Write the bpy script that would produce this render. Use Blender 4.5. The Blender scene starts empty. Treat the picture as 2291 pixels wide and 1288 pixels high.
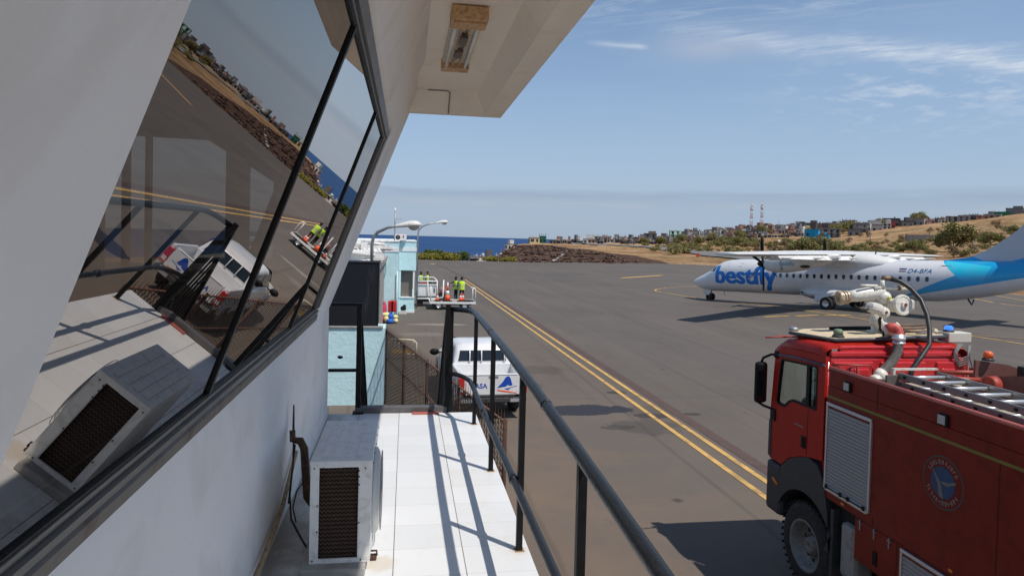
import bpy, bmesh, math, random
from mathutils import Vector, Matrix, noise
from mathutils.geometry import tessellate_polygon
R = math.radians
PI = math.pi
C = bpy.context.scene.collection
sc = bpy.context.scene
random.seed(7)

# ------------------------------------------------------------------ camera
YAW = math.atan((1145.5 - 908) / 1527.0); PITCH = math.atan(41 / 1527.0); ROLL = 0.026
EYE = Vector((0, 0, 4.55))
fw = Vector((math.sin(YAW) * math.cos(PITCH), math.cos(YAW) * math.cos(PITCH), -math.sin(PITCH)))
r0 = Vector((math.cos(YAW), -math.sin(YAW), 0)); u0 = r0.cross(fw)
cr = math.cos(ROLL) * r0 + math.sin(ROLL) * u0
cu = -math.sin(ROLL) * r0 + math.cos(ROLL) * u0
cd = bpy.data.cameras.new('camera'); cam = bpy.data.objects.new('camera', cd); C.objects.link(cam)
cam.matrix_world = Matrix(((cr.x, cu.x, -fw.x, EYE.x), (cr.y, cu.y, -fw.y, EYE.y), (cr.z, cu.z, -fw.z, EYE.z), (0, 0, 0, 1)))
cd.sensor_width = 36; cd.sensor_fit = 'HORIZONTAL'; cd.lens = 36 * 1527 / 2291.0
cd.shift_y = -72 / 2291.0; cd.clip_start = 0.05; cd.clip_end = 400000
sc.camera = cam

# ------------------------------------------------------------------ sky and sun
SUN_AZ = math.atan2(0.363, -0.405)          # from +Y towards +X
SUN_EL = R(60.5)
w = bpy.data.worlds.new('World'); sc.world = w; w.use_nodes = True
nt = w.node_tree; nt.nodes.clear(); L = nt.links
def N(tree, t, **k):
    n = tree.nodes.new(t)
    for a, b in k.items(): setattr(n, a, b)
    return n
out = N(nt, 'ShaderNodeOutputWorld'); bg = N(nt, 'ShaderNodeBackground')
sky = N(nt, 'ShaderNodeTexSky', sky_type='NISHITA', sun_disc=False, sun_elevation=SUN_EL, sun_rotation=SUN_AZ)
sky.altitude = 190; sky.air_density = 1.0; sky.dust_density = 0.15; sky.ozone_density = 1.6
tc = N(nt, 'ShaderNodeTexCoord'); sep = N(nt, 'ShaderNodeSeparateXYZ'); L.new(tc.outputs['Generated'], sep.inputs[0])
def wm(op, a, b=None, c=None):
    n = N(nt, 'ShaderNodeMath', operation=op)
    for i, v in enumerate((a, b, c)):
        if v is None: continue
        if isinstance(v, (int, float)): n.inputs[i].default_value = v
        else: L.new(v, n.inputs[i])
    return n.outputs[0]
def ramp(tree, fac, stops, interp='LINEAR'):
    n = N(tree, 'ShaderNodeValToRGB'); n.color_ramp.interpolation = interp
    e = n.color_ramp.elements
    while len(e) < len(stops): e.new(0.5)
    for q, (p_, c_) in zip(e, stops):
        q.position = p_; q.color = (c_, c_, c_, 1) if isinstance(c_, (int, float)) else (*c_, 1)
    tree.links.new(fac, n.inputs[0]); return n.outputs[0]
zz = wm('ADD', wm('MAXIMUM', sep.outputs[2], 0.0), 0.10)
px = wm('DIVIDE', sep.outputs[0], zz); py = wm('DIVIDE', sep.outputs[1], zz)
def cvec(sx, sy, ox, rot=0.0):
    cb = N(nt, 'ShaderNodeCombineXYZ')
    c_, s_ = math.cos(rot), math.sin(rot)
    a = wm('ADD', wm('MULTIPLY', px, c_ * sx), wm('MULTIPLY', py, s_ * sx))
    b = wm('ADD', wm('MULTIPLY', px, -s_ * sy), wm('MULTIPLY', py, c_ * sy))
    L.new(a, cb.inputs[0]); L.new(b, cb.inputs[1]); cb.inputs[2].default_value = ox
    return cb.outputs[0]
def wn(vec, scale, det, dist=0.0, rough=0.6):
    n = N(nt, 'ShaderNodeTexNoise'); n.inputs['Scale'].default_value = scale; n.inputs['Detail'].default_value = det
    n.inputs['Distortion'].default_value = dist; n.inputs['Roughness'].default_value = rough
    L.new(vec, n.inputs['Vector']); return n.outputs[0]
# thin streaky cirrus, soft patches, and a low bank above the sea
cir = ramp(nt, wn(cvec(0.35, 1.7, 3.1, R(-28)), 1.1, 9, 0.7, 0.62), [(0.50, 0), (0.78, 1)])
soft = ramp(nt, wn(cvec(0.6, 0.8, 8.3), 0.9, 5, 0.3), [(0.44, 0), (0.74, 1)])
band_v = N(nt, 'ShaderNodeCombineXYZ')
L.new(wm('MULTIPLY', sep.outputs[0], 3.0), band_v.inputs[0]); L.new(wm('MULTIPLY', sep.outputs[1], 3.0), band_v.inputs[1]); L.new(wm('MULTIPLY', sep.outputs[2], 26.0), band_v.inputs[2])
bn = wn(band_v.outputs[0], 1.5, 7, 0.4, 0.6)
elev = wm('ADD', sep.outputs[2], wm('MULTIPLY', wm('SUBTRACT', bn, 0.5), 0.03))
band = ramp(nt, elev, [(0.0, 0.15), (0.035, 0.3), (0.05, 0.75), (0.068, 1.0), (0.0735, 0.12), (0.15, 0.1), (0.26, 0)])
bank = wm('MULTIPLY', band, ramp(nt, bn, [(0.3, 0.35), (0.6, 1)]))
cl = wm('ADD', wm('MULTIPLY', wm('MULTIPLY', cir, ramp(nt, wn(cvec(0.5, 0.5, 1.7), 0.8, 3), [(0.38, 0.15), (0.62, 1)])), 0.14), wm('MULTIPLY', soft, 0.12))
hi = ramp(nt, sep.outputs[2], [(0.06, 0.0), (0.2, 1.0)])
cl = wm('MULTIPLY', cl, hi)
mx = N(nt, 'ShaderNodeMixRGB'); L.new(cl, mx.inputs[0]); L.new(sky.outputs[0], mx.inputs[1]); mx.inputs[2].default_value = (5.4, 6.2, 7.4, 1)
# pale marine haze low in the sky
mh = N(nt, 'ShaderNodeMixRGB'); L.new(ramp(nt, sep.outputs[2], [(0.0, 0.92), (0.05, 0.86), (0.14, 0.55), (0.34, 0.12), (0.6, 0.0)]), mh.inputs[0]); L.new(mx.outputs[0], mh.inputs[1]); hz_ = N(nt, 'ShaderNodeVectorMath', operation='SCALE'); hz_.inputs['Scale'].default_value = 10; L.new(ramp(nt, sep.outputs[2], [(0.0, (.31, .40, .53)), (0.07, (.34, .445, .60)), (0.2, (.33, .46, .67)), (0.5, (.20, .40, .74))]), hz_.inputs[0]); L.new(hz_.outputs[0], mh.inputs[2])
# one long streak, a grey veil and some puffs high on the right
az = wm('ARCTAN2', sep.outputs[0], sep.outputs[1])
def gauss(v, c, w_): d = wm('DIVIDE', wm('SUBTRACT', v, c), w_); return wm('POWER', 2.718, wm('MULTIPLY', wm('MULTIPLY', d, d), -1.0))
line = wm('MULTIPLY_ADD', az, -0.195, 0.369)
wob = wm('MULTIPLY', wm('SUBTRACT', wn(cvec(1.2, 1.2, 5.5), 1.4, 6), 0.5), 0.05)
streak = wm('MULTIPLY', gauss(wm('ADD', wm('SUBTRACT', sep.outputs[2], line), wob), 0.0, 0.0115), ramp(nt, az, [(0.33, 0.0), (0.42, 0.35), (0.60, 1.0), (0.8, 1.0), (1.0, 0.4)]))
streak = wm('MULTIPLY', streak, ramp(nt, wn(cvec(3.0, 12.0, 2.2, R(-38)), 1.6, 10, 0.8, 0.68), [(0.34, 0.1), (0.62, 1.0)]))
veil = wm('MULTIPLY', wm('MULTIPLY', gauss(sep.outputs[2], 0.264, 0.020), gauss(az, 0.44, 0.085)), ramp(nt, wn(cvec(1.3, 1.3, 7.7), 1.3, 6), [(0.3, 0.3), (0.6, 1.0)]))
puff = wm('MULTIPLY', wm('MULTIPLY', gauss(sep.outputs[2], 0.195, 0.045), gauss(az, 0.70, 0.15)), ramp(nt, wn(cvec(5.0, 5.0, 4.4), 1.5, 8, 0.2), [(0.5, 0.0), (0.68, 1.0)]))
ms1 = N(nt, 'ShaderNodeMixRGB'); L.new(wm('MULTIPLY', veil, 0.5), ms1.inputs[0]); L.new(mh.outputs[0], ms1.inputs[1]); ms1.inputs[2].default_value = (4.6, 5.0, 5.8, 1)
trail = wm('MULTIPLY', gauss(wm('ADD', sep.outputs[2], wm('MULTIPLY_ADD', az, 0.10, wm('MULTIPLY', wob, 0.25))), 0.2995, 0.0035), ramp(nt, az, [(0.25, 0.0), (0.28, 0.6), (0.33, 1.0), (0.345, 0.0)]))
wisps = wm('MULTIPLY', wm('MULTIPLY', gauss(sep.outputs[2], 0.32, 0.035), ramp(nt, wn(cvec(2.2, 9.0, 6.2, R(-34)), 1.4, 10, 0.9, 0.68), [(0.47, 0.0), (0.70, 1.0)])), ramp(nt, az, [(0.2, 0.2), (0.35, 1.0), (0.6, 0.9), (0.8, 0.4)]))
ms2 = N(nt, 'ShaderNodeMixRGB'); L.new(wm('ADD', wm('ADD', wm('MULTIPLY', streak, 0.68), wm('MULTIPLY', puff, 0.5)), wm('ADD', wm('MULTIPLY', trail, 0.5), wm('MULTIPLY', wisps, 0.45))), ms2.inputs[0]); L.new(ms1.outputs[0], ms2.inputs[1]); ms2.inputs[2].default_value = (6.3, 6.9, 7.6, 1)
mx2 = N(nt, 'ShaderNodeMixRGB'); L.new(wm('MULTIPLY', bank, 0.6), mx2.inputs[0]); L.new(ms2.outputs[0], mx2.inputs[1]); mx2.inputs[2].default_value = (2.6, 3.35, 4.5, 1)
ms3 = N(nt, 'ShaderNodeMixRGB'); L.new(wm('MULTIPLY', wm('MULTIPLY', gauss(sep.outputs[2], 0.048, 0.010), ramp(nt, bn, [(0.45, 0.0), (0.62, 1.0)])), 0.55), ms3.inputs[0]); L.new(mx2.outputs[0], ms3.inputs[1]); ms3.inputs[2].default_value = (4.3, 4.95, 5.8, 1)
L.new(ms3.outputs[0], bg.inputs[0]); bg.inputs[1].default_value = 0.109; L.new(bg.outputs[0], out.inputs[0])
sd = bpy.data.lights.new('sun', 'SUN'); sd.energy = 4.0; sd.angle = R(0.53); sd.color = (1, 0.945, 0.86)
so = bpy.data.objects.new('sun', sd); C.objects.link(so)
sv = Vector((math.sin(SUN_AZ) * math.cos(SUN_EL), math.cos(SUN_AZ) * math.cos(SUN_EL), math.sin(SUN_EL)))
so.rotation_euler = sv.to_track_quat('Z', 'Y').to_euler(); so.location = (20, -20, 40)
vs = sc.view_settings; vs.view_transform = 'Standard'; vs.look = 'None'; vs.exposure = 0.0; vs.gamma = 1
sc.cycles.diffuse_bounces = 7; sc.cycles.max_bounces = 10; sc.cycles.transparent_max_bounces = 12

# ------------------------------------------------------------------ materials
MC = {}
def lin(c):
    if isinstance(c, str):
        v = [int(c[i:i + 2], 16) / 255 for i in (0, 2, 4)]
        return tuple(x / 12.92 if x < .04045 else ((x + .055) / 1.055) ** 2.4 for x in v)
    return tuple(c)
def newmat(name):
    m = bpy.data.materials.new(name); m.use_nodes = True; t = m.node_tree
    b = t.nodes['Principled BSDF']; return m, t, b
def setv(b, k, v):
    if k in b.inputs: b.inputs[k].default_value = v
def mat(name, col, rough=0.6, metal=0.0, var=0.12, scale=3.0, bump=0.0, bscale=60, spec=0.5, coat=0.0, dirt=None, dirtamt=0.0, coord='Object'):
    if name in MC: return MC[name]
    col = lin(col); m, t, b = newmat(name); MC[name] = m
    tcn = N(t, 'ShaderNodeTexCoord')
    n = N(t, 'ShaderNodeTexNoise'); n.inputs['Scale'].default_value = scale; n.inputs['Detail'].default_value = 8; n.inputs['Roughness'].default_value = .65
    t.links.new(tcn.outputs[coord], n.inputs['Vector'])
    c = ramp(t, n.outputs[0], [(0.3, tuple(x * (1 - var) for x in col)), (0.7, tuple(min(1, x * (1 + var)) for x in col))])
    if dirt:
        n2 = N(t, 'ShaderNodeTexNoise'); n2.inputs['Scale'].default_value = scale * 2.3; n2.inputs['Detail'].default_value = 10; n2.inputs['Distortion'].default_value = .6
        t.links.new(tcn.outputs[coord], n2.inputs['Vector'])
        f = ramp(t, n2.outputs[0], [(0.5, 0.0), (0.72, dirtamt)])
        mxn = N(t, 'ShaderNodeMixRGB'); t.links.new(f, mxn.inputs[0]); t.links.new(c, mxn.inputs[1]); mxn.inputs[2].default_value = (*lin(dirt), 1); c = mxn.outputs[0]
    t.links.new(c, b.inputs['Base Color'])
    rr = ramp(t, n.outputs[0], [(0.3, max(0.02, rough - .06)), (0.7, min(1, rough + .08))]); t.links.new(rr, b.inputs['Roughness'])
    b.inputs['Metallic'].default_value = metal; setv(b, 'Specular IOR Level', spec); setv(b, 'Coat Weight', coat); setv(b, 'Coat Roughness', .08)
    if bump:
        n3 = N(t, 'ShaderNodeTexNoise'); n3.inputs['Scale'].default_value = bscale; n3.inputs['Detail'].default_value = 6
        t.links.new(tcn.outputs[coord], n3.inputs['Vector'])
        bp = N(t, 'ShaderNodeBump'); bp.inputs['Strength'].default_value = bump; bp.inputs['Distance'].default_value = .02
        t.links.new(n3.outputs[0], bp.inputs['Height']); t.links.new(bp.outputs[0], b.inputs['Normal'])
    return m
def glassmat(name, refl, tint, fres=0.5, rough=0.0, rtint=(1, 1, 1)):
    if name in MC: return MC[name]
    m, t, b = newmat(name); MC[name] = m; t.nodes.remove(b)
    o = t.nodes['Material Output']; g = N(t, 'ShaderNodeBsdfGlossy'); g.inputs['Roughness'].default_value = rough; g.inputs[0].default_value = (*rtint, 1)
    tr = N(t, 'ShaderNodeBsdfTransparent'); tr.inputs[0].default_value = (*tint, 1)
    lw = N(t, 'ShaderNodeFresnel'); lw.inputs[0].default_value = 1.5
    ma = N(t, 'ShaderNodeMath', operation='MULTIPLY_ADD'); t.links.new(lw.outputs[0], ma.inputs[0]); ma.inputs[1].default_value = fres; ma.inputs[2].default_value = refl; ma.use_clamp = True
    ms = N(t, 'ShaderNodeMixShader'); t.links.new(ma.outputs[0], ms.inputs[0]); t.links.new(tr.outputs[0], ms.inputs[1]); t.links.new(g.outputs[0], ms.inputs[2])
    t.links.new(ms.outputs[0], o.inputs[0]); return m

# ------------------------------------------------------------------ mesh helper
class MB:
    def __init__(s): s.v = []; s.f = []; s.mi = []; s.sm = []; s.m = 0; s.s = False
    def add(s, vs, fs, smooth=None):
        o = len(s.v); s.v += [Vector(p) for p in vs]
        for f in fs: s.f.append([i + o for i in f]); s.mi.append(s.m); s.sm.append(s.s if smooth is None else smooth)
        return s
    def box(s, x0, x1, y0, y1, z0, z1, M=None, b=0.0):
        x0, x1 = sorted((x0, x1)); y0, y1 = sorted((y0, y1)); z0, z1 = sorted((z0, z1))
        b = min(b, (x1 - x0) * .45, (y1 - y0) * .45, (z1 - z0) * .45)
        if b > 0:
            bm = bmesh.new(); bmesh.ops.create_cube(bm, size=1)
            for v in bm.verts: v.co = Vector(((x0 + x1) / 2 + v.co.x * (x1 - x0), (y0 + y1) / 2 + v.co.y * (y1 - y0), (z0 + z1) / 2 + v.co.z * (z1 - z0)))
            bmesh.ops.bevel(bm, geom=bm.edges[:], offset=b, segments=2, profile=.5, affect='EDGES')
            vs = [v.co.copy() for v in bm.verts]; fs = [[v.index for v in f.verts] for f in bm.faces]; bm.free()
        else:
            vs = [Vector((x, y, z)) for z in (z0, z1) for y in (y0, y1) for x in (x0, x1)]
            fs = [(0, 2, 3, 1), (4, 5, 7, 6), (0, 1, 5, 4), (2, 6, 7, 3), (0, 4, 6, 2), (1, 3, 7, 5)]
        if M: vs = [M @ v for v in vs]
        return s.add(vs, fs)
    def tube(s, pts, r, n=10, closed=False, cap=True, sq=False):
        pts = [Vector(p) for p in pts]; rs = r if isinstance(r, (list, tuple)) else [r] * len(pts)
        m = len(pts); vs = []; fs = []; up = None
        for i, p in enumerate(pts):
            if closed: d = pts[(i + 1) % m] - pts[i - 1]
            else: d = (pts[min(i + 1, m - 1)] - pts[max(i - 1, 0)])
            d.normalize()
            if up is None:
                a = Vector((0, 0, 1)) if abs(d.z) < .9 else Vector((0, 1, 0)); up = (a - d * a.dot(d)).normalized()
            else: up = (up - d * up.dot(d)).normalized()
            sd_ = d.cross(up)
            for k in range(n):
                t = 2 * PI * k / n + (PI / 4 if sq else 0); vs.append(p + (up * math.cos(t) + sd_ * math.sin(t)) * rs[i])
        for i in range(m if closed else m - 1):
            j = (i + 1) % m
            for k in range(n): fs.append((i * n + k, j * n + k, j * n + (k + 1) % n, i * n + (k + 1) % n))
        s.add(vs, fs, smooth=not sq)
        if cap and not closed: s.f += [[len(s.v) - m * n + k for k in range(n)][::1], [len(s.v) - n + k for k in range(n)][::-1]]; s.mi += [s.m] * 2; s.sm += [False] * 2
        return s
    def bar(s, a, b, w):   # square bar
        return s.tube([a, b], w * .7071, 4, sq=True)
    def loft(s, rings, closed=True, cap=True, smooth=True):
        n = len(rings[0]); vs = [p for r_ in rings for p in r_]; fs = []
        for i in range(len(rings) - 1):
            for k in range(n if closed else n - 1): fs.append((i * n + k, i * n + (k + 1) % n, (i + 1) * n + (k + 1) % n, (i + 1) * n + k))
        s.add(vs, fs, smooth)
        if cap and closed:
            o = len(s.v) - len(vs); s.f += [[o + k for k in range(n)][::-1], [o + len(vs) - n + k for k in range(n)]]; s.mi += [s.m] * 2; s.sm += [False] * 2
        return s
    def lathe(s, prof, c, axis='z', n=24, ang0=0, smooth=True):
        c = Vector(c); rings = []
        ax = {'x': (Vector((1, 0, 0)), Vector((0, 1, 0)), Vector((0, 0, 1))), 'y': (Vector((0, 1, 0)), Vector((0, 0, 1)), Vector((1, 0, 0))), 'z': (Vector((0, 0, 1)), Vector((1, 0, 0)), Vector((0, 1, 0)))}[axis] if isinstance(axis, str) else axis
        for (h, r_) in prof: rings.append([c + ax[0] * h + (ax[1] * math.cos(2 * PI * k / n + ang0) + ax[2] * math.sin(2 * PI * k / n + ang0)) * max(r_, 1e-4) for k in range(n)])
        if len(prof) >= 6 and abs(prof[0][1] - prof[-1][1]) < 1e-6 and abs(prof[0][0] + prof[-1][0]) < 1e-6 and prof[0][1] > .05: return s.loft(rings + [rings[0]], True, False, smooth)   # tyre: open ring
        return s.loft(rings, True, not getattr(s, 'oc', False), smooth)
    def plate(s, outer, holes, o, u, v, t):   # flat plate with holes; 2D coords (u,v) at o, thickness vector t
        o, u, v, t = map(Vector, (o, u, v, t)); loops = [[Vector((a, b, 0)) for a, b in l] for l in [outer] + list(holes)]
        tri = tessellate_polygon(loops); pts = [p for l in loops for p in l]; n = len(pts)
        vs = [o + u * p.x + v * p.y for p in pts]; vs += [q + t for q in vs]
        fs = [tuple(f) for f in tri] + [tuple(i + n for i in f)[::-1] for f in tri]
        k = 0
        for l in loops:
            for i in range(len(l)): a, b = k + i, k + (i + 1) % len(l); fs.append((a, b, b + n, a + n))
            k += len(l)
        return s.add(vs, fs, False)
    def prism(s, poly, o, u, v, t): return s.plate(poly, [], o, u, v, t)
    def sph(s, c, rx, ry=None, rz=None, n=12, m=8, z0=-1, z1=1):
        ry = rx if ry is None else ry; rz = rx if rz is None else rz; c = Vector(c); rings = []
        a0, a1 = math.asin(z0), math.asin(z1)
        for i in range(m + 1):
            a = a0 + (a1 - a0) * i / m; r_ = max(math.cos(a), 1e-4)
            rings.append([c + Vector((rx * r_ * math.cos(2 * PI * k / n), ry * r_ * math.sin(2 * PI * k / n), rz * math.sin(a))) for k in range(n)])
        return s.loft(rings)
    def groups(s):
        par = list(range(len(s.v)))
        def fd(a):
            while par[a] != a: par[a] = par[par[a]]; a = par[a]
            return a
        for f in s.f:
            for i in f[1:]: par[fd(i)] = fd(f[0])
        comp = {}
        for fi, f in enumerate(s.f): comp.setdefault(fd(f[0]), []).append(fi)
        cs = []
        for fl in comp.values():
            vi = set(i for fi in fl for i in s.f[fi]); xs = [s.v[i] for i in vi]
            cs.append([fl, [min(p[k] for p in xs) - .002 for k in range(3)], [max(p[k] for p in xs) + .002 for k in range(3)]])
        ch = True
        while ch:
            ch = False
            for i in range(len(cs)):
                for j in range(i + 1, len(cs)):
                    if all(cs[i][1][k] <= cs[j][2][k] and cs[j][1][k] <= cs[i][2][k] for k in range(3)):
                        cs[i] = [cs[i][0] + cs[j][0], [min(a, b) for a, b in zip(cs[i][1], cs[j][1])], [max(a, b) for a, b in zip(cs[i][2], cs[j][2])]]; cs.pop(j); ch = True; break
                if ch: break
        if len(cs) > 60 or len(cs) < 2: return [s]
        out_l = []
        for fl, _, _ in cs:
            mp_ = {}; g = MB()
            for fi in fl:
                for i in s.f[fi]:
                    if i not in mp_: mp_[i] = len(g.v); g.v.append(s.v[i])
                g.f.append([mp_[i] for i in s.f[fi]]); g.mi.append(s.mi[fi]); g.sm.append(s.sm[fi])
            out_l.append(g)
        return out_l
    def build(s, name, mats, parent=None, origin=None, local=False):
        me = bpy.data.meshes.new(name)
        if name in SPLIT and parent is not None and len(s.f) > 1:
            gs = s.groups()
            if len(gs) > 1:
                for g in gs: last = g.build(name, mats, parent, origin, local, )
                bpy.data.meshes.remove(me); return last
        inv = None; o = bpy.data.objects.new(name, me)
        if parent is not None and not local: inv = WM[parent.name].inverted()
        elif origin is not None: inv = Matrix.Translation(Vector(origin)).inverted()
        vs = [inv @ v for v in s.v] if inv else s.v
        me.from_pydata(vs, [], s.f)
        for m_ in (mats if isinstance(mats, (list, tuple)) else [mats]): me.materials.append(m_)
        me.polygons.foreach_set('material_index', s.mi); me.polygons.foreach_set('use_smooth', s.sm)
        me.update(); bm = bmesh.new(); bm.from_mesh(me); bmesh.ops.recalc_face_normals(bm, faces=bm.faces); bm.to_mesh(me); bm.free()
        C.objects.link(o)
        if parent is not None:
            o.parent = parent; WM[o.name] = WM[parent.name].copy()
        else:
            if origin is not None: o.location = origin
            WM[o.name] = Matrix.Translation(Vector(origin)) if origin is not None else Matrix()
        return o
SPLIT = {'rivet', 'window', 'room_column', 'end_cap', 'mirror_arm', 'side_rail', 'ladder_bolt', 'tube_lamp', 'reflector_rib', 'screw', 'platform_bracket', 'seat', 'rung', 'roof_fitting', 'red_arm', 'rim_hole', 'dark_load', 'black_pipe', 'end_frame', 'antenna', 'shutter_latch', 'window_bar', 'shutter_bar', 'brass_elbow', 'side_post', 'hub_bolt', 'coiled_hose', 'deck_step', 'control_hose', 'door_seam', 'panel_seam', 'marker_lamp', 'flag_blue', 'crest_bird', 'drain_pipe', 'exhaust', 'air_vent', 'threshold_beam', 'door_outline', 'rear_box', 'chassis', 'loose_cable', 'gear_disc_', 'ballast'}
WM = {}
def tag(o, label=None, cat=None, group=None, kind=None):
    if label: o['label'] = label
    if cat: o['category'] = cat
    if group: o['group'] = group
    if kind: o['kind'] = kind
    return o
def thing(name, label, cat, loc=(0, 0, 0), rz=0.0, group=None, ry=0.0):
    o = bpy.data.objects.new(name, None); o.empty_display_size = .2; C.objects.link(o)
    o.location = loc; o.rotation_euler = (0, ry, rz)
    WM[o.name] = Matrix.Translation(Vector(loc)) @ Matrix.Rotation(rz, 4, 'Z') @ Matrix.Rotation(ry, 4, 'Y')
    return tag(o, label, cat, group)
def copy_tree(o, loc=None, rz=None, label=None, group=None, parent=None, scale=None):
    c = o.copy(); C.objects.link(c)
    if parent is not None: c.parent = parent
    if loc is not None: c.location = loc
    if rz is not None: c.rotation_euler = (0, 0, rz)
    if scale is not None: c.scale = scale if isinstance(scale, tuple) else (scale,) * 3
    if label: c['label'] = label
    if group: c['group'] = group
    for ch in o.children: copy_tree(ch, parent=c)
    return c
def text_mesh(txt, size, bold=0.0, shear=0.0, sx=1.0, sp=1.0):
    cu_ = bpy.data.curves.new('txt', 'FONT'); cu_.body = txt; cu_.size = size; cu_.offset = bold; cu_.shear = shear; cu_.space_character = sp
    cu_.resolution_u = 6
    ob = bpy.data.objects.new('txt', cu_); C.objects.link(ob)
    dg = bpy.context.evaluated_depsgraph_get(); dg.update()
    me = ob.evaluated_get(dg).to_mesh(); vs = [(v.co.x * sx, v.co.y) for v in me.vertices]; fs = [list(p.vertices) for p in me.polygons]
    ob.evaluated_get(dg).to_mesh_clear(); bpy.data.objects.remove(ob); bpy.data.curves.remove(cu_)
    return vs, fs

# common materials
M_black = mat('black_paint', (0.008, 0.008, 0.009), .5, var=.5, scale=8, bump=.15, bscale=90, dirt='2a221c', dirtamt=.2, spec=.2)
M_blackgl = mat('black_gloss', (0.01, 0.012, 0.015), .22, var=.4, scale=6)
M_rubber = mat('rubber', (0.018, 0.017, 0.016), .8, var=.4, scale=10, dirt='5a5048', dirtamt=.5)
M_plaster = mat('white_plaster', (0.86, 0.83, 0.785), .75, var=.035, scale=1.2, bump=.12, bscale=25, dirt='b8a88c', dirtamt=.22)
M_soffit = mat('soffit_plaster', (0.90, 0.83, 0.72), .8, var=.03, scale=1.6, bump=.1, bscale=30, dirt='b09a7c', dirtamt=.16)
M_white = mat('white_paint', (0.78, 0.78, 0.77), .4, var=.05, scale=3, dirt='8c8478', dirtamt=.2)
M_vwhite = mat('vehicle_white', (0.76, 0.76, 0.76), .25, var=.03, scale=2, coat=.4, dirt='8c8478', dirtamt=.1)
M_galv = mat('galvanised', (0.32, 0.33, 0.34), .45, metal=.6, var=.15, scale=8)
M_alu = mat('aluminium', (0.62, 0.63, 0.65), .35, metal=.7, var=.1, scale=8)
M_alup = mat('painted_aluminium', (0.15, 0.14, 0.128), .45, metal=.2, var=.08, scale=6)
M_teal = mat('teal_render', (0.56, 0.79, 0.83), .85, var=.05, scale=1.5, bump=.5, bscale=14, dirt='5c9096', dirtamt=.18)
M_tealtrim = mat('white_trim', (0.78, 0.80, 0.80), .7, var=.04)
M_rust = mat('rust', (0.075, 0.035, 0.024), .9, var=.5, scale=14, bump=.3, bscale=80)
M_wire = mat('rusty_wire', (0.06, 0.055, 0.045), .8, var=.5, scale=20)
M_conc = mat('concrete', (0.36, 0.345, 0.32), .9, var=.15, scale=2, bump=.2, bscale=30, dirt='6c5c48', dirtamt=.5)
M_red = mat('fire_red', (0.205, 0.022, 0.013), .4, var=.14, scale=2.5, coat=.0, spec=.2, dirt='3a1814', dirtamt=.35)
M_cabred = mat('cab_red', (0.40, 0.018, 0.010), .38, var=.08, scale=2.5, coat=.0, spec=.2, dirt='50201a', dirtamt=.15)
M_redd = mat('fire_red_dusty', (0.36, 0.045, 0.034), .42, var=.2, scale=4, dirt='7a4a3c', dirtamt=.5)
M_grey = mat('dark_grey_plastic', (0.035, 0.038, 0.045), .55, var=.2, scale=5, dirt='4c4640', dirtamt=.3)
M_cream = mat('cream_pipe_paint', (0.70, 0.68, 0.60), .4, var=.07, scale=9, dirt='7a5a3a', dirtamt=.55)
M_blue = mat('logo_blue', (0.01, 0.07, 0.42), .35, var=.04)
M_orange = mat('logo_orange', (0.85, 0.13, 0.03), .4, var=.05)
M_redplastic = mat('red_lens', (0.5, 0.01, 0.012), .15, var=.08, coat=.5)
M_dark = mat('shadow_dark', (0.01, 0.01, 0.01), .8, var=.2)
M_vwin = mat('vehicle_window', (0.012, 0.016, 0.018), .05, var=.3, scale=1.5, coat=.5)
M_hv = mat('hi_vis_yellow', (0.55, 0.80, 0.03), .8, var=.12, scale=20)
M_cone = mat('cone_orange', (0.85, 0.10, 0.03), .55, var=.1, scale=10)
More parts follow.
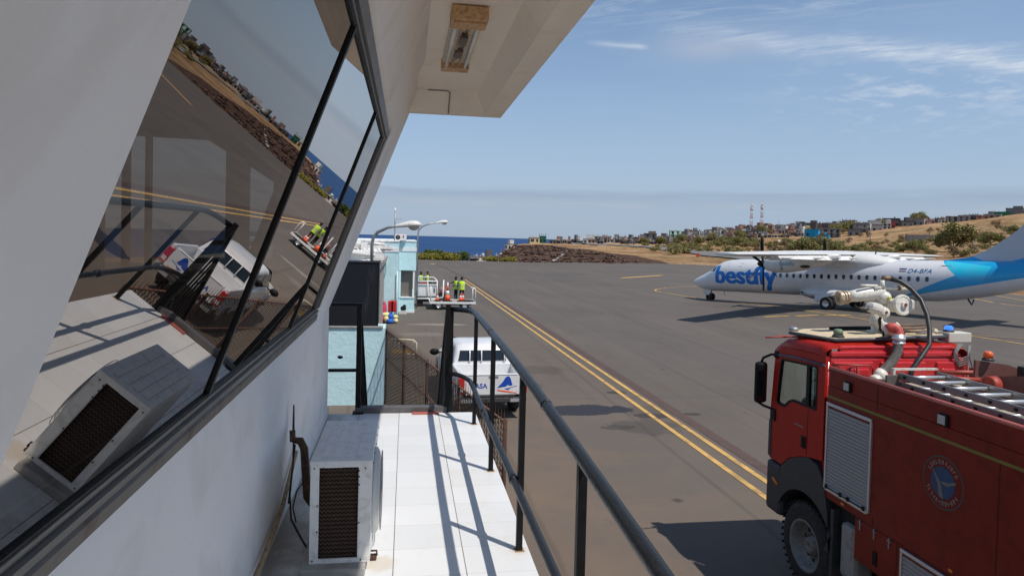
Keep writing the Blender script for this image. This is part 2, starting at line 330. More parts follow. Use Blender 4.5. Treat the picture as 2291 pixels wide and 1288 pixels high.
# ------------------------------------------------------------------ land, apron, sea
def interp(tab, x):
    if x <= tab[0][0]: return tab[0][1]
    for (a, b), (c, d) in zip(tab, tab[1:]):
        if x <= c: t = (x - a) / (c - a); return b + (d - b) * t
    return tab[-1][1]
def smooth(a, b, x):
    t = max(0, min(1, (x - a) / (b - a))); return t * t * (3 - 2 * t)
EDGE = [(-180, 70), (-90, 60), (-30, 70), (-10, 118), (0, 125), (11, 125), (22, 143), (30, 136), (38, 112), (44, 90), (50, 78), (60, 72), (180, 70)]
def edge(th): return interp(EDGE, math.degrees(th))
def bumpz(x, y): return 0.38 * smooth(13, 27, x) * (1 - smooth(41, 52, y)) * smooth(0, 18, y) 
RHO = [0, 130, 170, 240, 330, 450, 650, 900, 1500]
def pxa(x): return math.degrees(YAW + math.atan((x - 1145.5) / 1527.0))
COLS = [(-180, [-.3, -.3, -.5, -1, -3, -8, -20, -60, -192]), (-60, [-.3, -.3, -.5, -1, -3, -8, -20, -60, -192]),
 (pxa(850), [-.3, -.3, -4, -20, -45, -80, -130, -160, -192]), (pxa(990), [-.3, -.3, -3.5, -17, -38, -70, -120, -160, -192]),
 (pxa(1060), [-.3, -.3, -2.0, -5, -8.5, -22, -70, -130, -192]), (pxa(1115), [-.3, -.3, -.8, -3.2, -7.5, -18, -60, -120, -192]),
 (pxa(1150), [-.3, -.3, .5, 1.6, .8, -6, -40, -100, -192]), (pxa(1200), [-.3, -.3, .6, 1.9, 1.8, .6, -14, -70, -192]),
 (pxa(1350), [-.3, -.3, .75, 1.9, 2.1, 2.3, 3.5, -30, -192]), (pxa(1500), [-.3, -.3, .8, 1.9, 2.2, 3.2, 9.8, 0, -192]),
 (pxa(1700), [-.3, -.3, .8, 1.7, 3.7, 8.7, 18.5, 10, -192]), (pxa(1850), [-.3, .3, 1.2, 2.7, 5.2, 9.9, 21, 14, -192]),
 (pxa(2000), [-.3, .6, 1.6, 3.3, 7.1, 14, 23.5, 18, -192]), (pxa(2150), [-.3, .8, 2, 3.9, 9.1, 18.7, 27, 20, -192]),
 (pxa(2291), [-.3, .9, 2.4, 5.3, 12, 23.7, 32, 25, -192]), (60, [-.3, .9, 2.6, 6, 14, 26, 38, 30, -192]), (120, [-.3, .4, 1, 3, 6, 10, 14, 0, -192]), (180, [-.3, -.3, -.5, -1, -3, -8, -20, -60, -192])]
def H0(th, rho):
    d = math.degrees(th)
    for (a, A), (b, B) in zip(COLS, COLS[1:]):
        if d <= b:
            t = (d - a) / (b - a); t = max(0, min(1, t))
            return interp(list(zip(RHO, [p + (q - p) * t for p, q in zip(A, B)])), rho)
    return -.3
def H(x, y):
    th = math.atan2(x, y); rho = math.hypot(x, y); e = edge(th)
    if rho < e - 1: return -.3
    h = H0(th, max(rho, 130) if rho > 130 or e > 128 else 130 - (130 - rho) * .8)
    if rho < 130: h = max(-.25, H0(th, 130)) * smooth(e, 135, rho) - .02
    k = smooth(e, e + 40, rho)
    n_ = noise.noise(Vector((x / 45, y / 45, 0))) * 0.9 + noise.noise(Vector((x / 13, y / 13, 4))) * .35 + noise.noise(Vector((x / 4, y / 4, 9))) * .12
    return h + n_ * k * (1 + .0 * rho) * min(1.6, .5 + rho / 500)
def polar(rings, n, fz, t0=-PI, t1=PI):
    mb = MB(); vs = []; fs = []
    for r_ in rings:
        for k in range(n + 1):
            th = t0 + (t1 - t0) * k / n; rr = r_(th) if callable(r_) else r_; x, y = rr * math.sin(th), rr * math.cos(th); vs.append((x, y, fz(x, y)))
    for i in range(len(rings) - 1):
        for k in range(n): a = i * (n + 1) + k; fs.append((a, a + 1, a + n + 2, a + n + 1))
    mb.add(vs, fs, True); return mb
# dry grass land
m, t, b = newmat('dry_grass'); tcn = N(t, 'ShaderNodeTexCoord')
def tnoise(t, vec, s, d=8, r_=.6, dist=0):
    n = N(t, 'ShaderNodeTexNoise'); n.inputs['Scale'].default_value = s; n.inputs['Detail'].default_value = d; n.inputs['Roughness'].default_value = r_; n.inputs['Distortion'].default_value = dist
    t.links.new(vec, n.inputs['Vector']); return n.outputs[0]
def tmath(t, op, a, b_=None, c_=None, clamp=False):
    n = N(t, 'ShaderNodeMath', operation=op); n.use_clamp = clamp
    for i, v in enumerate((a, b_, c_)):
        if v is None: continue
        if isinstance(v, (int, float)): n.inputs[i].default_value = v
        else: t.links.new(v, n.inputs[i])
    return n.outputs[0]
def tmix(t, f, a, b_):
    n = N(t, 'ShaderNodeMixRGB')
    for i, v in enumerate((f, a, b_)):
        if isinstance(v, (int, float)): n.inputs[i].default_value = v
        elif isinstance(v, tuple): n.inputs[i].default_value = (*v[:3], 1)
        else: t.links.new(v, n.inputs[i])
    return n.outputs[0]
P_ = tcn.outputs['Object']
c1 = ramp(t, tnoise(t, P_, .06, 10, .7), [(.32, (.20, .105, .058)), (.47, (.46, .275, .135)), (.66, (.68, .47, .26))])
c2 = tmix(t, ramp(t, tnoise(t, P_, .30, 10, .78, .5), [(.49, 0), (.62, .85)]), c1, (.15, .09, .055))
c3 = tmix(t, ramp(t, tnoise(t, P_, .02, 6), [(.55, 0), (.7, .55)]), c2, (.14, .14, .05))
# ploughed brown slope beside the runway
sp = N(t, 'ShaderNodeSeparateXYZ'); t.links.new(P_, sp.inputs[0]); X_, Y_ = sp.outputs[0], sp.outputs[1]
u = tmath(t, 'DIVIDE', X_, Y_)       # bearing from the tower, used only as a land coordinate for the field's edges
f1 = tmath(t, 'MULTIPLY', tmath(t, 'GREATER_THAN', u, .115), tmath(t, 'LESS_THAN', tmath(t, 'ADD', u, tmath(t, 'MULTIPLY', Y_, .0018)), .64))
f2 = tmath(t, 'LESS_THAN', tmath(t, 'ADD', Y_, tmath(t, 'MULTIPLY', tnoise(t, P_, .1), 20)), 232)
dk = ramp(t, tnoise(t, P_, .8, 8, .75), [(.35, (.035, .022, .018)), (.55, (.15, .085, .06)), (.7, (.30, .19, .12))])
c4 = tmix(t, tmath(t, 'MULTIPLY', f1, f2), c3, dk)
t.links.new(c4, b.inputs['Base Color']); b.inputs['Roughness'].default_value = .95; setv(b, 'Specular IOR Level', .1)
bp = N(t, 'ShaderNodeBump'); bp.inputs['Strength'].default_value = 1.0; bp.inputs['Distance'].default_value = 1.2; t.links.new(tnoise(t, P_, 1.2, 8, .7), bp.inputs['Height']); t.links.new(bp.outputs[0], b.inputs['Normal'])
M_land = m
rings = [0, 20, 40, 55] + [60 + 4 * i for i in range(18)] + [132 + 3.2 * i for i in range(60)] + [325 + 8 * i for i in range(45)] + [700, 760, 830, 900, 1000, 1150, 1300, 1500]
tag(polar(rings, 540, H).build('terrain', M_land), kind='structure')
# sea
m, t, b = newmat('sea_water'); tcn = N(t, 'ShaderNodeTexCoord')
t.links.new(ramp(t, tnoise(t, tcn.outputs['Object'], .0004, 6), [(.3, (.003, .035, .13)), (.7, (.006, .055, .17))]), b.inputs['Base Color'])
b.inputs['Roughness'].default_value = .5; setv(b, 'Specular IOR Level', .14)
bp = N(t, 'ShaderNodeBump'); bp.inputs['Strength'].default_value = .6; bp.inputs['Distance'].default_value = 3; t.links.new(tnoise(t, tcn.outputs['Object'], .02, 6), bp.inputs['Height']); t.links.new(bp.outputs[0], b.inputs['Normal'])
mb = MB(); n = 128; mb.add([(0, 0, -190)] + [(150000 * math.sin(2 * PI * k / n), 150000 * math.cos(2 * PI * k / n), -190) for k in range(n)], [(0, 1 + k, 1 + (k + 1) % n) for k in range(n)])
tag(mb.build('sea', m), kind='structure')

# asphalt apron
m, t, b = newmat('asphalt'); tcn = N(t, 'ShaderNodeTexCoord'); P_ = tcn.outputs['Object']
sp = N(t, 'ShaderNodeSeparateXYZ'); t.links.new(P_, sp.inputs[0]); X_, Y_ = sp.outputs[0], sp.outputs[1]
base = ramp(t, tnoise(t, P_, .09, 10, .65, .4), [(.3, (.112, .096, .083)), (.7, (.152, .131, .113))])
base = tmix(t, ramp(t, tnoise(t, P_, 45, 4, .8), [(.35, .32), (.6, 0)]), base, (.035, .032, .03))
mp = N(t, 'ShaderNodeMapping'); mp.inputs['Scale'].default_value = (1.2, .07, 1); mp.inputs['Rotation'].default_value = (0, 0, R(4)); t.links.new(P_, mp.inputs['Vector'])
base = tmix(t, ramp(t, tnoise(t, mp.outputs[0], .8, 8, .6), [(.5, 0), (.75, .35)]), base, (.19, .155, .125))
# wind blown reddish dust on the side by the building
dist = tmath(t, 'ADD', tmath(t, 'MULTIPLY', tmath(t, 'SUBTRACT', X_, 9.5), -.13), 0.05, clamp=True)
near = tmath(t, 'SUBTRACT', 1.25, tmath(t, 'MULTIPLY', Y_, .034), clamp=True)
mp2 = N(t, 'ShaderNodeMapping'); mp2.inputs['Scale'].default_value = (.6, .9, 1); t.links.new(P_, mp2.inputs['Vector'])
dn = ramp(t, tnoise(t, mp2.outputs[0], .55, 9, .6, .8), [(.36, 0), (.66, 1)])
base = tmix(t, tmath(t, 'MULTIPLY', tmath(t, 'MULTIPLY', dist, near), tmath(t, 'MULTIPLY_ADD', dn, .62, .26)), base, (.205, .143, .098))
# paving lane joints, patches and tyre marks
def seam(co, step, off, wd, amt, colr, wobs):
    global base
    q = tmath(t, 'ADD', tmath(t, 'ADD', co, off), tmath(t, 'MULTIPLY', tnoise(t, P_, .5, 3), wobs)); f_ = tmath(t, 'ABSOLUTE', tmath(t, 'SUBTRACT', tmath(t, 'FRACT', tmath(t, 'DIVIDE', q, step)), .5))
    g_ = ramp(t, f_, [(.5 - wd / step * 1.5, 0), (.5 - wd / step * .4, amt)]); base = tmix(t, g_, base, colr)
seam(X_, 3.6, 1.3, .05, .30, (.05, .045, .04), .15); seam(Y_, 23.0, 4.0, .06, .22, (.05, .045, .04), .2)
mp3 = N(t, 'ShaderNodeMapping'); mp3.inputs['Scale'].default_value = (1, .035, 1); mp3.inputs['Rotation'].default_value = (0, 0, R(-7)); t.links.new(P_, mp3.inputs['Vector'])
base = tmix(t, ramp(t, tnoise(t, mp3.outputs[0], 1.6, 6, .7), [(.56, 0), (.72, .42)]), base, (.062, .055, .05))
base = tmix(t, ramp(t, tnoise(t, P_, 1.4, 9, .75, .3), [(.56, 0), (.78, .38)]), base, (.075, .065, .056))
base = tmix(t, ramp(t, tnoise(t, P_, 4.2, 6, .8), [(.62, 0), (.74, .5)]), base, (.20, .17, .14))
vs_ = N(t, 'ShaderNodeTexVoronoi'); vs_.inputs['Scale'].default_value = .55; vs_.inputs['Randomness'].default_value = 1; t.links.new(P_, vs_.inputs['Vector'])
base = tmix(t, ramp(t, vs_.outputs['Distance'], [(.035, .65), (.075, 0)]), base, (.035, .03, .028))
# fine cracks
vo = N(t, 'ShaderNodeTexVoronoi', feature='DISTANCE_TO_EDGE'); vo.inputs['Scale'].default_value = .16
wv = N(t, 'ShaderNodeVectorMath', operation='ADD'); nn = N(t, 'ShaderNodeTexNoise'); nn.inputs['Scale'].default_value = .8; t.links.new(P_, nn.inputs['Vector']); t.links.new(P_, wv.inputs[0]); t.links.new(nn.outputs['Color'], wv.inputs[1]); t.links.new(wv.outputs[0], vo.inputs['Vector'])
base = tmix(t, ramp(t, vo.outputs['Distance'], [(0.0, .0), (.006, 0)]), base, (.05, .043, .04))
def blob(cx, cy, rx, ry, amt, col, nsc=1.2, edge_=.25):
    global base
    dx = tmath(t, 'DIVIDE', tmath(t, 'SUBTRACT', X_, cx), rx); dy = tmath(t, 'DIVIDE', tmath(t, 'SUBTRACT', Y_, cy), ry)
    d = tmath(t, 'ADD', tmath(t, 'POWER', dx, 2), tmath(t, 'POWER', dy, 2)); d = tmath(t, 'ADD', d, tmath(t, 'MULTIPLY', tmath(t, 'SUBTRACT', tnoise(t, P_, nsc, 6), .5), 2.4))
    base = tmix(t, ramp(t, d, [(.8 - edge_, amt), (.8, 0)]), base, col)
blob(4.9, 17.6, 1.35, .62, .9, (.022, .025, .038), 1.3, .05)
blob(6.3, 19.6, .35, .25, .7, (.03, .028, .028), 2.5, .2); blob(6.4, 16.9, .55, .3, .75, (.035, .032, .03), 3.5, .2); blob(7.6, 17.0, .25, .2, .7, (.035, .032, .03), 3.5, .2); blob(5.2, 15.9, .5, .25, .6, (.05, .042, .036), 3.5, .2); blob(6.6, 17.4, .9, .7, .3, (.05, .042, .036), 2.5, .3); blob(5.9, 15.9, 1.0, .8, .4, (.045, .04, .036), 2.0, .3)
blob(4.6, 23, 1.1, .9, .35, (.05, .045, .04), 2.0, .3); blob(3.9, 20.5, .5, .5, .35, (.05, .045, .04), 2.2, .3)
blob(1.8, 35, 2.0, .5, .6, (.30, .26, .21), 1.0, .5); blob(0.9, 31.5, 1.6, .8, .3, (.27, .24, .2), 1.2, .5)
blob(13, 14, 5, 2.2, .25, (.14, .12, .10), .5, .5); blob(9, 30, 2, 6, .25, (.15, .13, .115), .4, .5)
t.links.new(base, b.inputs['Base Color']); b.inputs['Roughness'].default_value = .82; setv(b, 'Specular IOR Level', .28)
bp = N(t, 'ShaderNodeBump'); bp.inputs['Strength'].default_value = .25; bp.inputs['Distance'].default_value = .01; t.links.new(tnoise(t, P_, 120, 4, .7), bp.inputs['Height']); t.links.new(bp.outputs[0], b.inputs['Normal'])
M_asph = m
fr = [0, .02, .05] + [.05 + .95 * (i / 110) for i in range(1, 111)]
tag(polar([(lambda th, f=f: f * edge(th)) for f in fr], 240, bumpz).build('apron', M_asph), kind='structure')
M_yel = mat('yellow_line_paint', (.60, .36, .105), .7, var=.16, scale=1.5, dirt='5c5046', dirtamt=.65)
M_yelf = mat('faded_yellow_paint', (.36, .24, .12), .75, var=.2, scale=1.5, dirt='4c443e', dirtamt=.8)
M_redl = mat('worn_red_paint', (.098, .058, .048), .8, var=.25, scale=4, dirt='4c443e', dirtamt=.9)
M_whl = mat('white_line_paint', (.5, .48, .44), .8, var=.1)
def strip(name, pts, wd, m_, z=.008, closed=False):
    P2 = [];
    for (a, b_) in zip(pts, pts[1:]):
        a, b_ = Vector((*a, 0)), Vector((*b_, 0)); n_ = max(1, int((b_ - a).length / 1.5))
        P2 += [a.lerp(b_, i / n_) for i in range(n_)]
    P2.append(Vector((*pts[-1], 0))); vs = []; fs = []
    for i, p in enumerate(P2):
        d = (P2[min(i + 1, len(P2) - 1)] - P2[max(i - 1, 0)]).normalized(); s_ = Vector((d.y, -d.x, 0)) * wd / 2
        for q in (p + s_, p - s_): vs.append((q.x, q.y, bumpz(q.x, q.y) + z + .00004 * q.length))
    for i in range(len(P2) - 1): fs.append((2 * i, 2 * i + 1, 2 * i + 3, 2 * i + 2))
    return tag(MB().add(vs, fs).build(name, m_), kind='structure')
def bez(p, n=14):
    o = []
    for i in range(n + 1):
        s_ = i / n; a = [(1 - s_) ** 3, 3 * s_ * (1 - s_) ** 2, 3 * s_ * s_ * (1 - s_), s_ ** 3]; o.append((sum(k * q[0] for k, q in zip(a, p)), sum(k * q[1] for k, q in zip(a, p))))
    return o
strip('painted_line', [(7.05, -4), (6.92, 12), (6.55, 42), (6.19, 71.5)], .13, M_yel)
strip('painted_line', [(6.62, -4), (6.49, 10.8), (6.15, 40), (5.80, 68)], .13, M_yel)
strip('painted_line', [(7.42, -4), (7.28, 12), (6.9, 42), (6.5, 71.5)] + bez([(6.5, 71.5), (6.1, 90), (5.3, 100), (4.4, 109)]), .30, M_redl, z=.006)
strip('painted_line', bez([(4.2, 109.8), (5.4, 106.5), (7.5, 103), (11.6, 98)]) + [(20.3, 92.6), (35.6, 88.6), (60, 84)], .2, M_yelf, z=.010)
strip('painted_line', [(4.0, 110.3), (4.5, 107.8)], .5, M_yel, z=.013)
strip('painted_line', [(1.5, 79), (6.2, 77)], .2, M_yelf)
strip('painted_line', [(25.7, 79), (33.8, 86.8)], .8, M_yel, z=.016)
# curved lead-in line round the aircraft nose
strip('painted_line', [(36, 75), (34.3, 70)] + bez([(34.3, 70), (31, 66.5), (20.5, 63), (22.9, 57)]) + bez([(22.9, 57), (23.3, 53), (24.2, 48), (24.7, 44.7)]) + [(26.4, 33.4), (27.4, 26)], .16, M_yel, z=.012)
for x0, x1 in ((21.0, 22.65), (23.0, 24.6), (24.9, 26.7), (27.2, 30.5)):
    strip('painted_line', [(x0, 37.45), (x1, 37.6)], .26 if x0 < 26.8 else .12, M_yel, z=.017)
strip('painted_line', [(48.2, 46.8), (52.0, 55.7)], .2, M_yel); strip('painted_line', [(56.0, 54.4), (59.6, 63.3)], .2, M_yel)
strip('painted_line', [(24, 30.8), (27.3, 29.1), (31, 27)], .12, M_yelf, z=.02)
strip('painted_line', [(40, 30), (48.2, 46.8)], .2, M_yelf)
# runway on the plateau and the service road beyond the apron edge
def draped(name, pts, wd, m_, lift=.12, seg=2.0, cross=8):
    P2 = []
    for a, b_ in zip(pts, pts[1:]):
        a, b_ = Vector((*a, 0)), Vector((*b_, 0)); n_ = max(1, int((b_ - a).length / seg)); P2 += [a.lerp(b_, i / n_) for i in range(n_)]
    P2.append(Vector((*pts[-1], 0))); vs = []; fs = []
    for i, p in enumerate(P2):
        d = (P2[min(i + 1, len(P2) - 1)] - P2[max(i - 1, 0)]).normalized(); s_ = Vector((d.y, -d.x, 0)) * wd / 2
        for j in range(cross + 1): q = p + s_ * (1 - 2 * j / cross); vs.append((q.x, q.y, H(q.x, q.y) + lift))
    for i in range(len(P2) - 1):
        for j in range(cross): a = i * (cross + 1) + j; fs.append((a, a + 1, a + cross + 2, a + cross + 1))
    return tag(MB().add(vs, fs, True).build(name, m_), kind='structure')
M_run = mat('runway_asphalt', (.16, .155, .15), .9, var=.12, scale=.1, dirt='8c8478', dirtamt=.4)
def at(pxx, rho): th = R(pxa(pxx)); return (rho * math.sin(th), rho * math.cos(th))
draped('runway', [at(1290, 380), at(1400, 290), at(1520, 235), at(1640, 195), at(1800, 165), at(2000, 150)], 16, M_run, lift=.3)
draped('path', [at(1090, 150), at(1062, 185)], 5, M_conc, lift=.05)
strip('kerb_strip', [(edge(R(a)) * math.sin(R(a)), edge(R(a)) * math.cos(R(a))) for a in range(-2, 34)], .5, M_conc, z=.03)
# stone clumps in rows on the ploughed slope
mb = MB(); rnd = random.Random(3)
for row in range(13):
    for k in range(150):
        pxx = 1118 + (1440 - row * 16 - 1118) * rnd.random(); rho = 134 + row * 8.0 + rnd.uniform(-1, 1) + 2 * math.sin(pxx / 22 + row)
        if noise.noise(Vector((pxx / 16, row * 3.1, 0))) < -.15: continue
        x, y = at(pxx, rho); s_ = rnd.uniform(.15, .5); z = H(x, y)
        q = [Vector((x + rnd.uniform(-s_, s_) * 1.6, y + rnd.uniform(-s_, s_), z + rnd.uniform(-.1, .9) * s_ * 1.3)) for _ in range(7)]
        bm = bmesh.new(); [bm.verts.new(v) for v in q]; bmesh.ops.convex_hull(bm, input=bm.verts[:]); bm.verts.ensure_lookup_table(); bm.verts.index_update()
        vsx = [v.co.copy() for v in bm.verts]; fsx = [[v.index for v in f.verts] for f in bm.faces]; bm.free(); mb.add(vsx, fsx)
tag(mb.build('stone_clumps', mat('dark_earth', (.10, .058, .042), .95, var=.6, scale=.5, bump=.3, bscale=5)), 'rows of dark stones and clods on the ploughed slope', 'stones', kind='stuff')
# ------------------------------------------------------------------ the building with the balcony
FL = 2.87
def GX(z): return -.445 + .366 * (z - 4.55)
bld = thing('control_building', 'white plastered airport building with tinted windows leaning outward over the tiled balcony', 'building', (-2.5, 2, 0))
mb = MB(); mb.box(-6, -.69, -5, 6.47, FL - .25, 3.20); mb.box(-.84, -.69, -5, 6.468, 3.201, 3.935); mb.box(-6, -.69, -5, 6.47, -.3, FL - .26)
mb.box(-.69, -.675, -5, 6.46, FL, FL + .07)
mb.build('wall', M_plaster, bld)
# tiled floor slab
m, t, b = newmat('balcony_tiles'); tcn = N(t, 'ShaderNodeTexCoord'); P_ = tcn.outputs['Object']; sp = N(t, 'ShaderNodeSeparateXYZ'); t.links.new(P_, sp.inputs[0])
def lines(co, off, step, wd):
    a = tmath(t, 'DIVIDE', tmath(t, 'ADD', co, off), step); fr_ = tmath(t, 'FRACT', a); d = tmath(t, 'ABSOLUTE', tmath(t, 'SUBTRACT', fr_, .5)); return tmath(t, 'GREATER_THAN', d, .5 - wd / step / 2), tmath(t, 'FLOOR', a)
lx, ix = lines(sp.outputs[0], 10 * .365 + .03 - 2.5, .365, .0045); ly, iy = lines(sp.outputs[1], 21 + 2 - .05, .3, .0026)
jit = N(t, 'ShaderNodeTexWhiteNoise', noise_dimensions='2D'); cbv = N(t, 'ShaderNodeCombineXYZ'); t.links.new(ix, cbv.inputs[0]); t.links.new(iy, cbv.inputs[1]); t.links.new(cbv.outputs[0], jit.inputs['Vector'])
colb = tmix(t, jit.outputs[0], (.69, .70, .71), (.75, .755, .76))
colb = tmix(t, ramp(t, tnoise(t, P_, 2.2, 9, .7, .5), [(.5, 0), (.75, .35)]), colb, (.62, .56, .46))
# grime against the wall, rust stains at posts, plinth dribbles
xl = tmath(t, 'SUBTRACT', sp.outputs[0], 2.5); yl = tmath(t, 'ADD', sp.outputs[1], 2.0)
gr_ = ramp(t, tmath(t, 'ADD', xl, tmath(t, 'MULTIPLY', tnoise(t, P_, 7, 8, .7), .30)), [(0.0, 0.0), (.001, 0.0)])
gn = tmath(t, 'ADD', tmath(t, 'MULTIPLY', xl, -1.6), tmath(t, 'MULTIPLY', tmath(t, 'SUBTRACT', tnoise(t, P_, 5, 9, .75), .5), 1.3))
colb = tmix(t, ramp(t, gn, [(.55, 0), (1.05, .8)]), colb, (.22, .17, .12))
colb = tmix(t, ramp(t, tnoise(t, P_, 9, 8, .8), [(.58, 0), (.74, .3)]), colb, (.50, .43, .33))
for yy_ in (6.056, 4.832, 3.58, 2.33, 1.08, 3.50):
    dx_ = tmath(t, 'SUBTRACT', xl, .636 if yy_ != 3.50 else -.10); dy_ = tmath(t, 'SUBTRACT', yl, yy_); dd_ = tmath(t, 'ADD', tmath(t, 'MULTIPLY', dx_, dx_), tmath(t, 'MULTIPLY', dy_, dy_))
    rr_ = .0026 if yy_ != 3.50 else .010
    colb = tmix(t, ramp(t, tmath(t, 'ADD', dd_, tmath(t, 'MULTIPLY', tmath(t, 'SUBTRACT', tnoise(t, P_, 22, 5), .5), rr_ * 1.4)), [(rr_ * .3, .5), (rr_, 0)]), colb, (.56, .44, .28))
colb = tmix(t, tmath(t, 'MULTIPLY', ly, .75), colb, (.42, .37, .30)); colb = tmix(t, lx, colb, (.17, .12, .09))
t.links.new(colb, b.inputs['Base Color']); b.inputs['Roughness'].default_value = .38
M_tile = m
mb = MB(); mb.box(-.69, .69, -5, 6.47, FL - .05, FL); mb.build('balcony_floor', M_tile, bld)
mb = MB(); mb.box(-.69, .685, -5, 6.465, FL - .28, FL - .052); mb.build('balcony_slab', M_conc, bld)
# sill
mb = MB(); mb.plate([(-.80, 3.90), (-.645, 3.90), (-.638, 3.935), (-.655, 3.953), (-.80, 3.953)], [], (0, -5, 0), (1, 0, 0), (0, 0, 1), (0, 10.22, 0)); mb.build('window_sill', mat('sill_paint', (.17, .145, .12), .6, var=.15, scale=5, dirt='5a4030', dirtamt=.7), bld)
# leaning frame pieces, in the plane of the glass
ln = Vector((.366, 0, 1)); nrm = Vector((1, 0, -.366)).normalized()
def lean(y0, y1, z0, z1, d0, d1, mb):   # slab in the leaning plane between offsets d0,d1 along the outward normal
    o = Vector((GX(z0), 0, z0)) + nrm * d0
    mb.plate([(y0, 0), (y1, 0), (y1, z1 - z0), (y0, z1 - z0)], [], o, (0, 1, 0), ln, nrm * (d1 - d0))
ZB, ZT = 3.955, 5.288
mb = MB(); lean(-5, 1.05, ZB, 5.34, -.14, .012, mb); mb.build('wall_panel', M_plaster, bld)
fr_ = MB(); lean(1.05, 5.235, ZB, ZB + .024, -.05, .024, fr_); lean(1.05, 5.235, ZB + .028, ZB + .046, -.04, .012, fr_); lean(1.05, 5.235, ZT - .02, ZT + .03, -.05, .026, fr_); lean(1.05, 5.235, ZT - .036, ZT - .022, -.05, .014, fr_)
lean(5.04, 5.105, ZB + .048, ZT - .038, -.05, .016, fr_); lean(5.14, 5.235, ZB + .048, ZT - .038, -.05, .022, fr_)
fr_.build('window_frame', M_alup, bld)
gk = MB(); lean(5.107, 5.138, ZB + .047, ZT - .037, -.05, .004, gk); lean(1.05, 5.235, ZB + .0245, ZB + .0275, -.05, .006, gk); lean(1.05, 5.03, ZB + .0465, ZB + .056, -.02, .008, gk); lean(1.05, 5.03, ZT - .046, ZT - .0365, -.02, .008, gk)
gk.build('window_gasket', M_black, bld)
for y in (2.383, 4.03):
    mb = MB(); lean(y - .017, y + .011, ZB + .047, ZT - .037, -.04, .010, mb); mb.build('mullion', mat('mullion_black', (.006, .006, .007), .45, var=.3, spec=.3), bld)
    mb = MB(); lean(y + .0115, y + .020, ZB + .047, ZT - .037, -.04, .004, mb); mb.build('mullion_trim', M_alup, bld)
M_glass = glassmat('tinted_glass', .29, (.17, .15, .135), .5, 0.0, (.98, .91, .86))
for y0, y1 in ((1.05, 2.37), (2.40, 4.02), (4.05, 5.04)):
    mb = MB(); o = Vector((GX(ZB), 0, ZB)); h = ZT - ZB
    mb.add([o + ln * a + Vector((0, y, 0)) for y, a in ((y0, 0), (y1, 0), (y1, h), (y0, h))], [(0, 1, 2, 3)]); mb.build('window_glass', M_glass, bld)
# upper strip, leaning fascia up to the soffit, with an oblique far end
mb = MB(); mb.add([(-.158, -5, 5.32), (-.158, 5.25, 5.32), (-.114, 5.28, 5.35), (-.114, -5, 5.35), (.109, 5.14, 5.85), (.109, -5, 5.85), (-.45, -5, 5.32), (-.45, 5.25, 5.32), (-.45, 5.14, 5.85), (-.45, -5, 5.85)],
 [(0, 1, 2, 3), (3, 2, 4, 5), (0, 6, 7, 1), (1, 7, 8, 4), (1, 4, 2), (6, 9, 8, 7), (0, 3, 5, 9, 6)]); mb.build('fascia', M_plaster, bld)
PX = lambda z: -.687 + .38 * (z - 3.86)
mb = MB(); mb.plate([(5.24, 3.86), (6.47, 3.86), (6.47, 5.66), (6.12, 5.848), (5.145, 5.848), (5.285, 5.352), (5.24, 5.34)], [], (PX(0), 0, 0), (0, 1, 0), (.38, 0, 1), (-.4, 0, 0)); mb.build('corner_pier', M_plaster, bld)
# canopy with slanted inner faces
xs = [(-6, 5.85), (.61, 5.85), (.70, 5.68), (.86, 5.68), (.86, 6.35), (-6, 6.35)]; ye = [6.2, 6.2, 6.38, 6.47, 6.47, 6.47]
vs = [(x, -5, z) for x, z in xs] + [(x, y, z) for (x, z), y in zip(xs, ye)] + [(-6, 6.38, 5.68), (-6, 6.47, 5.68)]
mb = MB(); mb.add(vs, [(0, 1, 7, 6), (1, 2, 8, 7), (2, 3, 9, 8), (3, 4, 10, 9), (4, 5, 11, 10), (0, 5, 4, 3, 2, 1), (6, 7, 8, 12), (12, 8, 9, 13), (13, 9, 10, 11)]); mb.build('canopy', M_soffit, bld)
mb = MB(); mb.tube([(.16, 6.17, 5.845), (.335, 6.17, 5.845), (.36, 6.19, 5.835), (.36, 6.37, 5.68)], .007, 6); mb.build('conduit', mat('conduit_grey', (.28, .26, .24), .6), bld)
# dark room behind the glass
M_room = mat('room_wall', (.30, .26, .23), .9, var=.2); M_rfl = mat('room_floor', (.10, .085, .07), .7, var=.3, scale=1)
mb = MB(); mb.box(-5.6, -.845, -2, 6.2, 3.25, 3.3); mb.build('room_floor', M_rfl, bld)
mb = MB(); mb.box(-5.6, -.46, -2, 6.2, 5.50, 5.55); mb.build('room_ceiling', M_room, bld)
mb = MB(); mb.plate([(-5.9, 3.3), (-.85, 3.3), (-.85, 3.95), (-.30, 5.5), (-5.9, 5.5)], [[(-5.3, 4.1), (-3.3, 4.1), (-3.3, 5.35), (-5.3, 5.35)], [(-3.1, 4.1), (-1.15, 4.1), (-1.15, 4.98), (-1.72, 5.33), (-3.1, 5.35)]], (0, 6.2, 0), (1, 0, 0), (0, 0, 1), (0, .15, 0)); mb.build('room_wall', M_room, bld)
mb = MB(); mb.plate([(-2, 3.3), (6.2, 3.3), (6.2, 5.5), (-2, 5.5)], [[(2, 4.1), (4, 4.1), (4, 5.3), (2, 5.3)], [(4.2, 4.1), (6.0, 4.1), (6.0, 5.3), (4.2, 5.3)]], (-5.6, 0, 0), (0, 1, 0), (0, 0, 1), (-.15, 0, 0)); mb.build('room_wall', M_room, bld)
mb = MB(); mb.box(-5.6, -.9, -2.1, -2, 3.3, 5.5); mb.build('room_wall', M_room, bld)
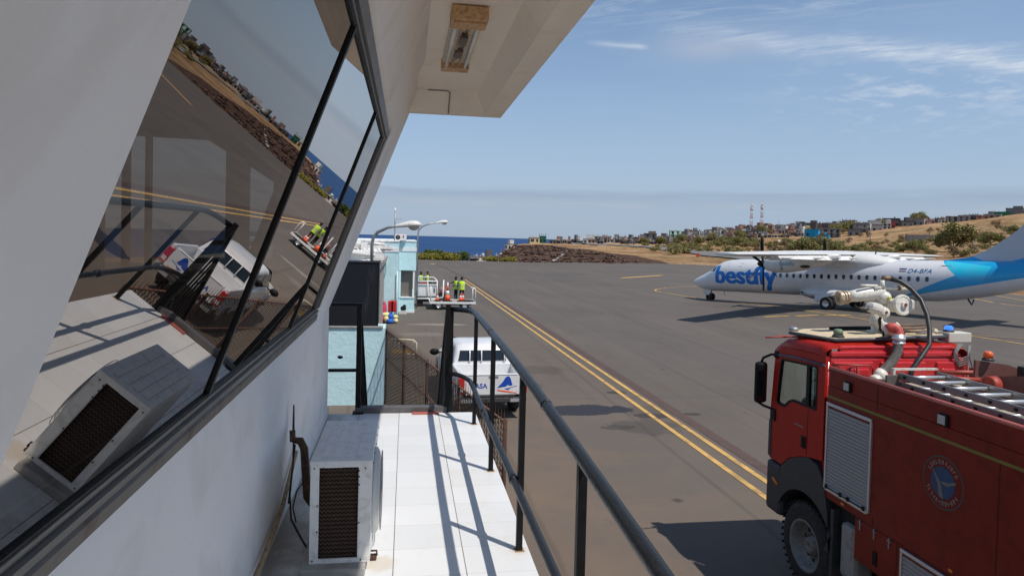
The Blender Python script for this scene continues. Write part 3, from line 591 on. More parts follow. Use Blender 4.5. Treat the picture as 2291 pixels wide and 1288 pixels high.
mb = MB(); mb.box(-1.50, -1.34, 6.02, 6.19, 3.3, 5.5); mb.box(-2.34, -2.30, 6.1, 6.19, 4.1, 5.4); mb.box(-2.16, -2.13, 6.1, 6.19, 4.1, 5.4); mb.box(-2.75, -2.5, 6.05, 6.19, 4.1, 5.4); mb.box(-1.72, -1.15, 6.1, 6.19, 4.42, 4.46); mb.build('room_column', M_room, bld)
mb = MB(); mb.box(-3.2, -1.5, 2.6, 3.6, 3.95, 4.0); mb.box(-3.1, -1.6, 2.7, 3.5, 3.3, 3.95); mb.box(-2.6, -2.1, 2.9, 3.2, 4.0, 4.35); mb.build('desk', mat('desk_brown', (.12, .085, .06), .6, var=.3), bld)
# corrugated fence and shed seen through the room
cf = thing('corrugated_fence', 'weathered corrugated sheet fence seen dimly through the tinted windows', 'fence', (-4, 9.5, 0))
mb = MB(); n_ = 60; mb.add([(-7.5 + 6.0 * k / n_, 9.5 + (.05 if k % 2 else 0), z) for z in (2.4, 4.05) for k in range(n_ + 1)], [(k, k + 1, n_ + 2 + k, n_ + 1 + k) for k in range(n_)]); mb.build('sheet', mat('sheet_grey_brown', (.28, .23, .18), .7, var=.3, scale=2), cf)
mb = MB(); mb.box(-7.5, -1.5, 9.44, 9.5, 4.02, 4.10); mb.box(-4.5, -4.42, 9.56, 9.64, 0, 4.1); mb.build('rail', M_galv, cf)
# ceiling lamp
lf = thing('ceiling_light', 'rusty cream fluorescent batten light on the soffit of the canopy', 'light', (.30, 4.4, 5.85))
x0, x1, y0, y1 = .165, .375, 3.62, 5.45
X0, X1, Y0, Y1 = .245, .43, 3.62, 5.40
M_fix = mat('yellowed_fitting', (.60, .37, .19), .6, var=.2, scale=20, dirt='5a3418', dirtamt=.6)
mb = MB(); mb.box(.235, .425, 3.92, 5.12, 5.815, 5.845); mb.build('tray', mat('fitting_white', (.62, .58, .5), .6, var=.15, scale=20, dirt='6a4a2a', dirtamt=.5), lf)
mb = MB(); mb.box(.225, .435, 3.86, 4.06, 5.765, 5.844, b=.006); mb.box(.243, .417, 3.90, 4.02, 5.755, 5.766, b=.003); mb.box(.228, .430, 5.05, 5.17, 5.775, 5.844, b=.006); mb.build('end_cap', M_fix, lf)
mb = MB()
for x in (.262, .398): mb.tube([(x, 4.05, 5.79), (x, 5.06, 5.79)], .014, 10)
mb.build('tube_lamp', mat('tube_white', (.75, .73, .68), .2), lf)
mb = MB(); mb.box(.30, .312, 4.07, 5.04, 5.795, 5.814); mb.box(.348, .36, 4.07, 5.04, 5.795, 5.814); mb.build('reflector_rib', M_fix, lf)
mb = MB(); mb.box(.305, .355, 4.28, 4.46, 5.775, 5.812, b=.008); mb.box(.30, .352, 4.62, 4.80, 5.78, 5.812, b=.01); mb.tube([(.33, 4.1, 5.80), (.34, 4.28, 5.79)], .004, 5); mb.tube([(.325, 4.46, 5.79), (.335, 4.55, 5.80), (.32, 4.62, 5.79)], .004, 5); mb.tube([(.325, 4.8, 5.79), (.30, 4.95, 5.80)], .004, 5); mb.build('ballast', mat('ballast_dark', (.10, .085, .07), .5, var=.5, scale=30), lf)

# ------------------------------------------------------------------ railing
rl = thing('balcony_railing', 'black painted steel tube railing along the outer edge of the tiled balcony', 'railing', (.63, 3, FL))
mb = MB(); mb.tube([(.63, y, z) for y, z in ((-4, 3.60), (-2, 3.63), (0, 3.67), (1.0, 3.71), (1.6, 3.745), (2.4, 3.785), (3.2, 3.822), (4, 3.842), (5, 3.852), (6.0, 3.858))] + [(.628, 6.18, 3.858), (.60, 6.32, 3.857), (.545, 6.42, 3.855), (.44, 6.5, 3.853)], .025, 16)
for y, z in ((2.95, 3.811), (4.95, 3.851)): mb.lathe([(-.015, .0252), (-.008, .0275), (.008, .0275), (.015, .0252)], (.63, y, z), 'y', 16)
mb.build('top_rail', mat('rail_paint', (.014, .015, .017), .34, var=.35, scale=18, bump=.15, bscale=120, dirt='3a2e28', dirtamt=.2, spec=.45), rl)
mb = MB(); mb.tube([(.60, -4, 3.245)] + [(.60, y, 3.245) for y in (-2, 0, 2, 4, 5.95)] + [(.597, 6.12, 3.245), (.56, 6.28, 3.245), (.505, 6.40, 3.245), (.42, 6.48, 3.245)], .021, 12)
mb.lathe([(-.04, .0215), (-.03, .027), (.03, .027), (.04, .0215)], (.60, 3.62, 3.245), 'y', 14); mb.lathe([(-.04, .0215), (-.03, .027), (.03, .027), (.04, .0215)], (.60, 5.05, 3.245), 'y', 14)
mb.build('mid_rail', MC['rail_paint'], rl)
for y in (6.056, 4.832, 3.58, 2.33, 1.08, -.17, -1.4, -2.7):
    zr = interp([(-4, 3.60), (0, 3.67), (1, 3.71), (1.6, 3.745), (2.4, 3.785), (3.2, 3.822), (4, 3.842), (6, 3.858)], y); mb = MB(); mb.bar((.636, y, FL), (.634, y, zr - .02), .032); mb.build('post', M_black, rl)
    mb = MB(); mb.box(.612, .662, y - .026, y + .026, FL, FL + .003); mb.build('base_plate', mat('rust_stain', (.30, .19, .10), .9, var=.3, scale=20), rl)
mb = MB(); mb.bar((.44, 6.49, FL), (.44, 6.5, 3.85), .045); mb.build('post', M_black, rl)
# landing railing and stairs that go down beyond the balcony
st = thing('steel_staircase', 'black steel stairs with vertical bars going down from the end of the balcony', 'staircase', (0, 8, 0))
DS = .93
for x in (-.415, .41):
    mb = MB(); mb.bar((x, 6.5, 3.88), (x, 9.6, 3.88 - 3.1 * DS), .04); mb.build('handrail', M_black, st)
    mb = MB(); mb.bar((x, 6.62, 3.0), (x, 9.6, 3.02 - 2.98 * DS), .035); mb.build('lower_rail', M_black, st)
    for k in range(18):
        y = 6.63 + k * .165; zt_ = 3.88 - (y - 6.5) * DS; mb = MB(); mb.bar((x, y, zt_ - .86), (x, y, zt_ - .02), .02); mb.build('baluster', M_black, st)
    mb = MB(); mb.bar((x, 6.5, FL - .02), (x, 6.5, 3.90), .045); mb.build('post', M_black, st)
    mb = MB(); mb.plate([(6.47, 2.86), (6.47, 2.62), (9.4, -.05), (9.75, -.05)], [], (x, 0, 0), (0, 1, 0), (0, 0, 1), (.02 if x > 0 else -.02, 0, 0)); mb.build('stringer', M_black, st)
for k in range(13): mb = MB(); mb.box(-.41, .41, 6.66 + k * .215, 6.90 + k * .215, 2.655 - k * .2, 2.68 - k * .2); mb.build('tread', M_grey, st)
mb = MB(); mb.box(-.44, .46, 6.475, 6.56, FL - .03, FL + .055, b=.004); mb.build('threshold_beam', mat('beam_grey', (.11, .105, .105), .5, var=.3, scale=8, dirt='5a4a3c', dirtamt=.4), st)
mb = MB(); mb.box(-.69, -.44, 6.485, 6.515, 3.875, 3.90); mb.box(-.69, -.44, 6.485, 6.515, 3.258, 3.285); mb.box(-.46, -.36, 6.44, 6.54, FL, FL + .012); mb.build('side_rail', M_black, st)
mb = MB(); mb.box(.09, .34, 6.40, 6.468, FL, FL + .012, b=.003); tag(mb.build('red_tile', mat('red_tile', (.42, .12, .10), .6, var=.1)), 'small red ceramic tile lying at the end of the white balcony floor', 'tile')

# ------------------------------------------------------------------ air conditioner
ac = thing('air_conditioner', 'weathered white outdoor air conditioning unit standing on the balcony floor by the wall', 'air conditioner', (-.295, 3.8, FL))
M_acw = mat('ac_white', (.80, .80, .77), .4, var=.05, scale=8, dirt='6e4a30', dirtamt=.3, bump=.06, bscale=30)
x0, x1, y0, y1, z0, z1 = -.440, -.146, 3.43, 4.17, 2.915, 3.405
mb = MB()
# end face with coil opening
mb.plate([(x0, z0), (x1, z0), (x1, z1), (x0, z1)], [[(x0 + .042, z0 + .022), (x1 - .062, z0 + .022), (x1 - .062, z1 - .012), (x0 + .042, z1 - .012)]], (0, y0, 0), (1, 0, 0), (0, 0, 1), (0, .012, 0))
mb.box(x0, x0 + .008, y0 + .0125, y1, z0, z1); mb.box(x1 - .008, x1, y0 + .0125, y1, z0, z1); mb.box(x0 + .008, x1 - .008, y1 - .01, y1, z0, z1); mb.box(x0 + .008, x1 - .008, y0 + .012, y1 - .01, z0, z0 + .01)
mb.box(x1 - .056, x1 - .052, y0 - .003, y0 - .0005, z0 + .01, z1 - .02)
mb.build('casing', M_acw, ac)
mb = MB(); mb.box(x0 - .004, x1 + .004, y0 - .004, y1 + .004, z1, z1 + .022, b=.004)
for k in range(4): xx = x0 + .045 + k * .058; mb.box(xx, xx + .03, y0 + .05, y1 - .05, z1 + .0225, z1 + .0262, b=.0015)
mb.build('lid', mat('ac_lid', (.78, .78, .77), .4, var=.06, scale=8, dirt='6e5a48', dirtamt=.3), ac)
M_coil = mat('coil_dark', (.022, .014, .010), .8, var=.6, scale=30)
mb = MB(); mb.box(x0 + .03, x1 - .05, y0 + .03, y0 + .05, z0 + .011, z1 - .006); mb.build('coil', M_coil, ac)
mb = MB()
for k in range(23):
    zc = z0 + .03 + k * .0203
    pts = [(x0 + .035 + i * .0098, y0 + .02 + (.004 if i % 2 else 0), zc + (.0035 if i % 2 else -.0035)) for i in range(21)]; mb.tube(pts, .0022, 4, cap=False)
mb.build('coil_grille', mat('rusty_grille', (.17, .085, .045), .8, var=.5, scale=60), ac)
mb = MB(); cx_, cy_, cz_ = x1, 3.75, 3.16
mb.lathe([(0, .225), (.018, .222), (.03, .2), (.036, .15), (.038, .0)], (cx_, cy_, cz_), 'x', 40)
mb.build('fan_guard', mat('guard_white', (.6, .6, .58), .45, var=.05), ac)
mb = MB()
for rr in (.06, .09, .12, .15, .18, .205): mb.tube([(cx_ + .041, cy_ + rr * math.cos(a * PI / 16), cz_ + rr * math.sin(a * PI / 16)) for a in range(32)], .0025, 4, closed=True)
mb.build('fan_ring', M_galv, ac)
mb = MB()
for (sx_, sz_) in ((x0 + .018, z1 - .014), (x1 - .03, z1 - .018), (x0 + .015, z0 + .016), (x1 - .045, z0 + .014), (x1 - .06, z1 - .03), (x1 - .059, z1 - .06), (x1 - .058, z1 - .10), (x0 + .035, z1 - .2), (x0 + .035, z0 + .16), (x1 - .057, z0 + .2)): mb.lathe([(0, .0042), (-.003, .004), (-.004, .002)], (sx_, y0 - .0005, sz_), 'y', 8)
for k in range(5): mb.lathe([(0, .005), (.004, .004)], (x1 + .0045, y0 + .06 + k * .16, z1 + .008 - .02), 'x', 8)
mb.build('screw', M_rust, ac)
mb = MB(); mb.box(x0 + .07, x0 + .155, y0 - .0025, y0 - .0005, z1 - .012, z1 + .0); mb.build('sticker', mat('sticker_white', (.8, .8, .8), .5), ac)
mb = MB(); mb.box(x0 - .04, x1 - .02, y0 - .06, y1 + .03, FL, FL + .043, b=.008); tag(mb.build('plinth', M_conc), 'crumbling concrete plinth under the outdoor air conditioning unit', 'plinth')
mb = MB(); mb.box(x1 - .005, x1 + .03, y0 + .10, y0 + .15, FL, FL + .02, b=.006); mb.tube([(x1 - .01, y0 + .12, FL + .045), (x1 + .03, y0 + .12, FL + .045), (x1 + .03, y0 + .12, FL + .02)], .006, 6); mb.build('foot', M_rust, ac)
# insulated pipes and cables behind the unit
hs = mat('brown_insulation', (.10, .055, .035), .85, var=.5, scale=25, bump=.4, bscale=60)
mb = MB(); mb.tube([(-.655, 4.25, 3.35), (-.65, 4.23, 3.30), (-.60, 4.20, 3.30), (-.575, 4.18, 3.26), (-.56, 4.15, 3.12), (-.54, 4.12, 2.99), (-.52, 4.10, 2.96), (-.48, 4.10, 3.0)], [.018, .02, .024, .024, .024, .028, .026, .02], 12)
tag(mb.build('insulated_pipe', hs), 'brown taped refrigerant pipe hanging between the wall and the air conditioner', 'pipe')
mb = MB(); mb.plate([(0, 0), (.012, 0), (.009, .16), (.003, .17)], [], (-.66, 4.27, 3.33), (1, 0, 0), (0, 0, 1), (0, .02, 0)); tag(mb.build('steel_bracket', M_rust), 'short rusty steel bracket standing up beside the brown pipe on the wall', 'bracket')
mb = MB(); mb.tube([(-.64, 4.2, 3.30), (-.625, 4.1, 3.20), (-.625, 4.0, 3.05), (-.60, 3.9, 2.95), (-.52, 3.75, 2.90), (-.46, 3.6, 2.90)], .006, 6); mb.tube([(-.63, 4.2, 3.28), (-.635, 4.1, 3.1), (-.64, 4.05, 2.98)], .005, 6); mb.tube([(-.56, 4.15, 3.09), (-.60, 4.08, 3.04), (-.61, 4.02, 2.97), (-.585, 3.98, 2.9)], .004, 6)
tag(mb.build('cable', M_rubber), 'black cable drooping from the wall to behind the air conditioner', 'cable')
mb = MB(); mb.tube([(-.668, 4.5, 3.14), (-.663, 4.0, 2.99), (-.655, 3.2, 2.93), (-.65, 2.6, 2.90)], .013, 10); tag(mb.build('drain_pipe', mat('stained_pipe', (.42, .30, .17), .7, var=.3, scale=14, dirt='5a2c14', dirtamt=.7)), 'rust stained pale pipe sloping along the foot of the white wall', 'pipe')
# ------------------------------------------------------------------ low pale blue building and terminal wing
lw = thing('low_building', 'pale blue rendered low building with a black panelled upper storey beside the steel stairs', 'building', (-1.5, 19, 0))
mb = MB(); mb.plate([(-6, -.1), (-.505, -.1), (-.505, 2.05), (-6, 2.05)], [[(-1.66 + .07 * math.cos(a * PI / 5) * (1.2 if a < 5 else 1), 1.27 + .05 * math.sin(a * PI / 5)) for a in range(10)]], (0, 18.4, 0), (1, 0, 0), (0, 0, 1), (0, .25, 0)); mb.box(-.75, -.505, 18.651, 19.3, -.1, 2.05); mb.box(-6, -.752, 18.66, 19.3, -.1, 2.0)
mb.build('wall', M_teal, lw)
mb = MB(); mb.box(-1.8, -1.5, 18.5, 18.64, 1.1, 1.45); mb.build('vent_hole', M_dark, lw)
mb = MB(); mb.box(-6, -.56, 18.36, 18.64, 2.052, 2.10, b=.01); mb.build('ledge', M_conc, lw)
m, t, b = newmat('black_panel'); tcn = N(t, 'ShaderNodeTexCoord'); mp = N(t, 'ShaderNodeMapping'); mp.inputs['Scale'].default_value = (5, 5, .5); mp.inputs['Rotation'].default_value = (0, R(14), 0); t.links.new(tcn.outputs['Object'], mp.inputs['Vector'])
cb_ = tmix(t, ramp(t, tnoise(t, mp.outputs[0], 1.5, 9, .75, 1), [(.56, 0), (.8, .5)]), (.012, .014, .019), (.10, .095, .085)); t.links.new(cb_, b.inputs['Base Color']); b.inputs['Roughness'].default_value = .33
M_bpanel = m
mb = MB(); mb.box(-6, -.70, 18.42, 19.4, 2.102, 3.76, b=.006); mb.build('black_panel', M_bpanel, lw)
mb = MB(); mb.box(-6, -.69, 18.41, 19.41, 3.762, 3.80); mb.box(-.72, -.69, 18.405, 18.44, 2.104, 3.761); mb.build('panel_trim', M_black, lw)
tm = thing('terminal_building', 'pale turquoise terminal building with white cornice bands and a grey shuttered window bay', 'building', (-3, 42, 0))
mb = MB(); mb.box(-9, -.38, 36.6, 52, -.1, 4.16); mb.box(-1.56, -1.26, 28, 36.58, -.1, 2.3)
mb.build('wall', M_teal, tm)
mb = MB(); mb.box(-.375, .60, 40.2, 47, 2.47, 4.14); mb.box(-.375, .54, 40.25, 47, .0, .86); mb.box(-.375, -.26, 40.22, 40.5, .86, 2.47); mb.build('bay', M_teal, tm)
mb = MB(); mb.box(-.255, .42, 40.5, 40.55, .90, 2.47); mb.build('shutter', mat('taupe_shutter', (.17, .14, .125), .5, var=.06), tm)
mb = MB(); mb.box(.44, .53, 40.24, 40.5, .925, 2.465); mb.box(-.255, .545, 40.2, 40.5, .862, .92); mb.build('window_frame', M_tealtrim, tm)
mb = MB(); mb.box(-9, -.36, 36.56, 52, 4.165, 4.20); mb.box(-.355, .62, 40.17, 47, 4.145, 4.20); mb.box(-9, -.365, 36.57, 36.595, 3.62, 3.84); mb.box(-.37, .615, 40.17, 40.195, 3.58, 3.80); mb.box(.602, .62, 40.197, 47, 3.58, 3.80); mb.box(.542, .56, 40.25, 47, .0, .12); mb.box(-.37, .555, 40.22, 40.245, .0, .12); mb.build('cornice', M_tealtrim, tm)
mb = MB(); mb.tube([(-.42, 36.5, 0), (-.42, 36.5, 2.6)], .03, 6); mb.tube([(-1.25, 36.5, 0), (-1.25, 36.5, 1.6)], .04, 6); mb.tube([(-1.22, 36.5, 1.7), (-.95, 36.5, 2.8), (-.95, 36.5, 3.3)], .012, 5); mb.build('drain_pipe', M_tealtrim, tm)
mb = MB(); mb.box(-1.6, -1.08, 35.4, 36.0, 2.35, 3.3, b=.02); mb.box(-1.55, -1.15, 35.5, 35.98, 1.8, 2.34); tag(mb.build('meter_box', mat('blue_box', (.12, .27, .40), .5, var=.1)), 'dull blue metal box fixed high on the turquoise terminal wall', 'box')
# rooftop condenser and things
rc = thing('rooftop_condenser', 'small white condenser unit on the flat roof of the turquoise terminal', 'air conditioner', (-.45, 40, 4.2))
mb = MB(); mb.box(-.65, .02, 39.9, 40.4, 4.22, 4.56, b=.01); mb.build('casing', M_acw, rc)
mb = MB(); mb.lathe([(0, .14), (-.02, .13), (-.02, 0)], (-.47, 39.9, 4.39), 'y', 20); mb.build('fan_guard', M_grey, rc)
mb = MB(); mb.box(-.2, -.13, 39.885, 39.898, 4.36, 4.5); mb.build('sticker', M_redplastic, rc)
mb = MB(); mb.box(.1, .5, 40.6, 41.2, 4.2, 4.26, b=.01); tag(mb.build('roof_hatch', M_white), 'flat white hatch on the roof of the turquoise terminal', 'hatch')
ms = thing('weather_mast', 'thin grey mast with a white sensor on top on the terminal roof', 'mast', (-.66, 40, 4.2))
mb = MB(); mb.tube([(-.66, 39.7, 4.2), (-.66, 39.7, 5.85)], .035, 8); mb.build('pole', M_galv, ms)
mb = MB(); mb.sph((-.66, 39.7, 5.95), .07, .07, .11); mb.build('sensor', M_white, ms)
mb = MB(); mb.tube([(-.66, 39.7, 5.45), (-.3, 39.7, 5.43)], .014, 6); mb.build('arm', M_galv, ms)
# jumble of white roof panels
rnd = random.Random(12); M_rp = mat('roof_panel_white', (.74, .73, .70), .6, var=.1, scale=2, dirt='7c7468', dirtamt=.5)
RPL = ['tilted white sheet on the jumbled roof left of the blue building', 'dented white metal panel on the cluttered roof behind the black panel', 'long white duct lying across the cluttered roof']
def rpanel(x, y, z, w_, d_, h_, rx, ry, rz, lab):
    M_ = Matrix.Translation((x, y, z)) @ Matrix.Rotation(rz, 4, 'Z') @ Matrix.Rotation(rx, 4, 'X') @ Matrix.Rotation(ry, 4, 'Y')
    mb = MB(); mb.box(-w_ / 2, w_ / 2, -d_ / 2, d_ / 2, -h_ / 2, h_ / 2, M_, b=.01)
    for k in range(4): mb.box(-w_ / 2 + w_ * (k + .3) / 4, -w_ / 2 + w_ * (k + .4) / 4, -d_ / 2, d_ / 2, h_ / 2 + .001, h_ / 2 + .03, M_)
    tag(mb.build('metal_sheet', M_rp, origin=(x, y, z)), lab, 'panel', 'white panels and ducts on the low roof')
mb = MB(); mb.box(-9, -.95, 20.55, 36.5, 3.2, 3.4); mb.box(-8.9, -1.1, 20.7, 36.4, -.1, 3.19); tag(mb.build('flat_roof_block', M_conc, origin=(-4, 28, 0)), 'low flat roofed block between the black panel and the turquoise terminal', 'building')
for i in range(46):
    y = rnd.uniform(21.5, 35); x = rnd.uniform(-.075 * y - .9, -1.15) 
    rpanel(x, y, 3.42 + rnd.uniform(.05, .5) + .45 * rnd.random() * (y > 25), rnd.uniform(.4, 1.4), rnd.uniform(.25, .8), rnd.uniform(.03, .16), R(rnd.uniform(-16, 10)), R(rnd.uniform(-9, 9)), R(rnd.uniform(-12, 18)), RPL[i % 3])
for i in range(9):
    y = rnd.uniform(22, 35); x = rnd.uniform(-.06 * y - .6, -1.2); h = rnd.uniform(.4, .8)
    wh = MB(); wh.box(x - .3, x + .3, y - .25, y + .25, 3.41, 3.41 + h, b=.02); wh.box(x - .12, x + .14, y - .262, y - .251, 3.5, 3.41 + h * .7)
    tag(wh.build('roof_unit', M_acw, origin=(x, y, 3.4)), 'boxy white unit standing among the white roof panels', 'roof unit', 'boxy units on the low roof')

# street lamps
def lamp(base, pts, head, hl, dirv, label, base_z):
    o = thing('street_lamp', label, 'street lamp', base)
    mb = MB(); mb.tube([(base[0], base[1], base_z)] + pts, [.05] * (1 + len(pts) - 2) + [.04, .035], 10); mb.build('pole', M_galv, o)
    h = Vector(head); d = Vector(dirv).normalized(); s_ = d.cross(Vector((0, 0, 1))).normalized(); up = s_.cross(d)
    rings = []; lens = []
    for t_, w_, hh, dn in ((0, .045, .04, .04), (.12, .06, .06, .045), (.35, .10, .10, .05), (.6, .15, .14, .05), (.85, .155, .12, .05), (.97, .10, .06, .045), (1, .03, .01, .03)):
        c = h + d * (t_ * hl); rings.append([c + s_ * (w_ * math.cos(a)) + up * ((hh if math.sin(a) > 0 else dn) * math.sin(a)) for a in [2 * PI * k / 16 for k in range(16)]])
    mb = MB(); mb.loft(rings); mb.build('lamp_head', mat('lamp_white', (.74, .72, .67), .4, var=.06, scale=6, dirt='8c7a60', dirtamt=.3), o)
    c = h + d * (hl * .72) - up * .03; mb = MB(); mb.sph(c, .17, .13, .13, 14, 8, -1, .1); mb.build('lens', mat('lamp_lens', (.45, .43, .38), .15, var=.06), o)
    return o
lamp((-.99, 20.6, 3.4), [(-1.0, 20.6, 4.25), (-.96, 20.6, 4.45), (-.84, 20.58, 4.60), (-.55, 20.5, 4.74), (-.28, 20.4, 4.79)], (-.36, 20.42, 4.78), .80, (1, -.15, .10), 'near grey street lamp with a large white head above the black panel', 3.4)
lamp((.72, 43, 0), [(.72, 43, 4.6), (.76, 43, 4.85), (.92, 43, 5.05), (1.25, 43, 5.2), (1.8, 42.9, 5.33)], (1.72, 42.93, 5.31), .85, (1, -.1, .12), 'far street lamp with a small white head behind the corner of the turquoise terminal', 0)

# ------------------------------------------------------------------ rusty mesh fence
fe = thing('mesh_fence', 'rusty wire mesh fence with pointed pickets running between the blue wall and the pickup', 'fence', (.4, 14.3, 0))
A, B = Vector((-.47, 18.5, 0)), Vector((1.42, 9.3, 0)); dv = (B - A); LN = dv.length; du = dv.normalized()
def fp(s_, z): return A + du * s_ + Vector((0, 0, z))
for k in range(5):
    mb = MB(); mb.tube([fp(k * LN / 4.02 + .02, 0), fp(k * LN / 4.02 + .02, 2.02)], .032, 8); mb.build('post', M_rust, fe)
for z in (1.98, 1.28): mb = MB(); mb.tube([fp(0, z), fp(LN, z)], .018, 6); mb.build('rail', mat('rust_light', (.17, .08, .055), .85, var=.4, scale=12), fe)
mb = MB(); n = int(LN / .125)
for k in range(n): mb.tube([fp((k + .5) * LN / n, .05), fp((k + .5) * LN / n, 2.0), fp((k + .5) * LN / n, 2.15)], [.006, .006, .001], 4)
mb.build('picket', M_rust, fe)
mb = MB(); stp = .085; nrmf = Vector((du.y, -du.x, 0)) * .012
for k in range(int((LN + 2) / stp)):
    for sg in (1, -1):
        s0, z0_, s1, z1_ = k * stp - (2 if sg > 0 else 0), .02, k * stp - (2 if sg > 0 else 0) + sg * 1.96, 1.98
        if sg < 0 and s0 < 0: continue
        pts = [(s0, z0_), (s1, z1_)]
        def cl_(p, q):
            (a, b_), (c, d) = p, q
            if a < 0: b_ += (0 - a) * (d - b_) / (c - a); a = 0
            if a > LN: b_ += (LN - a) * (d - b_) / (c - a); a = LN
            return (a, b_)
        p, q = cl_(pts[0], pts[1]), cl_(pts[1], pts[0])
        if abs(p[1] - q[1]) < .05: continue
        mb.tube([fp(*p) + nrmf, fp(*q) + nrmf], .0034, 3, cap=False)
mb.build('wire_mesh', M_wire, fe)
# yellow and white low barrier behind the fence
cbn = thing('crowd_barrier', 'low yellow and white painted barrier frame behind the mesh fence', 'barrier', (0, 25, 0))
mb = MB()
mb.tube([(-.55, 25.3, 0), (-.55, 25.3, .62), (-.45, 25.3, .72), (.35, 25, .72), (.45, 25, .62), (.45, 25, 0)], .03, 8); mb.tube([(-.55, 25.3, .2), (.45, 25, .2)], .022, 6)
for k in range(7): x = -.44 + k * .13; mb.tube([(x, 25.25 - k * .03, .2), (x, 25.25 - k * .03, .7)], .012, 5)
mb.build('frame', mat('cream_paint', (.6, .56, .4), .6, var=.1), cbn)
mb = MB(); mb.box(-.42, .34, 25.10, 25.13, .22, .36); mb.build('yellow_band', M_yel, cbn)

# ------------------------------------------------------------------ people
M_skin = mat('dark_skin', (.085, .042, .026), .55, var=.15, scale=12); M_tr = mat('dark_trousers', (.012, .012, .016), .85, var=.3, scale=12); M_shirt = mat('dark_shirt', (.03, .032, .042), .85, var=.2); M_hair = mat('black_hair', (.006, .005, .005), .9, var=.3)
M_gshirt = mat('grey_shirt', (.32, .33, .36), .85, var=.1); M_white2 = mat('white_shirt', (.7, .7, .7), .8, var=.05)
def skinbody(J, E, name, parent, mats, zf):
    me = bpy.data.meshes.new(name); ks = list(J); me.from_pydata([J[k][0] for k in ks], [(ks.index(a), ks.index(b_)) for a, b_ in E], []); ob = bpy.data.objects.new(name, me); C.objects.link(ob)
    md = ob.modifiers.new('s', 'SKIN'); md.branch_smoothing = .3; md2 = ob.modifiers.new('u', 'SUBSURF'); md2.levels = 1; md2.render_levels = 1
    for i, k in enumerate(ks): me.skin_vertices[0].data[i].radius = J[k][1]; me.skin_vertices[0].data[i].use_root = (k == 'pelvis')
    dg = bpy.context.evaluated_depsgraph_get(); dg.update(); nm = bpy.data.meshes.new_from_object(ob.evaluated_get(dg)); bpy.data.objects.remove(ob)
    vs = [v.co.copy() for v in nm.vertices]; fs = [list(p.vertices) for p in nm.polygons]; bpy.data.meshes.remove(nm)
    mb = MB(); mb.add(vs, fs, True)
    for i, f in enumerate(fs): c = sum((vs[j] for j in f), Vector()) / len(f); mb.mi[i] = zf(c)
    return mb
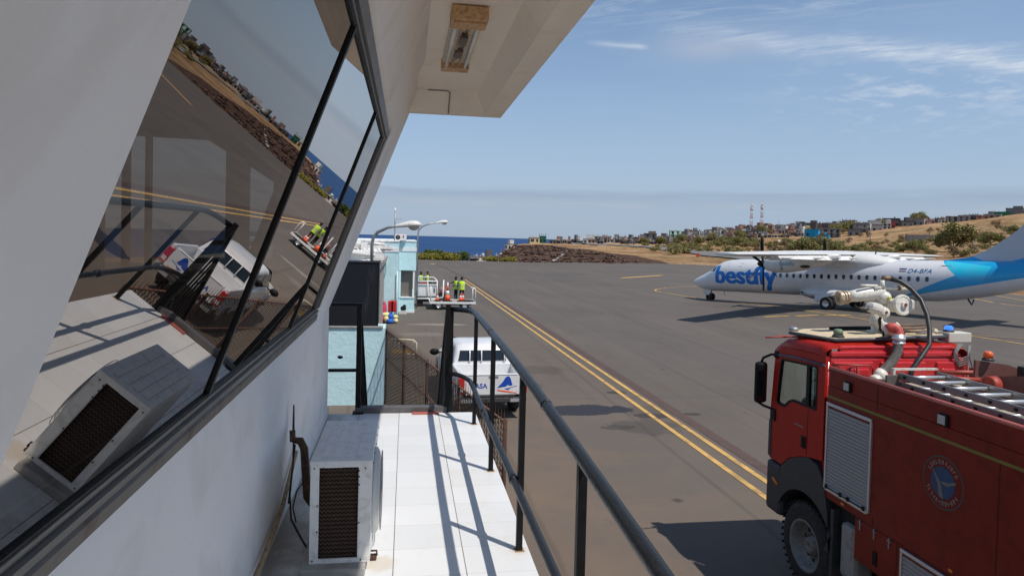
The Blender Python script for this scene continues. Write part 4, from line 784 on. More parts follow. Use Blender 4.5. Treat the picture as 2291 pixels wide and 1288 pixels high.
def person(loc, rz, label, pose, skin=None, shirt=None, group=None, vest=True, h=1.74):
    skin = skin or M_skin; shirt = shirt or M_shirt
    o = thing('person', label, 'person', loc, rz, group); k = h / 1.75
    def J_(x, y, z, a, b_=None): return ((x * k, y * k, z * k), (a * k, (b_ or a) * k))
    # figure faces -Y locally
    el, hl, er, hr = pose['el'], pose['hl'], pose['er'], pose['hr']; hd = pose.get('head', (0, -.02))
    lean_ = pose.get('lean', 0)
    J = dict(pelvis=J_(0, 0, .94, .155, .11), waist=J_(0, -.3 * lean_, 1.10, .14, .10), chest=J_(0, -lean_, 1.32, .165, .115), neckb=J_(0, -1.1 * lean_, 1.46, .07), neck=J_(hd[0] * .5, -1.2 * lean_ + hd[1] * .5, 1.53, .055),
        head1=J_(hd[0], -1.3 * lean_ + hd[1] - .01, 1.60, .082, .09), head2=J_(hd[0], -1.3 * lean_ + hd[1], 1.68, .085, .098), head3=J_(hd[0], -1.3 * lean_ + hd[1], 1.735, .045, .05),
        shl=J_(.18, -lean_, 1.42, .062), ell=J_(*el, .045), wrl=J_(*hl, .028), shr=J_(-.18, -lean_, 1.42, .062), elr=J_(*er, .045), wrr=J_(*hr, .028),
        hipl=J_(.095, 0, .88, .088), knl=J_(.11, -.02 + pose.get('kl', 0), .50, .06), anl=J_(.115, .02 + pose.get('al', 0), .09, .04), tol=J_(.125, -.15 + pose.get('al', 0), .035, .036),
        hipr=J_(-.095, 0, .88, .088), knr=J_(-.11, -.02 + pose.get('kr', 0), .50, .06), anr=J_(-.115, .02 + pose.get('ar', 0), .09, .04), tor=J_(-.125, -.15 + pose.get('ar', 0), .035, .036))
    E = [('pelvis', 'waist'), ('waist', 'chest'), ('chest', 'neckb'), ('neckb', 'neck'), ('neck', 'head1'), ('head1', 'head2'), ('head2', 'head3'), ('chest', 'shl'), ('shl', 'ell'), ('ell', 'wrl'), ('chest', 'shr'), ('shr', 'elr'), ('elr', 'wrr'),
         ('pelvis', 'hipl'), ('hipl', 'knl'), ('knl', 'anl'), ('anl', 'tol'), ('pelvis', 'hipr'), ('hipr', 'knr'), ('knr', 'anr'), ('anr', 'tor')]
    shz = min(el[2], er[2]) * k
    def zf(c):
        if c.z > 1.49 * k: return 0
        if c.z < .07 * k: return 3
        if c.z < .97 * k and abs(c.x) < .24 * k and not ((c - Vector(hl) * k).length < .14 or (c - Vector(hr) * k).length < .14): return 1
        for e_, h_ in ((el, hl), (er, hr)):
            e_, h_ = Vector(e_) * k, Vector(h_) * k; d = (h_ - e_); t_ = (c - e_).dot(d) / d.dot(d)
            if t_ > .1 and (c - e_ - d * t_).length < .07 and (abs(c.x) > .15 * k or c.y < -.17 * k): return 0
        return 2
    mb = skinbody(J, E, 'body', o, None, zf)
    for sgn, e_, h_ in ((1, el, hl), (-1, er, hr)):      # palm, five fingers
        mb.m = 0; mb.s = True
        e_, h_ = Vector(e_) * k, Vector(h_) * k; d = (h_ - e_).normalized(); s_ = d.cross(Vector((0, 1, .2))).normalized(); nn_ = d.cross(s_)
        mb.tube([h_ - d * .01, h_ + d * .04, h_ + d * .085], [.026, .036, .030], 6)
        for i_, (off, ln_) in enumerate(((-.027, .06), (-.009, .072), (.009, .068), (.026, .052))):
            p = h_ + d * .08 + s_ * off; mb.tube([p, p + d * ln_ * .5 + nn_ * .006, p + d * ln_ + nn_ * .03], [.009, .008, .006], 5)
        p = h_ + d * .03 - s_ * .03; mb.tube([p, p + d * .03 - s_ * .025, p + d * .06 - s_ * .03], [.011, .010, .007], 5)
    c = Vector(J['head1'][0]); mb.m = 0; mb.tube([c + Vector((0, -.09, .045)) * k, c + Vector((0, -.118, .01)) * k, c + Vector((0, -.09, -.005)) * k], [.008, .016, .01], 6)
    for sx_ in (1, -1): mb.sph(c + Vector((sx_ * .088, .0, .02)) * k, .015, .025, .035, 6, 4)
    mb.m = 4
    for sx_ in (1, -1): mb.sph(c + Vector((sx_ * .034, -.083, .05)) * k, .014, .01, .008, 6, 4)
    mb.tube([c + Vector((-.025, -.088, -.03)) * k, c + Vector((.025, -.088, -.03)) * k], .006, 5)
    mb.build('body', [skin, M_tr, shirt, M_rubber, M_hair], o, local=True)
    hm = MB(); c = Vector(J['head2'][0]); hm.sph(c + Vector((0, .012, .012)) * k, .096 * k, .107 * k, .085 * k, 14, 8, -.15, 1); hm.build('hair', M_hair, o, local=True)
    if vest:
        rings = []; ly_ = -lean_ * k
        for z, rx, ry, cy in ((.90, .195, .15, 0), (1.05, .185, .14, -.2 * lean_), (1.2, .20, .15, -.6 * lean_), (1.34, .215, .155, -lean_), (1.43, .195, .13, -lean_), (1.48, .12, .09, -1.05 * lean_)):
            rings.append([Vector((rx * math.cos(a), cy + ry * math.sin(a), z)) * k for a in [2 * PI * q / 20 for q in range(20)]])
        vm = MB(); vm.loft(rings, cap=False); vm.build('hi_vis_vest', M_hv, o, local=True)
        bm_ = MB()
        for z, rx, ry, cy in ((1.04, .190, .145, -.2 * lean_), (1.20, .204, .154, -.6 * lean_)):
            rr = [[Vector((rx * math.cos(a) * 1.01, cy + ry * math.sin(a) * 1.01, z + dz)) * k for a in [2 * PI * q / 20 for q in range(20)]] for dz in (-.022, .022)]; bm_.loft(rr, cap=False)
        bm_.build('reflective_band', mat('reflective', (.5, .5, .48), .4), o, local=True)
    return o
stand = dict(el=(.27, .05, 1.14), hl=(.27, -.04, .90), er=(-.27, .05, 1.14), hr=(-.27, -.04, .90))
read = dict(el=(.25, -.05, 1.16), hl=(.10, -.30, 1.20), er=(-.25, -.05, 1.16), hr=(-.10, -.30, 1.20), head=(0, -.05), lean=.03)
point = dict(el=(.26, .0, 1.15), hl=(.16, -.25, 1.16), er=(-.30, -.18, 1.30), hr=(-.30, -.42, 1.34), head=(0, -.03))
face = dict(el=(.24, -.12, 1.18), hl=(.06, -.16, 1.46), er=(-.27, .05, 1.14), hr=(-.27, -.06, .92), head=(.01, -.03))
person((3.46, 46.9, 0), R(-60), 'person in dark shirt and yellow vest reaching out, left one behind the trailer', point, group='ground crew')
person((3.84, 46.6, 0), R(190), 'person in bright yellow vest looking down, right of the pair behind the trailer', read, shirt=M_gshirt, group='ground crew')
person((1.16, 52.6, 0), R(60), 'person in yellow vest with arms down, nearest the turquoise corner behind the cart', stand, shirt=M_white2, group='ground crew')
person((1.66, 52.8, 0), R(75), 'person in yellow vest raising a hand to the face behind the white cart', face, group='ground crew', skin=mat('brown_skin', (.26, .13, .085), .55, var=.1))

# ------------------------------------------------------------------ wheels
def wheel(parent, c, r_, wd, axis='x', name='wheel', rimr=.6, rimmat=None, out=-1, studs=8):
    ww = MB(); ww.lathe([(-wd / 2, rimr * r_), (-wd / 2, r_ * .93), (-wd * .42, r_ * .985), (-wd * .2, r_), (wd * .2, r_), (wd * .42, r_ * .985), (wd / 2, r_ * .93), (wd / 2, rimr * r_)], c, axis, 40)
    tyre = ww.build('tyre' if name != 'tyre' else 'tyre', M_rubber, parent)
    rm = MB(); s_ = out
    rm.lathe([(s_ * wd * .25, .02), (s_ * wd * .28, rimr * r_ * .3), (s_ * wd * .34, rimr * r_ * .34), (s_ * wd * .30, rimr * r_ * .5), (s_ * wd * .15, rimr * r_ * .8), (s_ * wd * .48, rimr * r_ * .98), (s_ * wd * .5, rimr * r_ * 1.02), (s_ * wd * .3, rimr * r_ * 1.0)], c, axis, 32)
    rim = rm.build('rim', rimmat or M_galv, parent)
    return tyre, rim
# ------------------------------------------------------------------ white pickup
pk = thing('pickup_truck', 'white double cab pickup parked beyond the railing, blue and orange emblem on its tailgate', 'pickup', (2.22, 19.3, 0))
cx_ = 2.22; y0 = 16.75; hw = .86
def PXY(x, y, z): return Vector((cx_ + x, y0 + y, z))
def secring(y, w_, zb, zt_, rb=.08, rt=.08, tw=None):
    tw = w_ if tw is None else tw; pts = []
    for sx_, sz_, (w2, z2, r_) in ((1, -1, (w_, zb, rb)), (1, 1, (tw, zt_, rt)), (-1, 1, (tw, zt_, rt)), (-1, -1, (w_, zb, rb))):
        a0 = {(1, -1): -PI / 2, (1, 1): 0, (-1, 1): PI / 2, (-1, -1): PI}[(sx_, sz_)]
        for q in range(4): a = a0 + q * PI / 6; pts.append(PXY(sx_ * (w2 - r_) + r_ * math.cos(a), y, z2 - sz_ * r_ + r_ * math.sin(a)))
    return pts
mb = MB()   # lower body sides as hull, bed left open
# bed walls
mb.box(cx_ - hw, cx_ - hw + .10, y0 + .02, y0 + 1.5, .55, 1.16, b=.03); mb.box(cx_ + hw - .10, cx_ + hw, y0 + .02, y0 + 1.5, .55, 1.16, b=.03); mb.box(cx_ - hw + .09, cx_ + hw - .09, y0 + 1.42, y0 + 1.5, .6, 1.14, b=.015); mb.box(cx_ - hw + .09, cx_ + hw - .09, y0 + .07, y0 + 1.43, .66, .70)
for sx_ in (-1, 1): mb.sph(PXY(sx_ * (hw - .16), .95, .70), .14, .40, .22, 14, 6, 0, 1)
for k in range(9): mb.box(cx_ - hw + .12 + k * .175, cx_ - hw + .19 + k * .175, y0 + .08, y0 + 1.42, .701, .712)
# cab lower and bonnet
mb.loft([secring(1.5, hw, .38, 1.14, .06, .10), secring(2.6, hw + .01, .36, 1.14, .06, .10), secring(3.6, hw + .01, .36, 1.12, .06, .12), secring(4.0, hw, .38, 1.10, .06, .14), secring(4.7, hw - .02, .40, 1.04, .08, .18), secring(5.05, hw - .08, .42, .92, .1, .2), secring(5.18, hw - .16, .48, .80, .1, .12)])
# greenhouse
def gh(y, wb, wt, zb, zt_): return [PXY(sx_ * (w2), y, z2) for sx_, w2, z2 in ((1, wb, zb), (1, (wb + wt) / 2, (zb + zt_) / 2), (1, wt + .0, zt_ - .10), (1, wt - .06, zt_ - .03), (1, wt - .22, zt_), (-1, wt - .22, zt_), (-1, wt - .06, zt_ - .03), (-1, wt, zt_ - .10), (-1, (wb + wt) / 2, (zb + zt_) / 2), (-1, wb, zb))]
mb.loft([gh(1.52, .80, .74, 1.10, 1.22), gh(1.58, .80, .71, 1.10, 1.40), gh(1.70, .81, .70, 1.10, 1.57), gh(1.95, .81, .69, 1.10, 1.625), gh(2.5, .81, .69, 1.10, 1.64), gh(3.0, .81, .68, 1.10, 1.62), gh(3.35, .81, .67, 1.09, 1.53), gh(4.0, .80, .72, 1.06, 1.14)])
# wheel arch flares
for sx_ in (-1, 1):
    for yy in (.95, 4.25):
        mb.tube([PXY(sx_ * (hw + .0), yy + .46 * math.cos(a), .40 + .46 * math.sin(a)) for a in [PI * q / 14 for q in range(15)]], .04, 8)
mb.build('body', M_vwhite, pk)
mb = MB(); mb.box(cx_ - .70, cx_ + .70, y0 - .02, y0 + .05, .62, 1.15, b=.02); tg = mb.build('tailgate', M_vwhite, pk)
mb = MB(); mb.box(cx_ - .64, cx_ + .60, y0 - .024, y0 - .0205, 1.115, 1.128); mb.box(cx_ - .12, cx_ + .12, y0 - .026, y0 - .0205, 1.04, 1.10, b=.003); mb.build('tailgate_handle', M_galv, tg)
# tailgate emblem and letters
def onto(mbx, vs, fs, o, u, v): mbx.add([Vector(o) + Vector(u) * a + Vector(v) * b_ for a, b_ in vs], fs, False)
mb = MB(); mb.prism([(-.26, 0), (-.12, .15), (-.05, .26), (0, .29), (.05, .275), (.085, .21), (.13, .06), (.05, .05), (.0, .075), (-.03, .035), (-.12, .02)], (cx_ + .36, y0 - .024, .80), (1, 0, 0), (0, 0, 1), (0, .003, 0))
mb.prism([(-.07, -.01), (.1, .015), (.24, .045), (.24, .06), (.08, .02), (.02, -.045), (-.07, -.02)], (cx_ + .36, y0 - .024, .79), (1, 0, 0), (0, 0, 1), (0, .003, 0)); mb.build('emblem_blue', M_blue, tg)
mb = MB(); mb.prism([(-.26, 0), (-.1, -.035), (.1, -.06), (.25, -.075), (.25, -.055), (.12, -.035), (.02, -.01), (-.1, .005), (-.26, .03)], (cx_ + .36, y0 - .024, .73), (1, 0, 0), (0, 0, 1), (0, .003, 0)); mb.build('emblem_orange', M_orange, tg)
vs, fs = text_mesh('ASA', .17, .004); mb = MB(); onto(mb, vs, fs, (cx_ - .46, y0 - .0235, .80), (1, 0, 0), (0, 0, 1)); mb.build('lettering', M_blue, tg)
for sx_ in (-1, 1):
    mb = MB(); mb.box(cx_ + sx_ * .86 - .0 if sx_ > 0 else cx_ - .87, cx_ + .87 if sx_ > 0 else cx_ - .715, y0 - .03, y0 + .12, .66, 1.06, b=.02) if sx_ < 0 else mb.box(cx_ + .715, cx_ + .87, y0 - .03, y0 + .12, .66, 1.06, b=.02); tl = mb.build('taillight', M_redplastic, pk)
    mb = MB(); mb.box(cx_ + sx_ * .79 - .055, cx_ + sx_ * .79 + .055, y0 - .034, y0 - .028, .72, .82, b=.004); mb.build('lens_strip', mat('clear_lens', (.6, .6, .6), .15), tl)
    mb = MB(); mb.sph(PXY(sx_ * 1.08, 3.42, 1.14), .14, .07, .10, 12, 8); mb.tube([PXY(sx_ * .80, 3.5, 1.12), PXY(sx_ * 1.0, 3.45, 1.10)], .02, 6); mb.build('mirror', M_black, pk)
    mb = MB(); q = [(1.75, 1.18), (2.48, 1.18), (2.48, 1.70), (1.90, 1.68)]; mb.plate([(a, z) for a, z in q], [], PXY(sx_ * (.80 + .24 * (1.18 - 1.12)) + sx_ * .006, 0, 0) - Vector((0, 0, 0)), (0, 1, 0), (0, 0, 1), (sx_ * .004, 0, 0)) if False else None
    def gx(z): return sx_ * (.81 - (z - 1.12) * .19 + .012)
    for poly in ([(1.82, 1.16), (2.45, 1.16), (2.45, 1.53), (1.95, 1.52)], [(2.53, 1.16), (3.38, 1.16), (3.22, 1.46), (3.02, 1.54), (2.53, 1.54)]):
        mb = MB(); vv = [PXY(gx(z), y, z) for y, z in poly]; mb.add(vv + [p - Vector((sx_ * .01, 0, 0)) for p in vv], [list(range(len(vv))), list(range(len(vv), 2 * len(vv)))[::-1]] + [(i, (i + 1) % len(vv), len(vv) + (i + 1) % len(vv), len(vv) + i) for i in range(len(vv))]); mb.build('side_window', M_vwin, pk)
    mb = MB(); vv = [PXY(gx(z) + sx_ * .004, y, z) for y, z in ((1.64, 1.14), (1.73, 1.14), (1.90, 1.55), (1.82, 1.55))]; mb.add(vv, [(0, 1, 2, 3)]); mb.build('blue_stripe', M_blue, pk)
mb = MB(); vv = [PXY(x, 1.535 + (z - 1.16) * .31, z) for x, z in ((-.66, 1.20), (.66, 1.20), (.60, 1.47), (-.60, 1.47))]; mb.add([v + Vector((0, -.035, 0)) for v in vv] + [v + Vector((0, .01, 0)) for v in vv], [(0, 1, 2, 3), (0, 1, 5, 4), (1, 2, 6, 5), (2, 3, 7, 6), (3, 0, 4, 7)]); mb.build('rear_window', M_vwin, pk)
mb = MB()
for x in (-.36, -.03, .30, .62): mb.tube([PXY(x * .98, 1.47, 1.14), PXY(x * .96, 1.52, 1.50)], .017, 6)
mb.build('window_bar', M_vwhite, pk)
mb = MB(); mb.box(cx_ - .84, cx_ + .84, y0 - .10, y0 + .04, .44, .57, b=.025); mb.box(cx_ - .45, cx_ + .55, y0 - .06, y0 + .03, .572, .62, b=.01); mb.build('bumper', mat('bumper_black', (.02, .02, .022), .4, var=.3, dirt='6a5a48', dirtamt=.4), pk)
for x in (-.62, .62): mb = MB(); mb.box(cx_ + x - .2, cx_ + x + .2, y0 - .106, y0 - .099, .46, .54, b=.003); mb.build('bumper_trim', M_alu, pk)
mb = MB(); mb.box(cx_ - .16, cx_ + .36, y0 - .108, y0 - .101, .47, .55); pl_ = mb.build('number_plate', mat('plate_dark', (.05, .05, .05), .5, var=.4, scale=40), pk)
mb = MB(); vv = [PXY(x, 4.03 - (z - 1.15) * 1.25, z + .0) for x, z in ((-.70, 1.15), (.70, 1.15), (.60, 1.50), (-.60, 1.50))]; mb.add([v + Vector((0, .05, .03)) for v in vv], [(0, 1, 2, 3)]); mb.build('windscreen', M_vwin, pk)
for sx_ in (-1, 1):
    for yy in (.95, 4.25):
        wo = MB(); c = PXY(sx_ * .74, yy, .37); r_ = .37
        wo.lathe([(-.11, .24), (-.11, .34), (-.08, .37), (.08, .37), (.11, .34), (.11, .24)], c, 'x', 32); wv_ = wo.build('wheel', M_rubber, pk)
        rm = MB(); rm.oc = True; rm.lathe([(sx_ * .07, .02), (sx_ * .09, .08), (sx_ * .06, .18), (sx_ * .105, .235), (sx_ * .07, .24)], c, 'x', 24); rm.build('rim', M_galv, wv_)

pk.rotation_euler = (0, 0, R(4.2)); pk.location = (2.03, 19.3, 0)
# ------------------------------------------------------------------ flatbed trailer, white cart, cones, luggage
tr = thing('flatbed_trailer', 'low white flatbed trailer with upright end frames parked by the terminal corner', 'trailer', (2.9, 42.3, 0))
mb = MB(); mb.box(1.55, 4.28, 41.9, 43.6, .42, .47); mb.build('deck', mat('deck_grey', (.30, .26, .23), .8, var=.2, scale=3), tr)
mb = MB(); mb.box(1.5, 4.33, 41.84, 41.90, .37, .50, b=.01); mb.box(1.5, 4.33, 43.6, 43.66, .37, .50, b=.01); mb.box(1.5, 1.55, 41.9, 43.6, .37, .50); mb.box(4.28, 4.33, 41.9, 43.6, .37, .50); mb.build('frame', M_white, tr)
mb = MB(); mb.tube([(4.29, 41.88, .45), (4.29, 41.88, 1.28), (4.22, 41.88, 1.36), (4.0, 41.9, 1.38)], .035, 8); mb.tube([(4.29, 43.6, .45), (4.29, 43.6, 1.30)], .035, 8); mb.tube([(4.25, 41.88, 1.36), (4.29, 43.6, 1.30)], .03, 6)
mb.tube([(1.55, 41.88, .45), (1.55, 41.88, 1.45)], .035, 8); mb.build('end_frame', M_white, tr)
for yy in (42.2, 43.3): mb = MB(); mb.tube([(2.0 + (yy - 42.2) * .3, yy, .70), (2.27 + (yy - 42.2) * .3, yy, .72), (2.32 + (yy - 42.2) * .3, yy, .80), (2.34 + (yy - 42.2) * .3, yy, 1.82 - (yy - 42.2) * .2)], .04, 8); mb.build('upright', M_white, tr)
for x in (2.05, 3.65):
    for yy in (42.05, 43.45):
        wo = MB(); wo.lathe([(-.09, .13), (-.09, .25), (-.06, .27), (.06, .27), (.09, .25), (.09, .13)], (x, yy - .1 if yy < 43 else yy, .27), 'y', 24); wv_ = wo.build('wheel', M_rubber, tr)
        rm = MB(); rm.oc = True; rm.lathe([(-.06, .01), (-.085, .05), (-.06, .10), (-.092, .135)], (x, yy - .1 if yy < 43 else yy, .27), 'y', 20); rm.build('rim', M_alu, wv_)
mb = MB(); mb.box(1.7, 4.1, 42.3, 42.45, .26, .36); mb.box(1.7, 4.1, 43.1, 43.25, .26, .36); mb.build('chassis', M_grey, tr)
ct = thing('service_cart', 'white boxed service cart with open top rails beside the turquoise terminal bay', 'cart', (1.3, 43.6, 0))
mb = MB(); mb.box(.80, 2.0, 43.85, 44.9, .62, 1.36, b=.02); mb.box(.85, 1.25, 43.83, 43.848, .70, 1.3); mb.box(1.30, 1.58, 43.83, 43.848, .70, 1.3); mb.box(1.62, 1.95, 43.83, 43.848, .70, 1.3); mb.build('panel', M_white, ct)
mb = MB()
for x in (.72, 1.42, 2.02): mb.tube([(x, 43.8, .45), (x, 43.8, 1.62)], .035, 6)
mb.tube([(.72, 43.8, 1.62), (2.02, 43.8, 1.62)], .04, 6); mb.tube([(.72, 43.8, 1.40), (2.02, 43.8, 1.40)], .03, 6); mb.tube([(.78, 45, 1.80), (1.8, 45, 1.80), (1.95, 44.9, 1.72), (2.02, 43.8, 1.62)], .04, 6); mb.tube([(.72, 43.8, .5), (2.02, 43.8, .5)], .05, 6)
mb.build('frame', M_white, ct)
mb = MB(); mb.box(.84, 1.32, 43.9, 44.5, 1.45, 1.53, b=.01); mb.build('red_load', M_redplastic, ct)
mb = MB(); mb.box(1.4, 1.7, 44, 44.5, 1.36, 1.52, b=.03); mb.box(.75, 1.95, 43.9, 44.8, .30, .6); mb.sph((1.85, 44.2, 1.42), .12, .2, .1); mb.build('dark_load', M_black, ct)
for x in (1.62, 1.85): mb = MB(); mb.box(x - .05, x + .03, 43.815, 43.829, .88, 1.2); mb.build('orange_marking', M_rust, ct)
for x in (.95, 1.9):
    mb = MB(); mb.lathe([(-.07, .1), (-.07, .2), (.07, .2), (.07, .1)], (x, 43.95, .2), 'y', 20); mb.build('wheel', M_rubber, ct)
gd = thing('ground_motor', 'dark engine unit with pinkish parts sitting between the white cart and the trailer uprights', 'engine', (2.25, 44, .47))
mb = MB(); mb.box(2.08, 2.55, 43.0, 43.5, .48, .95, b=.05); mb.build('housing', M_grey, gd); mb = MB(); mb.lathe([(0, .2), (-.06, .18), (-.06, .05)], (2.30, 42.99, 1.14), 'y', 16); mb.sph((2.45, 43.1, 1.0), .13, .1, .13); mb.build('fan', mat('pink_cover', (.35, .16, .15), .6, var=.3, scale=10), gd)
def cone(loc, h, r_, label, rz=0, lean_=0, group='traffic cones on the trailer'):
    o = thing('traffic_cone', label, 'traffic cone', loc, rz, group)
    mb = MB(); mb.m = 0; mb.lathe([(.06, r_), (.06 + .36 * (h), r_ * .66)], (0, 0, 0), 'z', 20); mb.lathe([(.0601 + .36 * h, r_ * .66), (.06 + .62 * h, r_ * .42)], (0, 0, 0), 'z', 20); mb.mi[-22:] = [1] * 22
    mb.m = 0; mb.lathe([(.0601 + .62 * h, r_ * .42), (h, r_ * .13)], (0, 0, 0), 'z', 20); mb.build('cone', [M_cone, M_white], o, local=True)
    mb = MB(); mb.box(-r_ * 1.5, r_ * 1.5, -r_ * 1.5, r_ * 1.5, 0, .06, b=.015); mb.build('base', M_rubber, o, local=True); return o
cone((2.60, 42.25, .475), 1.02, .19, 'tall orange and white traffic cone on a black base at the middle of the trailer')
cone((3.42, 42.3, .475), .52, .13, 'short orange cone at the trailer end, left one of two', .2); cone((3.58, 42.5, .475), .50, .12, 'short orange cone at the trailer end, right one of two', .5)
cone((1.98, 42.2, .475), .5, .12, 'short orange cone half hidden beside the white cart')
mb = MB(); mb.sph((3.95, 42.6, .52), .35, .25, .06); mb.sph((3.6, 42.9, .53), .2, .2, .07); tag(mb.build('rubber_mat', M_rubber), 'crumpled black rubber mat at the end of the trailer deck', 'mat')
# luggage at the foot of the wall
rs = thing('red_suitcase', 'red suitcase with a black strap standing against the turquoise wall', 'suitcase', (-.62, 36.2, 0))
mb = MB(); mb.box(-.86, -.44, 36.05, 36.35, .5, 1.08, b=.05); mb.build('shell', mat('suit_red', (.55, .015, .02), .4, var=.1), rs); mb = MB(); mb.box(-.68, -.60, 36.03, 36.049, .5, 1.08); mb.tube([(-.74, 36.2, 1.08), (-.72, 36.2, 1.14), (-.58, 36.2, 1.14), (-.56, 36.2, 1.08)], .012, 6); mb.build('strap', M_black, rs)
pb = thing('pink_bag', 'pink patterned soft bag leaning on the turquoise wall', 'bag', (-1.1, 35.6, 0)); mb = MB(); mb.sph((-1.08, 35.7, .66), .17, .2, .46, 14, 10); mb.sph((-1.08, 35.5, .22), .17, .2, .24, 14, 10); mb.build('sack', mat('pink_cloth', (.55, .05, .12), .8, var=.55, scale=14), pb); mb = MB(); mb.tube([(-1.14, 35.55, .98), (-1.10, 35.5, 1.08), (-1.05, 35.55, .98)], .014, 6); mb.build('knot', M_blue, pb)
bb = thing('blue_bag', 'bright blue sack slumped in front of the red suitcase', 'bag', (-.72, 35.3, 0)); mb = MB(); mb.sph((-.70, 35.4, .33), .17, .2, .20, 14, 10); mb.sph((-.72, 35.25, .12), .20, .2, .14, 12, 8); mb.build('sack', mat('blue_cloth', (.02, .11, .50), .7, var=.25, scale=8), bb); mb = MB(); mb.sph((-.66, 35.35, .52), .05, .05, .07, 8, 6); mb.build('knot', M_blue, bb)
for x, z, r_, lab in ((-.93, .42, .17, 'pale yellow sack lying between the pink bag and the blue sack'), (-.47, .33, .12, 'small pale yellow sack right of the blue sack')):
    ys = thing('yellow_sack', lab, 'bag', (x, 35.4, 0), 0, 'yellow sacks by the wall'); mb = MB(); mb.sph((x, 35.45, z), r_ * 1.3, .15, r_ * .8, 12, 8); mb.sph((x + .04, 35.35, z - .2), r_, .14, r_ * .9, 12, 8); mb.build('sack', mat('yellow_cloth', (.75, .68, .30), .7, var=.2, scale=10), ys); mb = MB(); mb.sph((x - r_, 35.35, z + .06), .04, .04, .05, 8, 5); mb.build('knot', M_white, ys)
kb = thing('black_bag', 'small black bag on a pale kerb under the turquoise bay', 'bag', (-.08, 39.8, 0)); mb = MB(); mb.box(-.24, .08, 39.6, 39.95, .18, .42, b=.08); mb.sph((-.02, 39.8, .44), .1, .1, .07); mb.build('pouch', M_black, kb); mb = MB(); mb.tube([(-.12, 39.6, .42), (-.02, 39.58, .56), (.04, 39.62, .42)], .015, 6); mb.build('strap', M_black, kb)
mb = MB(); mb.box(-.34, .12, 38.8, 39.9, 0, .12, b=.02); tag(mb.build('kerb_block', M_conc), 'pale concrete kerb block below the turquoise bay', 'kerb')
# ------------------------------------------------------------------ fire engine
ft = thing('fire_engine', 'red airport fire engine with a roof ladder and a white water cannon on its cab', 'fire engine', (6.3, 6, 0))
XL, XR = 5.27, 7.30; Yv, Zv = (0, 1, 0), (0, 0, 1)
out_ = [(7.87, 1.82), (8.10, 1.79), (8.35, 1.73), (8.62, 1.62), (8.80, 1.47), (9.12, 1.48), (9.14, 2.1), (9.06, 2.9), (9.0, 3.03), (8.9, 3.12), (7.87, 3.15)]
win = [(8.03, 2.46), (8.05, 2.43), (8.58, 2.42), (8.66, 2.38), (8.78, 2.29), (8.95, 2.30), (8.97, 2.33), (8.89, 2.91), (8.86, 2.94), (8.06, 2.99), (8.03, 2.96)]
for x, tx, nm in ((XL, .045, 0), (XR, -.045, 1)):
    mb = MB(); mb.plate(out_, [win], (x, 0, 0), Yv, Zv, (tx, 0, 0)); mb.build('cab_side', M_cabred, ft)
    mb = MB(); inn = [(8.05 + .0, 2.47), (8.07, 2.45), (8.58, 2.44), (8.67, 2.40), (8.79, 2.31), (8.93, 2.32), (8.945, 2.34), (8.87, 2.90), (8.85, 2.92), (8.07, 2.97), (8.05, 2.95)]
    ex = [(8.02, 2.45), (8.04, 2.42), (8.58, 2.41), (8.65, 2.37), (8.77, 2.28), (8.96, 2.29), (8.98, 2.33), (8.90, 2.92), (8.87, 2.95), (8.05, 3.0), (8.02, 2.97)]
    mb.plate(ex, [inn], (x + (-.004 if nm == 0 else .004), 0, 0), Yv, Zv, (tx * .8, 0, 0)); mb.box(min(x - .003, x + tx * .7), max(x + .003, x + tx * .7) if nm else x + tx * .7, 8.20, 8.27, 2.44, 2.97) if nm == 0 else mb.box(x - .03, x + .003, 8.20, 8.27, 2.44, 2.97)
    mb.build('window_rubber', M_black, ft)
    mb = MB(); xx = x + tx * .35; mb.add([(xx, 8.05, 2.45), (xx, 8.20, 2.44), (xx, 8.20, 2.97), (xx, 8.05, 2.97)], [(0, 1, 2, 3)]); mb.build('quarter_glass', glassmat('teal_glass', .04, (.12, .26, .26), .15), ft)
    mb = MB(); mb.add([(xx, 8.27, 2.44), (xx, 8.58, 2.43), (xx, 8.79, 2.30), (xx, 8.95, 2.31), (xx, 8.87, 2.92), (xx, 8.27, 2.97)], [(0, 1, 2, 3, 4, 5)]); mb.build('side_glass', glassmat('clear_glass', .01, (.74, .78, .74), .08), ft)
# seams, gutter, handle, badge
mb = MB(); mb.box(XL - .003, XL + .002, 8.205, 8.212, 1.80, 2.40); mb.box(XL - .003, XL + .002, 8.205, 8.212, 3.0, 3.04); mb.build('door_seam', M_dark, ft)
mb = MB(); mb.tube([(XL - .012, 7.87, 3.035), (XL - .015, 8.4, 3.03), (XL - .012, 8.95, 2.985)], .016, 6); mb.build('gutter', mat('gutter_blue_grey', (.07, .085, .12), .4, var=.1), ft)
mb = MB(); mb.box(XL - .012, XL - .001, 8.235, 8.335, 1.86, 2.02, b=.012); mb.box(XL - .02, XL - .013, 8.275, 8.29, 1.87, 2.0, b=.003); mb.build('door_handle', M_black, ft)
mb = MB()
for k, w_ in enumerate((.02, .012, .02, .008, .018, .012, .02)): mb.box(XL - .004, XL - .001, 8.50 - k * .028 - w_, 8.50 - k * .028, 2.12, 2.14)
mb.build('badge', mat('badge_grey', (.3, .28, .27), .4), ft)
